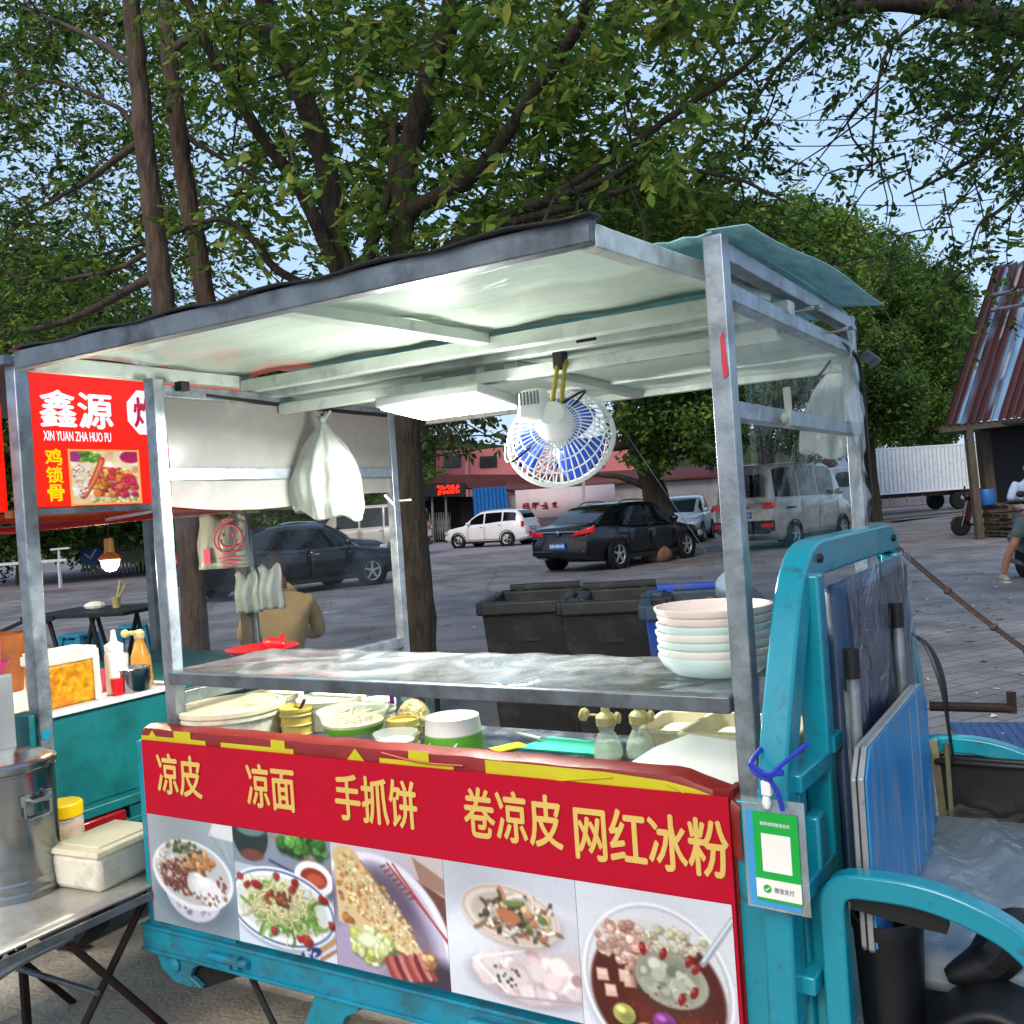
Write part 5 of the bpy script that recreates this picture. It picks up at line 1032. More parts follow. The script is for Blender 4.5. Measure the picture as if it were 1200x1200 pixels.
P2(MB().lathe([(0, 0), (.062, 0), (.066, .006), (.066, .08), (.07, .084), (.066, .086), (.062, .08), (.06, .01), (0, .008)], 32), 'body', M['steel'], t)
t = sc_('drinking_glass', 'clear glass tumbler behind the small steel pot', 'glass', -.15, .46)
P2(MB().lathe([(0, 0), (.03, 0), (.036, .13), (.033, .13), (.027, .006), (0, .006)], 24), 'body', M['pet'], t)
t = sc_('oil_cruet', 'tall clear cruet of orange oil next to the grey stall post', 'bottle', -.12, .535)
P2(MB().lathe([(0, 0), (.04, 0), (.042, .03), (.036, .11), (.022, .15), (.016, .17), (.018, .185)], 28), 'flask', M['pet_amber'], t)
P2(MB().lathe([(0, .002), (.039, .004), (.04, .03), (.038, .06), (0, .062)], 24), 'oil', M['orange_bits'], t)
P2(MB().lathe([(.019, .18), (.02, .20), (.012, .21), (0, .212)], 16).tube([(0, -.01, .20), (0, -.055, .205)], .008, 8).ball((0, -.062, .205), (.013, .016, .015)), 'cap', M['cap_cream'], t)
t = sc_('sauce_jar', 'small red jar squeezed between pickle tub and steel pot', 'jar', -.04, .365)
P2(MB().lathe([(0, 0), (.02, 0), (.022, .06), (0, .062)], 20), 'body', M['red_plastic'], t)
t = sc_('pink_cup', 'small pink cup behind the steel pot', 'cup', -.18, .43); P2(MB().lathe([(0, 0), (.022, 0), (.026, .08), (.023, .08), (.02, .005), (0, .005)], 20), 'body', M['pink_plastic'], t)
# left end: fryer box, pink bowls, basket
t = st_('gas_fryer', 'grey steel fryer box with a glowing orange heater at the left edge', 'fryer', .06, -.32, .62)
P2(MB().box((0, .06, .25), (.22, .22, .50)), 'case', M['fryer'], t, bevel=.006)
P2(MB().box((.114, .075, .22), (.008, .045, .50)), 'heater_tube', M['glow_orange'], t)
P2(MB().bar((-.09, -.03, -.6), (-.09, -.03, 0), .02, .02).bar((.09, -.03, -.6), (.09, -.03, 0), .02, .02).bar((.09, .15, -.6), (.09, .15, 0), .02, .02).bar((-.09, .15, -.6), (-.09, .15, 0), .02, .02), 'stand', M['dark_rust'], t)
t = thing('pink_bowl', 'pink plastic bowl on the fryer at the left edge', 'bowl', W(-2.28, -.185, 1.121), RZ)
P2(MB().lathe([(0, 0), (.03, 0), (.052, .03), (.056, .038), (.051, .038), (.028, .006), (0, .006)], 28), 'body', M['pink_plastic'], t)
t = thing('pink_beaker', 'tall bright pink beaker standing in the pink bowl at the left edge', 'cup', W(-2.28, -.185, 1.128), RZ); t.scale = (.85, .85, 1.9)
P2(MB().lathe([(0, 0), (.03, 0), (.034, .05), (.031, .05), (.027, .006), (0, .006)], 28), 'body', M['pink_plastic'], t)
t = thing('frying_basket', 'brown orange basket behind the left post of the left stall', 'basket', W(-3.05, .30, .942), RZ); t.scale = (.95, .95, 1.6)
P2(MB().lathe([(0, 0), (.08, 0), (.11, .14), (.105, .14), (.076, .006), (0, .006)], 28), 'body', M['wok_orange'], t)
# ------------------------------------------------------------------ foreground folding table with stockpot
TZ = .485
t = thing('steel_folding_table', 'low steel topped folding table on crossed rusty legs in the left foreground', 'table', W(-2.10, -.40, 0), RZ)
P2(MB().grid(10, 10, lambda u, v: (-.32 + u * .61, -.46 + v * .90, TZ - .004 + .002 * math.sin(u * 9 + v * 7))), 'top', M['table_top'], t, solid=.008)
P2(MB().bar((.32, -.46, TZ - .02), (.32, .44, TZ - .014), .006, .022).bar((-.32, -.46, TZ - .02), (-.32, .44, TZ - .014), .006, .022).bar((-.32, .44, TZ - .02), (.32, .44, TZ - .014), .006, .022).bar((-.32, -.46, TZ - .02), (.32, -.46, TZ - .014), .006, .022), 'apron', M['galv_dark'], t)
for x in (-.26, .24):
    P2(MB().tube([(x, .02, 0), (x, .40, TZ - .03)], .011, 10), 'leg', M['dark_rust'], t)
    P2(MB().tube([(x + .03, .44, 0), (x + .03, .10, TZ - .05)], .011, 10), 'leg', M['dark_rust'], t)
    P2(MB().tube([(x + .015, -.42, 0), (x + .015, -.10, TZ - .04)], .011, 10), 'leg', M['dark_rust'], t)
P2(MB().tube(spline([(.27, .12, TZ - .05), (.275, -.05, TZ - .055), (.275, -.2, TZ - .1), (.275, -.25, TZ - .16)], 6), .012, 8).tube([(-.26, .2, .24), (.25, .2, .24)], .009, 8), 'brace', M['galv_dark'], t)
pp = L(onz(8, 1046, TZ)); pr = .136
t = thing('stockpot', 'tall stainless stockpot with a lid and hinged side handle on the folding table', 'stockpot', W(pp.x, pp.y + .02, TZ), RZ)
hh = .405
P2(MB().lathe([(0, .0), (pr, .0), (pr, .018), (pr * .985, .024), (pr, .03), (pr, .05), (pr * .985, .056), (pr, .062), (pr, hh * .88), (pr * 1.03, hh * .885), (pr * 1.03, hh * .90), (pr * 1.0, hh * .905)], 64), 'body', M['steel'], t)
P2(MB().lathe([(pr * 1.0, hh * .90), (pr * 1.05, hh * .93), (pr * 1.05, hh * .955), (pr * .98, hh * .975), (pr * .9, hh * .98), (pr * .55, hh * 1.02), (0, hh * 1.035)], 64), 'lid', M['steel'], t)
ha = math.radians(2); c_, s_ = math.cos(ha), math.sin(ha); HM = frame((c_ * pr, s_ * pr, hh * .68), (-s_, c_, 0), (0, 0, 1), (c_, s_, 0))
P2(MB().box((-.035, .012, .006), (.022, .03, .014), HM).box((.035, .012, .006), (.022, .03, .014), HM).tube([HM @ Vector(v) for v in ((-.04, .02, .012), (-.04, -.035, .01), (-.03, -.042, .01), (.03, -.042, .01), (.04, -.035, .01), (.04, .02, .012))], .0035, 8).tube([HM @ Vector(v) for v in ((-.04, .018, .014), (-.02, .008, .02), (.02, .008, .02), (.04, .018, .014))], .006, 8), 'handle', M['galv'], t)
q = L(onz(78, 1004, TZ)); t = thing('sweet_jar', 'jar of orange bits with a yellow screw lid on the folding table', 'jar', W(q.x, q.y, TZ), RZ); t.scale = (1.2, 1.2, 1.2)
P2(MB().lathe([(0, 0), (.046, 0), (.05, .01), (.05, .10), (.045, .115)], 32), 'glass_wall', M['pet'], t)
P2(MB().lathe([(0, .003), (.046, .004), (.048, .09), (0, .098)], 32), 'filling', M['orange_bits'], t)
P2(MB().lathe([(.047, .112), (.050, .114), (.050, .145), (.046, .15), (0, .15)], 48), 'lid', M['yellow_lid'], t)
q = L(onz(118, 1040, TZ)); t = thing('food_container', 'cream rectangular food container with snap lid beside the stockpot', 'container', W(q.x - .055, q.y + .07, TZ), RZ + .1)
P2(MB().box((0, 0, .055), (.19, .235, .11), taper=1.1), 'body', M['bucket_white'], t, bevel=.018)
P2(MB().box((0, 0, .117), (.222, .272, .016), taper=.96).box((0, 0, .127), (.16, .20, .006)), 'lid', M['cream_plastic'], t, bevel=.006)
# ------------------------------------------------------------------ behind the stalls: folding table, stools, smiley bags, wooden post, red dish
bt = onY(118, 716, 5.4); t = thing('black_folding_table', 'black folding table on crossed legs behind the left stall', 'table', (bt.x, bt.y, 0), RZ * .4)
zt = bt.z
P2(MB().box((0, 0, zt), (.62, .5, .02)), 'top', M['trim_black'], t)
for y in (-.2, .2):
    P2(MB().tube([(-.22, y, 0), (.10, y, zt)], .012, 8).tube([(.10, y, 0), (-.18, y, zt)], .012, 8), 'leg', M['trim_black'], t); P2(MB().tube([(.28, y, 0), (.08, y, zt)], .012, 8), 'leg', M['trim_black'], t)
P2(MB().bar((-.62, -.22, zt - .12), (-.28, -.2, zt + .0), .04, .015).bar((-.6, -.1, zt - .16), (-.1, -.25, zt), .02, .02), 'hinged_flap', M['trim_black'], t)
sv = thing('paper_scrap', 'crumpled white tissue on the black folding table', 'tissue', (bt.x - .03, bt.y, zt + .012)); P2(MB().ball((0, 0, .02), (.06, .04, .025), n=9, m=6), 'crumple', M['paper_white'], sv, smooth=0)
sv = thing('chopstick_cup', 'cup with upright wooden sticks on the black folding table', 'cup', (bt.x + .09, bt.y, zt + .012)); P2(MB().lathe([(0, 0), (.02, 0), (.025, .06), (0, .055)], 16), 'cup_wall', M['wood_pale'], sv); P2(MB().tube([(0, 0, .03), (.03, 0, .15)], .008, 6).tube([(0, 0, .03), (.06, 0, .13)], .006, 6), 'sticks', M['wood_pale'], sv)
def stool(label, x, y, rz):
    t = thing('plastic_stool', label, 'stool', (x, y, 0), rz, 'teal plastic stools behind the left stall')
    P2(MB().box((0, 0, .45), (.30, .30, .04)), 'seat', M['stool'], t, bevel=.015)
    for sx, sy in ((1, 1), (-1, 1), (-1, -1), (1, -1)): P2(MB().bar((sx * .12, sy * .12, .44), (sx * .17, sy * .17, 0), .07, .05, up=(1, 0, 0)), 'leg', M['stool'], t)
    P2(MB().box((0, 0, .36), (.27, .27, .1), taper=.98), 'skirt', M['stool'], t)
    return t
for px, py, lb in ((92, 742, 'shorter looking teal plastic stool under the left half of the black table'), (155, 732, 'teal plastic stool behind the white squeeze bottle')):
    p = onz(px, py, .47); stool(lb, p.x, p.y, .3 + px * .01)
p = onY(292, 700, 4.3); t = thing('wooden_pole', 'weathered wooden pole behind the clear side sheet carrying bags', 'pole', (p.x, p.y, 0), 0); wp = p
P2(MB().bar((0, 0, 0), (-.02, 0, 1.62), .05, .05), 'shaft', M['wood'], t, bevel=.004)
P2(MB().bar((.03, .01, .0), (.01, .01, 1.5), .03, .03), 'batten', M['galv'], t)
def flatbag(label, px, py, Y, wpx, hpx, rz, prn=False):
    p = onY(px, py, Y); k = Y / FPX; w_, h_ = wpx * k, hpx * k
    t = thing('carrier_bag', label, 'bag', p, rz)
    P2(MB().grid(12, 12, lambda u, v: ((u - .5) * w_ * (1 - .16 * (1 - v) ** 2) + .004 * math.sin(v * 9), -.03 * math.sin(u * 3.14) * math.sin(v * 3.0) + .012 * math.sin(u * 17 + v * 3), -v * h_ + .015 * math.sin(u * 9) * (v < .1))), 'bag_body', M['bag'], t, smooth=180, solid=.004)
    if prn:
        mb = MB(); r = w_ * .26; cx, cz = w_ * .12, -h_ * .45; yy = -.040
        mb.tube([(cx + r * math.cos(a * PI / 14), yy, cz + r * math.sin(a * PI / 14)) for a in range(28)], r * .08, 5, closed=True)
        mb.tube([(cx + r * .6 * math.cos(PI + a * PI / 10), yy, cz + r * .6 * math.sin(PI + a * PI / 10)) for a in range(11)], r * .07, 5)
        for e in (-.35, .35): mb.ball((cx + r * e, yy, cz + r * .3), (r * .1, r * .06, r * .16))
        for k_ in range(3): mb.box((cx, yy, cz - r * (1.35 + .28 * k_)), (r * (1.6 - .3 * k_), .003, r * .13))
        mb.box((cx, yy, cz + r * 1.35), (r * .8, .003, r * .16)); mb.box((-w_ * .3, yy + .012, -h_ * .75), (w_ * .12, .003, h_ * .28))
        P2(mb, 'smiley_print', M['smiley'], t)
    return t
flatbag('carrier bag with red smiling face print on the wooden pole', 260, 604, 4.15, 62, 62, .1, True)
flatbag('plain white bag with two handles on the left side of the wooden pole', 288, 672, 4.22, 32, 46, -.1)
flatbag('plain white bag hanging right of the wooden pole near the seated man', 315, 664, 4.22, 30, 50, .15)
p = onz(252, 768, 1.0); t = thing('red_dish', 'red plastic colander dish seen through the clear sheet', 'dish', W(-2.15, .80, 1.015), RZ)
P2(MB().lathe([(0, 0), (.09, 0), (.135, .03), (.14, .036), (.13, .036), (.085, .006), (0, .006)], 32), 'bowl_wall', M['red_plastic'], t)
P2(MB().bar((.02, .02, .02), (.06, .06, .075), .03, .02).ball((.03, .03, .045), (.06, .025, .025)), 'scoop', M['red_plastic'], t)
# ------------------------------------------------------------------ wheelie bins
def bin_(label, p, rz, body, rim, fill=False, open_lid=True):
    t = thing('wheelie_bin', label, 'rubbish bin', p, rz, 'wheelie bins behind the cart')
    w0, d0, w1, d1, h = .42, .50, .56, .66, .98
    vs = []; 
    for w_, d_, z in ((w0, d0, .06), (w1, d1, h), (w1 - .03, d1 - .03, h), (w0, d0, .5)): vs += [(-w_ / 2, -d_ / 2, z), (w_ / 2, -d_ / 2, z), (w_ / 2, d_ / 2, z), (-w_ / 2, d_ / 2, z)]
    fs = [(3, 2, 1, 0)] + [(i * 4 + k, i * 4 + (k + 1) % 4, i * 4 + 4 + (k + 1) % 4, i * 4 + 4 + k) for i in range(3) for k in range(4)] + [(12, 13, 14, 15)]
    P2(MB().add(vs, fs), 'body', M[body], t, bevel=.012)
    mb = MB()
    for a, b in (((-w1 / 2, -d1 / 2), (w1 / 2, -d1 / 2)), ((w1 / 2, -d1 / 2), (w1 / 2, d1 / 2)), ((w1 / 2, d1 / 2), (-w1 / 2, d1 / 2)), ((-w1 / 2, d1 / 2), (-w1 / 2, -d1 / 2))): mb.bar((a[0], a[1], h - .02), (b[0], b[1], h - .02), .06, .075)
    P2(mb, 'rim', M[rim], t, bevel=.012)
    P2(MB().tube([(-w1 / 2 + .06, d1 / 2 + .05, h + .03), (w1 / 2 - .06, d1 / 2 + .05, h + .03)], .025, 10).box((-.15, d1 / 2 + .03, h), (.04, .09, .05)).box((.15, d1 / 2 + .03, h), (.04, .09, .05)), 'grip', M[body], t)
    P2(MB().box((0, -d0 / 2 - .052, .56), (.16, .006, .12)).box((0, -d0 / 2 - .07, .78), (.1, .006, .02)), 'badge_plate', M[body], t)
    for sx in (-1, 1): P2(MB().lathe([(0, -.03), (.1, -.03), (.1, .03), (0, .03)], 20, frame((sx * .2, d0 / 2 + .05, .1), (0, 0, 1), (0, 1, 0), (-1, 0, 0))), 'wheel', M['rubber'], t)
    if open_lid: P2(MB().grid(6, 4, lambda u, v: (-w1 / 2 + u * w1, d1 / 2 + .05 + .03 * v + .02 * math.sin(u * 3.1), h + .02 - v * .55)), 'lid', M[body], t, solid=.015)
    if fill:
        r_ = P2(MB().grid(16, 16, lambda u, v: ((u - .5) * (w1 - .06), (v - .5) * (d1 - .06), h - .05 + .04 * math.sin(u * 13) * math.sin(v * 11 + u * 4))), 'rubbish', M['rubbish'], t)
    return t
BZ_ = math.radians(-9)
b0 = onz(632, 708, .98)
for i, (px, py, lb, bo, ri, fl) in enumerate(((630, 700, 'dark grey wheelie bin leftmost in the row behind the cart', 'bin_grey', 'bin_grey', False), (722, 699, 'dark grey wheelie bin with bluish rim in the middle of the row', 'bin_grey', 'bin_grey', False), (820, 702, 'blue wheelie bin heaped with rubbish right of the grey bins', 'bin_blue', 'bin_rim_blue', True))):
    p = onz(px, py, .98); bin_(lb, (p.x, p.y, 0), BZ_, bo, ri, fl)
p = onz(868, 680, 1.06); t = thing('rubbish_bag', 'knotted pale plastic rubbish bag on the blue bin', 'bag', (p.x - .04, p.y + .05, .97), 0); t.scale = (.8, .8, .62)
P2(MB().grid(24, 12, lambda u, v: (.14 * math.sin(v * PI * .98 + .03) * (1 - .5 * v) * math.cos(2 * PI * u) * (1 + .16 * math.sin(u * 31.4 + v * 5)), .14 * math.sin(v * PI * .98 + .03) * (1 - .5 * v) * math.sin(2 * PI * u) * (1 + .16 * math.sin(u * 25.1 + v * 7)), .10 - .12 * math.cos(v * PI) + .02 * math.sin(u * 19 + v * 8))), 'bag_body', mat('pale_blue_bag', 'a8bcd4', .35, 0, .1, 6, bump=.4, bscale=12, translucent=.3), t, smooth=180)
# ------------------------------------------------------------------ cars
def interp(xs, ys):
    xs, ys = np.array(xs, float), np.array(ys, float)
    def f(x):
        i = int(np.clip(np.searchsorted(xs, x) - 1, 0, len(xs) - 2)); t = float(np.clip((x - xs[i]) / (xs[i + 1] - xs[i]), 0, 1))
        d = np.gradient(ys, xs); h = xs[i + 1] - xs[i]; t2, t3 = t * t, t * t * t
        # limited tangents keep the outline from overshooting
        s = (ys[i + 1] - ys[i]) / h; d0 = np.clip(d[i], -3 * abs(s), 3 * abs(s)); d1 = np.clip(d[i + 1], -3 * abs(s), 3 * abs(s))
        return float((2 * t3 - 3 * t2 + 1) * ys[i] + (t3 - 2 * t2 + t) * h * d0 + (-2 * t3 + 3 * t2) * ys[i + 1] + (t3 - t2) * h * d1)
    return f
CARS = {
 'sedan': dict(L=4.8, W=1.83, H=1.47, belt=[(-2.4, .78), (-2.3, .98), (-1.75, 1.03), (-1.2, .98), (0, .93), (.95, .93), (1.6, .84), (2.2, .72), (2.4, .52)], roof=[(-1.95, 1.02), (-1.5, 1.24), (-.85, 1.43), (-.2, 1.47), (.35, 1.43), (.85, 1.2), (1.25, .93)], wheels=(-1.42, 1.42), wr=.33, win=[(-1.50, -.98), (-.93, -.12), (-.04, .78)]),
 'suv': dict(L=4.4, W=1.8, H=1.68, belt=[(-2.2, .85), (-2.12, 1.1), (-1.8, 1.13), (0, 1.06), (1.0, 1.02), (1.6, .95), (2.05, .82), (2.2, .55)], roof=[(-2.12, 1.1), (-1.95, 1.45), (-1.7, 1.63), (-.6, 1.68), (.2, 1.63), (.7, 1.38), (1.2, 1.02)], wheels=(-1.3, 1.35), wr=.35, win=[(-1.75, -1.1), (-1.02, -.12), (-.04, .72)]),
 'hatch': dict(L=4.2, W=1.75, H=1.5, belt=[(-2.1, .8), (-2.0, 1.0), (-1.6, 1.0), (0, .94), (.9, .93), (1.5, .85), (1.95, .7), (2.1, .5)], roof=[(-2.0, 1.0), (-1.7, 1.3), (-1.3, 1.45), (-.4, 1.5), (.15, 1.45), (.75, 1.2), (1.2, .93)], wheels=(-1.25, 1.3), wr=.31, win=[(-1.55, -.95), (-.88, -.1), (-.02, .74)]),
 'van': dict(L=4.3, W=1.66, H=1.94, belt=[(-2.15, .95), (-2.12, 1.15), (-1.6, 1.14), (0, 1.12), (1.2, 1.1), (1.75, .98), (2.05, .82), (2.15, .5)], roof=[(-2.13, 1.15), (-2.08, 1.6), (-1.95, 1.87), (-1.6, 1.93), (.3, 1.94), (.85, 1.87), (1.35, 1.5), (1.78, 1.0)], wheels=(-1.28, 1.3), wr=.30, win=[(-1.92, -.92), (-.84, .04), (.12, .98)]),
}
def car(name, label, style, paint, loc, rz, group=None, plate=True, cat='car', stripe=False):
    S_ = CARS[style]; Ln, Wd = S_['L'], S_['W']; hw = Wd / 2
    t = thing(name, label, cat, loc, rz, group)
    bf = interp(*zip(*S_['belt'])); rf = interp(*zip(*S_['roof'])); r0, r1 = S_['roof'][0][0], S_['roof'][-1][0]
    def wf(x): return hw * (1 - .16 * max(0, (abs(x) / (Ln / 2)) - .45) ** 2 / .3)
    boxy = style == 'van'
    tw = .86 if boxy else .74
    N = 48
    mb = MB(); rows = []
    for i in range(N + 1):
        x = -Ln / 2 + Ln * i / N; zb = bf(x); w_ = wf(x); zl = .20 + .14 * max(0, abs(x) / (Ln / 2) - .75) / .25
        rows.append([(x, s * w_ * k, z) for s in (1,) for k, z in ((.0, zl), (.84, zl), (.96, zl + .1), (1, zl + (zb - zl) * .55), (.985, zb - .06), (.94, zb - .008), (.6, zb + .012), (0, zb + .02))])
    full = []
    for r in rows: full.append(r + [(x, -y, z) for x, y, z in r[-2:0:-1]])
    m = len(full[0]); vs = [q for r in full for q in r]
    fs = [(i * m + k, i * m + (k + 1) % m, (i + 1) * m + (k + 1) % m, (i + 1) * m + k) for i in range(N) for k in range(m)] + [tuple(range(m))[::-1], tuple(N * m + k for k in range(m))]
    mb.add(vs, fs)
    def side(x, z):
        zb = bf(x) - .02; zt = max(rf(x) - .05, zb + .01); k = np.clip((z - zb) / (zt - zb), 0, 1); return wf(x) * (.94 + (tw - .94) * k) 
    def topw(x): return wf(x) * tw
    G = 30; vs = []
    for i in range(G + 1):
        x = r0 + (r1 - r0) * i / G; zb = bf(x) - .03; zr = max(rf(x), bf(x) + .005); zs = max(zr - .05, zb + .01)
        ks = [(side(x, zb), zb), (side(x, (zb + zs) / 2), (zb + zs) / 2), (side(x, zs), zs), (topw(x) * .93, zr - .012), (topw(x) * .6, zr + .006), (0, zr + .014)]
        vs += [(x, y, z) for y, z in ks] + [(x, -y, z) for y, z in ks[-2::-1]]
    m = 11
    mb.add(vs, [(i * m + k, i * m + k + 1, (i + 1) * m + k + 1, (i + 1) * m + k) for i in range(G) for k in range(m - 1)] + [tuple(range(m)), tuple(G * m + k for k in range(m))[::-1]])
    P2(mb, 'body', M[paint], t, smooth=50)
    # glass
    for s in (1, -1):
        for (a, b) in S_['win']:
            def wfn(u, v, a=a, b=b, s=s):
                x = a + (b - a) * u; lo = bf(x) + .03; hi = max(rf(x) - .10, lo + .03)
                z = lo + (hi - lo) * v; return (x, s * (side(x, z) + .007), z)
            P2(MB().grid(8, 5, wfn), 'side_window', M['car_glass'], t)
        # door skins
        for (a, b) in ((S_['win'][1][0] - .04, S_['win'][1][1] + .035), (S_['win'][2][0] - .035, S_['win'][2][1] + .12)):
            def dfn(u, v, a=a, b=b, s=s):
                x = a + (b - a) * u; zb = bf(x) - .03; z = .34 + (zb - .34) * v; zl = .2
                zz = [zl, zl + .1, zl + (bf(x) - zl) * .55, bf(x) - .06, bf(x)]; kk = [.84, .96, 1, .985, .94]
                return (x, s * (wf(x) * float(np.interp(z, zz, kk)) + .006), z)
            d_ = P2(MB().grid(6, 8, dfn), 'door', M[paint], t, solid=.008)
            xh = a + .12; P2(MB().box((xh, s * (wf(xh) * .99 + .016), bf(xh) - .12), (.14, .03, .028)), 'handle', M['chrome'], d_)
        xm = S_['win'][2][1] + .02; P2(MB().ball((xm, s * (hw + .07), bf(xm) + .09), (.08, .11, .075)), 'mirror', M[paint], t)
        P2(MB().box((0, s * (hw * .955), .25), (Ln * .56, .05, .1)), 'sill', M['trim_black'], t)
    fr = interp(*zip(*S_['roof']))
    def gl(xa, xb):
        def f(u, v):
            x = xa + (xb - xa) * u; y = (v - .5) * 2; w_ = topw(x) * (.97 if not boxy else .95); return (x, y * w_ * .94, max(rf(x), bf(x)) + .014 * (1 - y * y) + .012)
        return MB().grid(10, 8, f)
    rr = S_['roof']
    P2(gl(rr[0][0] + (.06 if not boxy else .0), rr[2][0] - (.06 if not boxy else -.02)) if not boxy else MB().grid(6, 8, lambda u, v: (-2.13 + .05 * u - .016, (v - .5) * 2 * wf(-2.1) * (.80 - .06 * u), 1.2 + u * .50)), 'rear_window', M['car_glass'] if style != 'hatch' else M['windscreen'], t)
    P2(gl(rr[-3][0] + .08, rr[-1][0] - .06), 'windscreen', M['windscreen'], t)
    # wheels
    for xw in S_['wheels']:
        for s in (1, -1):
            FW = frame((xw, s * (hw - .09), S_['wr']), (1, 0, 0), (0, 0, 1), (0, -s * -1.0, 0)) if False else frame((xw, s * (hw - .095), S_['wr']), (s, 0, 0), (0, 0, 1), (0, -s, 0)) 
            R_ = S_['wr']; FW = Matrix.Translation((xw, s * (hw - .1), R_)) @ Matrix.Rotation(-s * PI / 2, 4, 'X')
            ar = P2(MB().lathe([(0, .05), (R_ * 1.17, .05), (R_ * 1.17, .118 - (.0 if not boxy else .0)), (R_ * 1.10, .12), (R_ * 1.08, .06)], 32, FW), 'wheel_arch', M['trim_black'], t)
            wl = P2(MB().lathe([(R_ * .62, -.08), (R_ * .93, -.1), (R_, -.06), (R_, .06), (R_ * .93, .105), (R_ * .66, .112), (R_ * .64, .06)], 32, FW), 'wheel', M['rubber'], t)
            mb = MB().lathe([(R_ * .66, .108), (R_ * .6, .10), (R_ * .58, .075)], 32, FW, caps=False).lathe([(0, .105), (R_ * .16, .10), (R_ * .2, .08)], 16, FW)
            for k in range(5):
                a = k * 2 * PI / 5 + .3; c_, s_ = math.cos(a), math.sin(a)
                mb.box((0, 0, 0), (R_ * .5, R_ * .14, .02), FW @ Matrix.Translation((c_ * R_ * .36, s_ * R_ * .36, .092)) @ Matrix.Rotation(a, 4, 'Z'))
            mb2 = MB().lathe([(0, .064), (R_ * .58, .064)], 24, FW)
            rm = P2(mb, 'rim', M['rim'], wl); P2(mb2, 'brake_well', M['trim_black'], wl)
    # lamps, plates, bumpers
    xr, xf = -Ln / 2, Ln / 2
    zl_ = bf(xr + .12) - .14
    for s in (1, -1):
        if boxy: P2(MB().box((xr - .005, s * hw * .76, 1.0), (.05, .24, .13)).box((xr + .03, s * hw * .88, 1.0), (.06, .1, .13)), 'tail_lamp', M['tail_red'], t, bevel=.02); P2(MB().box((xr - .002, s * hw * .72, .56), (.05, .3, .09)), 'reflector', M['tail_red'], t, bevel=.01)
        elif style == 'suv': P2(MB().box((xr + .10, s * hw * .86, 1.0), (.12, .16, .26)), 'tail_lamp', M['tail_red'], t, bevel=.03)
        else: P2(MB().grid(8, 4, lambda u, v, s=s: (xr + .006 + .36 * max(0, u - .45) ** 1.5 - .012, s * (hw * (.46 + .50 * min(1, u * 1.15)) + .004 * u), .80 + (.06 + .09 * u) * (v) + .07 * u)), 'tail_lamp', M['tail_red'], t, solid=.05)
        P2(MB().box((xf - .16, s * hw * .74, bf(xf - .15) - .10), (.24, .30, .14)), 'head_lamp', M['head_lamp'], t, bevel=.03)
    P2(MB().box((xr - .01, 0, .44), (.10, Wd * .8, .12)), 'rear_bumper', M['trim_black'] if boxy else M[paint], t, bevel=.03)
    P2(MB().box((xf - .0, 0, .40), (.08, Wd * .78, .20)), 'front_grille', M['trim_black'], t, bevel=.03)
    if boxy: P2(MB().box((xr - .0, 0, .55), (.05, Wd * .93, .24)), 'lower_band', M['trim_black'], t, bevel=.02); P2(MB().box((xr - .012, .0, .98), (.03, .34, .05)), 'name_strip', M['trim_black'], t)
    if style == 'sedan': P2(MB().box((xr - .004, 0, .90), (.03, Wd * .62, .025)), 'chrome_bar', M['chrome'], t, bevel=.008); P2(MB().lathe([(.03, 0), (.045, .005), (.045, .01), (.03, .012)], 20, frame((xr - .02, 0, .885), (0, 1, 0), (0, 0, 1), (-1, 0, 0))), 'round_emblem', M['chrome'], t)
    if plate:
        zp = {'sedan': .60, 'suv': .78, 'van': .8, 'hatch': .7}[style]
        pl_ = P2(MB().box((xr - .055 if style == 'sedan' else xr - .025, 0, zp), (.03, .44, .14)), 'number_plate', M['plate_blue'], t)
        mb = MB()
        for k in range(7): mb.box((xr - .072 if style == 'sedan' else xr - .042, -.17 + k * .057, zp), (.004, .034, .075 - .02 * (k % 3 == 1)))
        P2(mb, 'plate_marks', M['mark_white'], pl_)
    if style in ('suv', 'sedan') and paint != 'car_navy':
        for s in (1, -1): P2(MB().tube(spline([(-.9, s * topw(-.9) * .82, rf(-.9) + .01), (-.6, s * topw(-.5) * .82, rf(-.5) + .045), (.0, s * topw(0) * .82, rf(0) + .04), (.25, s * topw(.2) * .82, rf(.2) + .012)], 5), .016, 6), 'roof_bar', M['chrome'], t)
    if stripe:
        mb = MB()
        for k in range(6): mb.box((-1.55 + k * .09, -(wf(-1.5) * 1.0 + .014), .92), (.065, .006, .05))
        P2(mb, 'side_marks', M['trim_black'], t)
    return t
def place2(pa, pb, wa, wb, toward):
    """ground points of two wheels on the near side -> car centre + heading"""
    a, b = onz(*pa), onz(*pb); d = (b - a).normalized(); return a, b, math.atan2(d.y, d.x)
def put(style, pr, pf, side, **k):
    """pr / pf: where the rear / front wheel of the near side meets the ground"""
    a, b, h = place2(pr, pf, 0, 0, 0); S_ = CARS[style]; wb = S_['wheels'][1] - S_['wheels'][0]
    mid = (a + b) / 2; sc = (b - a).length / wb
    n = Vector((-math.sin(h), math.cos(h), 0)) * side            # from near side to centre line
    c = mid + n * (S_['W'] / 2 - .1) - Vector((math.cos(h), math.sin(h), 0)) * (S_['wheels'][0] + S_['wheels'][1]) / 2
    return c, h, sc
def carp(name, label, style, paint, pr, pf, side, **k):
    c, h, sc = put(style, pr, pf, side); 
    o = car(name, label, style, paint, (c.x, c.y, 0), h, **k)
    if style == 'van': o.scale = (1.13,) * 3
    return o
def carh(name, label, style, paint, p, h, sc=1., **k):
    o = car(name, label, style, paint, (p.x, p.y, 0), math.radians(h), **k); o.scale = (sc,) * 3; return o
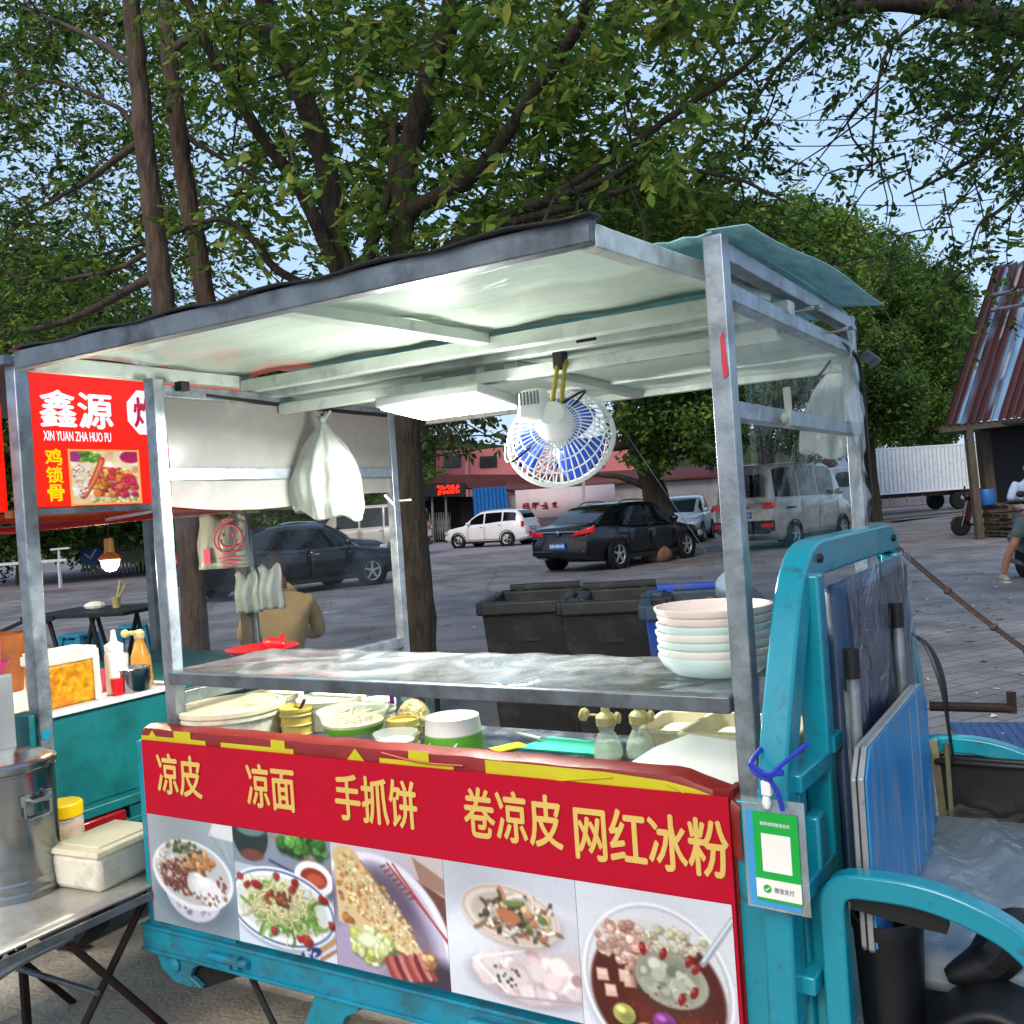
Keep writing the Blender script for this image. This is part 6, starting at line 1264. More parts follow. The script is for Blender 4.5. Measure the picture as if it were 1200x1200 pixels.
# parked cars
carp('parked_car', 'black saloon car parked nose to the small tree with its tail lights facing us', 'sedan', 'car_black', (722, 667), (803, 654), 1, group='cars parked along the street')
carp('parked_car', 'dark navy saloon car seen side-on behind the clear sheet', 'sedan', 'car_navy', (300, 702), (432, 686), 1, group='cars parked along the street')
carh('parked_car', 'graphite saloon half hidden behind the dark navy saloon', 'sedan', 'car_graphite', onz(362, 668), 20, group='cars parked along the street')
carh('parked_van', 'silver van behind the graphite saloon near the left rear cart post', 'van', 'car_silver', onz(436, 654), 165, group='cars parked along the street', cat='van', plate=False)
carh('parked_car', 'white estate car parked before the blue sheet gate', 'suv', 'car_white', onz(578, 640), 150, sc=.86, group='cars parked along the street')
carh('parked_car', 'pale blue hatchback between the black saloon and the minivan', 'hatch', 'car_pale_blue', onz(800, 634), 252, group='cars parked along the street')
carp('parked_minivan', 'grubby silver minivan with red tail lamps seen through the right end of the cart', 'van', 'car_silver', (923, 642), (983, 632), 1, group='cars parked along the street', cat='van', stripe=True)
carh('parked_car', 'white car roof showing behind the dark saloons at the left', 'suv', 'car_white', onz(318, 655), 15, group='cars parked along the street')
# box lorry
p = onz(1085, 600); A_, B_ = onz(1032, 604), onz(1136, 596)
hd = math.atan2((B_ - A_).y, (B_ - A_).x); ln = (B_ - A_).length
t = thing('box_lorry', 'white box lorry with corrugated body parked far right of the tree', 'lorry', ((A_.x + B_.x) / 2, (A_.y + B_.y) / 2, 0), hd)
kk = 6.4; zb0, zb1 = .95, 3.05
mb = MB().box((0, 1.0, (zb0 + zb1) / 2), (kk, 2.1, zb1 - zb0))
P2(mb, 'box_body', M['truck_white'], t, bevel=.03)
mb = MB()
for i in range(30): mb.box((-kk / 2 + .1 + i * kk / 30, -.056, (zb0 + zb1) / 2), (.05, .02, zb1 - zb0 - .1))
P2(mb, 'body_ribs', mat('lorry_rib', 'b0b6ba', .5), t)
P2(MB().box((0, -.03, zb1 - .03), (kk + .02, .08, .08)).box((0, -.03, zb0 + .03), (kk + .02, .08, .1)), 'body_rail', M['truck_white'], t)
P2(MB().box((0, 1.0, .8), (kk + 2, .9, .2)), 'chassis', M['truck_frame'], t)
mb = MB()
for z in (.42, .70): mb.box((-1.4, .0, z), (2.8, .05, .07))
for x in (-2.7, -1.8, -.9, -.1): mb.box((x, .0, .58), (.07, .05, .4))
P2(mb, 'side_guard', mat('pale_guard', 'a08a86', .7), t)
for x in (-4.0, 1.9): 
    for y in (.15, 1.85): P2(MB().lathe([(0, -.12), (.42, -.12), (.45, 0), (.42, .12), (0, .12)], 24, frame((x, y, .45), (1, 0, 0), (0, 0, 1), (0, -1, 0))), 'wheel', M['rubber'], t)
cb = P2(MB().prism([(-3.5, .6), (-3.5, 2.25), (-3.7, 2.35), (-4.5, 2.3), (-4.9, 1.4), (-5.0, .6)], .0, 1.95, Matrix(((1, 0, 0, 0), (0, 0, 1, 0), (0, 1, 0, 0), (0, 0, 0, 1)))), 'cab', M['truck_white'], t, bevel=.05)
P2(MB().prism([(-3.75, 1.42), (-3.75, 2.1), (-4.4, 2.08), (-4.68, 1.42)], -.012, -.004, Matrix(((1, 0, 0, 0), (0, 0, 1, 0), (0, 1, 0, 0), (0, 0, 0, 1)))), 'side_window', M['car_glass'], t)
P2(MB().box((-4.72, -.12, 1.75), (.06, .16, .4)), 'mirror', M['trim_black'], t)
# ------------------------------------------------------------------ scooters
def scooter(label, loc, rz, paint, group=None):
    t = thing('motor_scooter', label, 'scooter', loc, rz, group)      # faces +x
    for x in (.62, -.62):
        FW = frame((x, 0, .24), (1, 0, 0), (0, 0, 1), (0, -1, 0))
        wl = P2(MB().lathe([(.13, -.05), (.2, -.055), (.24, -.03), (.24, .03), (.2, .055), (.13, .05)], 28, FW), 'wheel', M['rubber'], t)
        mb = MB().lathe([(0, -.03), (.04, -.03), (.04, .03), (0, .03)], 12, FW).lathe([(.12, -.03), (.14, -.03), (.14, .03), (.12, .03)], 24, FW)
        for k in range(5): mb.tube([FW @ Vector((.03 * math.cos(k * 1.257), .03 * math.sin(k * 1.257), 0)), FW @ Vector((.125 * math.cos(k * 1.257), .125 * math.sin(k * 1.257), 0))], .012, 6)
        P2(mb, 'rim', M['rim'], wl)
    P2(MB().tube([(.62, .07, .24), (.52, .06, .55), (.42, 0, .95)], .018, 8).tube([(.62, -.07, .24), (.52, -.06, .55), (.42, 0, .95)], .018, 8), 'fork', M['galv_dark'], t)
    P2(MB().grid(10, 10, lambda u, v: (.62 + .26 * math.cos(.35 + u * 2.0), (v - .5) * .17 * (1 - .2 * abs(u - .5)), .24 + .28 * math.sin(.35 + u * 2.0) - .02 * (2 * v - 1) ** 2)), 'front_mudguard', M[paint], t, solid=.01)
    P2(MB().grid(12, 10, lambda u, v: (.50 - .17 * u + .09 * (1 - (2 * v - 1) ** 2) - .05, (v - .5) * (.34 + .1 * math.sin(u * 3.1)), .34 + u * .62)), 'leg_shield', M[paint], t, solid=.02)
    P2(MB().box((.10, 0, .27), (.55, .26, .07)), 'footboard', M['black'], t, bevel=.02)
    P2(MB().grid(14, 16, lambda u, v: (-.12 - u * .75, (.15 + .02 * math.sin(u * 3.1)) * (1 - .5 * max(0, u - .6)) * math.cos(2 * PI * v), .50 + .06 * u + .2 * math.sin(2 * PI * v) * (1 - .45 * u))), 'rear_body', M[paint], t)
    P2(MB().grid(14, 8, lambda u, v: (-.1 - u * .72, (v - .5) * .28 * (1 - .3 * abs(u - .5)), .72 + .06 * math.sin(min(1, u * 2) * 1.5) + .035 * (1 - (2 * v - 1) ** 2))), 'saddle', M['black'], t, solid=.05)
    P2(MB().tube(spline([(.34, -.34, 1.0), (.38, -.2, 1.02), (.42, 0, .97), (.38, .2, 1.02), (.34, .34, 1.0)], 6), .014, 8), 'handlebar', M['black'], t)
    P2(MB().ball((.43, 0, 1.0), (.12, .16, .10)), 'headset', M[paint], t)
    P2(MB().ball((.52, 0, .98), (.05, .09, .06)), 'headlight', M['head_lamp'], t)
    for s in (-1, 1):
        P2(MB().tube(spline([(.37, s * .22, 1.03), (.36, s * .28, 1.15), (.36, s * .30, 1.2)], 4), .006, 6), 'mirror_stem', M['black'], t); P2(MB().ball((.35, s * .32, 1.23), (.015, .065, .045)), 'mirror', M['black'], t)
        P2(MB().tube([(.345, s * .24, 1.0), (.338, s * .36, .995)], .018, 10), 'grip', M['rubber'], t)
    P2(MB().ball((-.86, 0, .62), (.03, .09, .04)), 'tail_lamp', M['tail_red'], t)
    P2(MB().tube([(-.3, -.12, .22), (-.75, -.16, .28)], [.03, .045], 10), 'exhaust', M['galv_dark'], t)
    return t
p = onz(1108, 602); scooter('grey scooter lying parked in front of the white box lorry', (p.x - .0, p.y - 3.5, 0), .25, 'scooter_grey')
p = onz(1158, 626); scooter('dark red motor scooter parked between hut post and wooden pallets', (p.x, p.y + .1, 0), PI - .1, 'scooter_red')
p = onz(1088, 604); scooter('dark scooter leaning beside the lorry side guard', (p.x + 2.1, p.y - 3.3, 0), -.5, 'scooter_red')
# ------------------------------------------------------------------ people
def skin_body(name, joints, edges, root, m, parent, sub=2):
    keys = list(joints); me = bpy.data.meshes.new(name)
    me.from_pydata([joints[k][0] for k in keys], [(keys.index(a), keys.index(b)) for a, b in edges], [])
    o = bpy.data.objects.new(name, me); COL.objects.link(o); o.parent = parent
    md = o.modifiers.new('skin', 'SKIN'); md.use_smooth_shade = True; md.branch_smoothing = .3
    for i, k in enumerate(keys):
        sv_ = me.skin_vertices[0].data[i]; r = joints[k][1]; sv_.radius = r if hasattr(r, '__len__') else (r, r); sv_.use_root = (k == root)
    ms = o.modifiers.new('s', 'SUBSURF'); ms.levels = ms.render_levels = sub
    me.materials.append(m); return o
def head(t, c, face, hairm, skinm, r=.098):
    """c centre, face = direction the person looks (unit, horizontal-ish)"""
    f = Vector(face).normalized(); u = Vector((0, 0, 1)); u = (u - f * u.dot(f)).normalized(); s = f.cross(u)
    HM = frame(c, f, -s, u)
    def hd(uu, v):
        th = PI * v; a = 2 * PI * uu; x, y, z = math.sin(th) * math.cos(a), math.sin(th) * math.sin(a), math.cos(th)
        X = x * r * 1.02; Y = y * r * .80; Z = z * r * 1.22
        if z < 0: X = X * (1 - .18 * (-z)) + .018 * (-z) * (1 if True else 0); Y *= 1 - .30 * (-z)
        if x > .5: X -= .012 * (x - .5)
        return HM @ Vector((X, Y, Z))
    hm_ = MB().grid(28, 18, hd)
    hm_.tube([HM @ Vector((r * .95, 0, .012)), HM @ Vector((r * 1.08, 0, -.015)), HM @ Vector((r * 1.16, 0, -.03)), HM @ Vector((r * .95, 0, -.042))], [.008, .012, .015, .01], 8)
    for q in (-1, 1): hm_.ball(HM @ Vector((-.005, q * r * .80, -.008)), (.022, .022, .032), n=10, m=6)
    hm_.tube([HM @ Vector((-.02, 0, -.07)), HM @ Vector((-.03, 0, -.16))], [.055, .06], 12)
    o = hm_.build('head', skinm, t, smooth=180)
    for q in (-1, 1):
        e = MB().ball(HM @ Vector((r * .86, q * .033, .012)), (.014, .014, .010), n=10, m=6).build('eye', M['paper_white'], o); MB().ball(HM @ Vector((r * .94, q * .033, .012)), (.007, .007, .007), n=8, m=6).build('pupil', M['black'], o)
        MB().tube([HM @ Vector((r * .93, q * .018, .034)), HM @ Vector((r * .90, q * .05, .036))], .004, 5).build('eyebrow', M['hair'], o)
    MB().tube([HM @ Vector((r * .90, -.024, -.068)), HM @ Vector((r * .95, 0, -.066)), HM @ Vector((r * .90, .024, -.068))], [.003, .006, .003], 6).build('mouth', mat('lips', '8a4a44', .5), o)
    def hr(uu, v):
        a = 2 * PI * uu; lim = .62 - .20 * max(0, math.cos(a)); th = PI * lim * v
        return HM @ Vector((math.sin(th) * math.cos(a) * r * 1.06 - .004, math.sin(th) * math.sin(a) * r * .86, math.cos(th) * r * 1.27))
    MB().grid(28, 10, hr).build('hair', hairm, t, smooth=180)
def hand(t, wrist, direc, palmn, skinm, side=1, curl=.9, k=1.):
    d = Vector(direc).normalized(); n = Vector(palmn); n = (n - d * n.dot(d)).normalized(); s = d.cross(n) * side
    w_ = Vector(wrist); mb = MB()
    mb.tube([w_, w_ + d * .03 * k, w_ + d * .085 * k], [.024 * k, .034 * k, .036 * k], 10, flat=.5)
    for i, ln in enumerate((.068, .076, .07, .056)):
        b = w_ + d * .085 * k + s * (i - 1.5) * .0185 * k; pts = [b - d * .02 * k]; a = .15
        for j in range(4): pts.append(pts[-1] + (d * math.cos(a) + n * math.sin(a)) * ln * k * (.42 if j == 0 else .30)); a += curl * .55
        mb.tube(pts, [.010 * k, .0098 * k, .0092 * k, .0084 * k, .007 * k], 7)
    tb = w_ + d * .03 * k - s * .03 * k; mb.tube([tb, tb - s * .022 * k + d * .025 * k + n * .01 * k, tb - s * .018 * k + d * .055 * k + n * .025 * k], [.013 * k, .011 * k, .008 * k], 7)
    return mb.build('hand', skinm, t, smooth=60)
# seated man behind the clear sheet, back turned to us, leaning over a table
p = onY(326, 690, 6.9); bx_, by_ = p.x, p.y
def seated():
    t = thing('person', 'seated man with cropped hair in a tan shirt seen from behind through the clear sheet', 'person', (bx_, by_, 0), 0)
    R_ = Matrix.Rotation(math.radians(20), 3, 'Z')
    J = dict(pel=((0, 0, .50), (.17, .13)), wai=((.02, -.02, .66), (.17, .125)), che=((.03, .02, .88), (.19, .125)), nek=((.02, .06, 1.02), (.085, .08)), top=((.0, .09, 1.08), .058),
             shl=((-.17, .05, .96), .07), ell=((-.25, .20, .72), .055), wrl=((-.12, .42, .70), .04), shr=((.21, .03, .96), .07), elr=((.30, .16, .70), .055), wrr=((.15, .40, .70), .04))
    body = {k: (tuple(R_ @ Vector(v[0])), v[1]) for k, v in J.items()}
    skin_body('shirt', body, [('pel', 'wai'), ('wai', 'che'), ('che', 'nek'), ('nek', 'top'), ('che', 'shl'), ('shl', 'ell'), ('ell', 'wrl'), ('che', 'shr'), ('shr', 'elr'), ('elr', 'wrr')], 'pel', M['shirt_tan'], t)
    LJ = dict(pel=((0, .02, .47), .15), hl=((-.10, .06, .47), .10), kl=((-.14, .46, .46), .07), al=((-.14, .46, .10), .045), fl=((-.14, .60, .05), .04), hr=((.10, .06, .47), .10), kr=((.14, .46, .46), .07), ar=((.14, .46, .10), .045), fr=((.14, .60, .05), .04))
    skin_body('trousers', {k: (tuple(R_ @ Vector(v[0])), v[1]) for k, v in LJ.items()}, [('pel', 'hl'), ('hl', 'kl'), ('kl', 'al'), ('al', 'fl'), ('pel', 'hr'), ('hr', 'kr'), ('kr', 'ar'), ('ar', 'fr')], 'pel', M['shorts'], t)
    hc = R_ @ Vector((-.005, .115, 1.19)); head(t, hc, R_ @ Vector((-.45, 1, -.25)), M['hair_shaved'], M['skin_dark'])
    for k in ('wrl', 'wrr'): hand(t, R_ @ Vector(J[k][0]), R_ @ Vector((.2, 1, 0)), (0, 0, -1), M['skin_dark'], 1)
seated()
t = thing('plastic_stool', 'teal plastic stool under the seated man', 'stool', (bx_, by_, 0), .3)
P2(MB().box((0, 0, .33), (.30, .30, .04)), 'seat', M['stool'], t, bevel=.015)
for sx, sy in ((1, 1), (-1, 1), (-1, -1), (1, -1)): P2(MB().bar((sx * .12, sy * .12, .32), (sx * .16, sy * .16, 0), .06, .05, up=(1, 0, 0)), 'leg', M['stool'], t)
# rider at the right edge
fp = onz(1158, 684); RH = math.radians(262); fo_ = Matrix.Rotation(RH, 3, 'Z') @ Vector((-.10, -.46, 0)); sx_, sy_ = fp.x - fo_.x + .22, fp.y - fo_.y
sc = scooter('dark blue scooter with its rider at the right edge', (sx_, sy_, 0), RH, 'scooter_blue')
P2(MB().tube([(.43, -.1, 1.02), (.44, -.35, 1.12)], .02, 6).ball((.43, -.42, 1.13), (.10, .14, .035)), 'hand_shade', M['black'], sc)
t = thing('person', 'person in pale shirt and grey shorts astride the dark blue scooter', 'person', (sx_, sy_, 0), RH)
RJ = dict(pel=((-.30, 0, .86), (.17, .14)), wai=((-.28, 0, 1.02), (.165, .12)), che=((-.22, 0, 1.26), (.19, .12)), nek=((-.18, 0, 1.42), (.08, .08)), top=((-.16, 0, 1.48), .056),
          shl=((-.20, .19, 1.36), .068), ell=((-.06, .30, 1.14), .052), shr=((-.20, -.19, 1.36), .068), elr=((-.02, -.34, 1.14), .052))
skin_body('shirt', RJ, [('pel', 'wai'), ('wai', 'che'), ('che', 'nek'), ('nek', 'top'), ('che', 'shl'), ('shl', 'ell'), ('che', 'shr'), ('shr', 'elr')], 'pel', M['shirt_white'], t)
SJ = dict(pel=((-.30, 0, .84), .155), hl=((-.22, .11, .82), .115), kl=((.04, .17, .72), .085), hr=((-.22, -.11, .82), .115), kr=((-.03, -.30, .60), .085))
skin_body('shorts', SJ, [('pel', 'hl'), ('hl', 'kl'), ('pel', 'hr'), ('hr', 'kr')], 'pel', M['shorts'], t)
BJ = dict(a=((-.26, -.12, .80), .07), b=((-.02, -.31, .56), .06), c=((-.09, -.40, .34), .055), d=((-.12, -.45, .10), .038))
skin_body('leg', BJ, [('a', 'b'), ('b', 'c'), ('c', 'd')], 'a', M['skin'], t)
BJ = dict(a=((-.2, .12, .80), .07), b=((.08, .18, .70), .06), c=((.12, .17, .5), .052), d=((.14, .15, .36), .038))
skin_body('leg', BJ, [('a', 'b'), ('b', 'c'), ('c', 'd')], 'a', M['skin'], t)
for s, e in (((-.03, -.33, 1.13), (.31, -.30, 1.0)), ((-.07, .29, 1.13), (.31, .30, 1.0))):
    BJ = dict(a=(s, .045), b=(tuple((Vector(s) + Vector(e)) / 2), .042), c=(e, .028)); skin_body('forearm', BJ, [('a', 'b'), ('b', 'c')], 'a', M['skin'], t)
    hand(t, Vector(e), (.5, 0, -.1), (0, 0, -1), M['skin'], 1, curl=1.7, k=.9)
for x, y, z in ((-.10, -.46, .0), (.17, .15, .31)):
    f_ = P2(MB().ball((x + .06, y, z + .055), (.135, .05, .05), n=14, m=8).tube([(x - .03, y, z + .05), (x - .03, y, z + .115)], [.05, .045], 12), 'shoe', M['shoe'], t); P2(MB().box((x + .06, y, z + .014), (.26, .088, .028)), 'sole', M['sole'], f_, bevel=.012)
head(t, Vector((-.13, 0, 1.585)), (1, 0, -.1), M['hair'], M['skin'])
# ------------------------------------------------------------------ buildings, gates, hut, wires
def quadY(px0, py0, px1, py1, Y): return onY(px0, py0, Y), onY(px1, py1, Y)
# gatehouse with brown roof, LED board, pillars
gl_, gr_ = onz(486, 640), onz(640, 630)
t = thing('gatehouse', 'low gatehouse with a brown pitched roof and dark entrance across the street', 'building', (0, 0, 0))
Y = 50.
def pY(px, py, Y=50.): return tuple(onY(px, py, Y))
def slab(mb, pts, Y, thick=.3, mi=0):
    f = [Vector(onY(a, b, Y)) for a, b in pts]; n = len(f); bk = [q + Vector((0, thick, 0)) for q in f]
    mb.add(f + bk, [list(range(n)), [n + k for k in range(n)][::-1]] + [(k, (k + 1) % n, n + (k + 1) % n, n + k) for k in range(n)], mi)
    return mb
P2(slab(MB(), [(470, 590), (515, 556), (640, 556), (650, 572), (520, 572), (494, 590)], 49.4, 4.), 'roof', M['roof_brown'], t)
P2(slab(MB(), [(494, 566), (545, 566), (546, 582), (495, 582)], 49.2, .3), 'sign_board', M['trim_black'], t)
mb = MB()
for j in range(2):
    for k in range(5):
        for _ in range(9): px, py = 513 + k * 5.3 + random.uniform(-.2, 3.6), 569.5 + j * 5.6 - k * .35 + random.uniform(0, 4.2); q = onY(px, py, 49.1); mb.box(q, (.055, .03, .055))
P2(mb, 'lit_letters', M['led_red'], t)
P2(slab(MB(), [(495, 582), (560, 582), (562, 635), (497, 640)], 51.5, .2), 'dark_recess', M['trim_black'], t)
for px in (505, 521): P2(slab(MB(), [(px, 582), (px + 2.2, 582), (px + 4, 638), (px + 1.8, 638)], 49.6, .2), 'pillar', M['concertina'], t)
mb = MB()
for k in range(9): slab(mb, [(540 + k * 2.4, 588), (540.6 + k * 2.4, 588), (541.6 + k * 2.4, 615), (541 + k * 2.4, 615)], 50.5, .05)
P2(mb, 'bars', M['roof_brown'], t)
# blue sheet gate
t = thing('sheet_gate', 'blue corrugated sheet metal gate beside the gatehouse', 'gate', (0, 0, 0))
a, b = onY(557, 628, 48.6), onY(597, 626, 48.6); zt = onY(575, 571, 48.6).z
P2(MB().grid(60, 1, lambda u, v: (a.x + (b.x - a.x) * u, a.y + .06 * math.sin(u * 55), v * zt)), 'sheet', M['gate_blue'], t, smooth=0)
# perimeter wall with tiled top and red letters
t = thing('perimeter_wall', 'long whitewashed wall with brown coping and red painted characters behind the parked cars', 'wall', (0, 0, 0))
wa, wb2 = onY(597, 628, 49), onY(1120, 605, 60)
zw0, zw1 = onY(640, 572, 49).z, onY(640, 556, 49).z
def wallpt(u, z, off=0): return (wa.x + (wb2.x - wa.x) * u, wa.y + (wb2.y - wa.y) * u + off, z)
P2(MB().add([wallpt(0, 0), wallpt(1, 0), wallpt(1, zw0), wallpt(0, zw0), wallpt(0, 0, .3), wallpt(1, 0, .3), wallpt(1, zw0, .3), wallpt(0, zw0, .3)], [(0, 1, 2, 3), (7, 6, 5, 4), (3, 2, 6, 7)]), 'wall_face', M['wall_white'], t)
P2(MB().add([wallpt(0, zw0, -.3), wallpt(1, zw0, -.3), wallpt(1, zw1, .6), wallpt(0, zw1, .6)], [(0, 1, 2, 3)]), 'coping', M['roof_brown'], t, solid=.1)
pb0, pb1 = onY(606, 612, 48.8), onY(676, 598, 48.8)
P2(MB().add([(pb0.x, pb0.y, .9), (pb1.x + 2, pb0.y + .42, .9), (pb1.x + 2, pb0.y + .42, 2.35), (pb0.x, pb0.y, 2.35)], [(0, 1, 2, 3)]), 'painted_band', M['banner_pale'], t, solid=.04)
mb = MB(); rg = random.Random(5)
for k in range(6):
    cx = pb0.x + .5 + k * .46
    for s_ in range(9):
        z0_ = 1.5 + rg.uniform(-.16, .18)
        if rg.random() < .55: mb.box((cx + rg.uniform(-.06, .06), pb0.y - .04 + k * .06, z0_), (rg.uniform(.16, .34), .02, .045))
        else: mb.box((cx + rg.uniform(-.14, .14), pb0.y - .04 + k * .06, 1.5 + rg.uniform(-.06, .06)), (.045, .02, rg.uniform(.16, .36)))
P2(mb, 'painted_characters', M['banner_red'], t, smooth=0)
# low left building wall + pink block behind
t = thing('pink_block', 'salmon rendered block rising behind the gatehouse roof', 'building', (0, 0, 0))
P2(slab(MB(), [(511, 640), (511, 528), (760, 514), (760, 640)], 64, 10), 'wall', M['pink_wall'], t)
for k in range(5): P2(slab(MB(), [(520 + k * 42, 548), (540 + k * 42, 547), (540 + k * 42, 534), (520 + k * 42, 535)], 63.9, .05), 'window', M['car_glass'], t)
P2(slab(MB(), [(545, 640), (545, 526), (549, 526), (549, 640)], 63.8, .1), 'pilaster', mat('pale_pilaster', 'c48a86', .8), t)
t = thing('brick_building', 'distant salmon roofed shed behind the tree crowns at right', 'building', (0, 0, 0))
P2(slab(MB(), [(930, 600), (930, 556), (1010, 548), (1010, 600)], 70, 6), 'wall', M['pink_wall'], t)
P2(slab(MB(), [(926, 558), (926, 550), (1014, 542), (1014, 550)], 69.7, 6.4), 'roof', M['roof_brown'], t)
t = thing('street_post', 'pale concrete post standing in front of the wall', 'post', (0, 0, 0)); P2(slab(MB(), [(682, 562), (685.5, 562), (688, 618), (684, 618)], 47, .2), 'shaft', M['wall_white'], t)
# concertina gates
def concertina(label, px0, px1, pyb0, pyb1, pyt0, pyt1, n):
    A, B = onz(px0, pyb0), onz(px1, pyb1); h = max(.9, min(1.7, onY(px0, pyt0, A.y).z))
    t = thing('concertina_gate', label, 'gate', (0, 0, 0)); mb = MB()
    for k in range(n):
        q = A + (B - A) * (k / n); q2 = A + (B - A) * ((k + 1) / n); m_ = (q + q2) / 2
        mb.bar((q.x, q.y, .1), (q.x, q.y, h), .05, .05); mb.bar((q.x, q.y, .25), (q2.x, q2.y, h - .1), .035, .035); mb.bar((q.x, q.y, h - .1), (q2.x, q2.y, .25), .035, .035)
    P2(mb, 'lattice', M['concertina'], t)
    return t, A, h
concertina('folded grey concertina gate at the gatehouse', 492, 530, 637, 634, 602, 600, 14)
t, A, h = concertina('long grey concertina gate with a round blue sign behind the bulb', 98, 236, 678, 667, 638, 620, 30)
sg = thing('round_sign', 'round blue sign on the long concertina gate', 'sign', (A.x + .35, A.y - .08, h - .35), 0)
P2(MB().lathe([(0, 0), (.42, 0), (.42, .03), (0, .03)], 28, frame((0, 0, 0), (1, 0, 0), (0, 0, 1), (0, -1, 0))), 'disc', M['plate_blue'], sg); P2(MB().bar((-.2, -.035, 0), (.0, -.035, -.18), .01, .08).bar((0, -.035, -.18), (.22, -.035, .15), .01, .08), 'white_mark', M['mark_white'], sg)
# left street: pale barrier rail and long low wall, hedge
t = thing('barrier_rail', 'white barrier rail along the far side of the street at the left', 'barrier', (0, 0, 0))
A, B = onY(-20, 663, 30), onY(78, 656, 30); mb = MB().bar(A, B, .06, .08); 
for u in (.1, .5, .9): q = A + (B - A) * u; mb.bar((q.x, q.y, 0), (q.x, q.y, q.z), .05, .05)
P2(mb, 'rail', M['light_grey'], t)
t = thing('street_bench', 'small white platform on a stem behind the barrier rail', 'barrier', (0, 0, 0)); A, B = onY(60, 644, 31), onY(82, 642, 31); P2(MB().bar(A, B, .14, .06).bar((A.x * .6 + B.x * .4, A.y, 0), (A.x * .6 + B.x * .4, A.y, A.z), .06, .06), 'top', M['light_grey'], t)
t = thing('white_shed', 'pale low shed behind the long concertina gate', 'building', (0, 0, 0)); P2(slab(MB(), [(130, 660), (130, 622), (260, 612), (260, 655)], 42, 4), 'wall', M['wall_white'], t); P2(slab(MB(), [(128, 624), (128, 618), (262, 608), (262, 614)], 41.7, 4.4), 'roof', M['roof_brown'], t)
t = thing('red_shed', 'long red walled shed behind the graphite saloon', 'building', (0, 0, 0)); P2(slab(MB(), [(330, 660), (330, 618), (440, 608), (440, 650)], 52, 4), 'wall', mat('brick_red_wall', '8a4038', .8, 0, .1, 2), t); P2(slab(MB(), [(326, 620), (326, 612), (446, 601), (446, 610)], 51.6, 4.8), 'roof', M['roof_brown'], t)
# rusty hut
def rust_mat():
    m = mat('rusty_corrugated_sheet', '43191d', .6, .1, .2, 3)
    N = m.node_tree.nodes; K = m.node_tree.links; b = [n for n in N if n.type == 'BSDF_PRINCIPLED'][0]
    tc = N.new('ShaderNodeTexCoord'); mp = N.new('ShaderNodeMapping'); mp.inputs['Scale'].default_value = (2.4, .12, .12); K.new(tc.outputs['UV'], mp.inputs['Vector'])
    return m
t = thing('rusty_hut', 'open timber hut with a rust red and flaking blue corrugated roof', 'hut', (0, 0, 0))
HY = 23.0
e0 = onY(1104, 499, HY); e1 = onY(1330, 476, HY + 1.2)
r0_ = onY(1163, 312, HY + 3.2); r1_ = onY(1390, 275, HY + 4.4)
def roofpt(u, v, n=0): return Vector(e0) * (1 - u) * (1 - v) + Vector(e1) * u * (1 - v) + Vector(r0_) * (1 - u) * v + Vector(r1_) * u * v
NU, NV = 150, 40
co = []; cc = []
rg = np.random.default_rng(3); st1 = rg.uniform(0, 1, 40)
def nz1(x): i = int(math.floor(x)); f = x - i; f = f * f * (3 - 2 * f); return st1[i % 40] * (1 - f) + st1[(i + 1) % 40] * f
for i in range(NU + 1):
    for j in range(NV + 1):
        u, v = i / NU, j / NV; q = roofpt(u, v); co.append(q + Vector((.02, -.06, .02)) * math.cos(u * 2 * PI * 26))
        pe = nz1(u * 24) * .55 + nz1(u * 57 + 9) * .3 + .15 * nz1(v * 5 + u * 20)
        band = math.exp(-((u - .25) / .05) ** 2) + .55 * math.exp(-((u - .08) / .015) ** 2)
        k = np.clip((pe + .35 * band + .22 * v * (u > .12) + .10 * nz1(v * 9 + u * 31) - .76) * 7, 0, 1)
        rust = np.array((.052, .0165, .019)) * (.7 + .6 * nz1(u * 40 + 3) * 1.) ; blue = np.array((.16, .30, .46)) * (.75 + .4 * nz1(v * 12 + u * 60))
        c = rust * (1 - k) + blue * k
        if nz1(u * 90 + v * 2) > .93: c = np.array((.3, .28, .3))
        cc.append(c)
me = bpy.data.meshes.new('roof'); me.from_pydata([tuple(q) for q in co], [], [(i * (NV + 1) + j, (i + 1) * (NV + 1) + j, (i + 1) * (NV + 1) + j + 1, i * (NV + 1) + j + 1) for i in range(NU) for j in range(NV)])
ca = me.color_attributes.new('Col', 'FLOAT_COLOR', 'POINT'); ca.data.foreach_set('color', np.hstack([np.array(cc), np.ones((len(cc), 1))]).astype(np.float32).ravel())
me.materials.append(mat('flaking_corrugated_roof', 'ffffff', .6, attr='Col', bump=.1)); o = bpy.data.objects.new('roof', me); COL.objects.link(o); o.parent = t
P2(MB().bar(e0 + Vector((0, .1, -.08)), e1 + Vector((0, .1, -.08)), .12, .16), 'eave_beam', M['wood'], t)
hp = onz(1146, 632)
ztp = onY(1138, 503, hp.y).z
P2(MB().bar((hp.x + .05, hp.y, 0), (hp.x - .06, hp.y, ztp), .17, .17), 'post', M['wood'], t, bevel=.01)
P2(MB().bar((hp.x + 1.15, hp.y + 1.6, 0), (hp.x + 1.05, hp.y + 1.6, ztp), .3, .25), 'post', M['wood'], t)
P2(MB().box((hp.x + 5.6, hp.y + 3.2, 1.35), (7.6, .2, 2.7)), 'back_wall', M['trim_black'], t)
P2(MB().box((hp.x + 4.6, hp.y + 1.8, ztp + .1), (7.6, 3.4, .06)), 'ceiling', M['trim_black'], t)
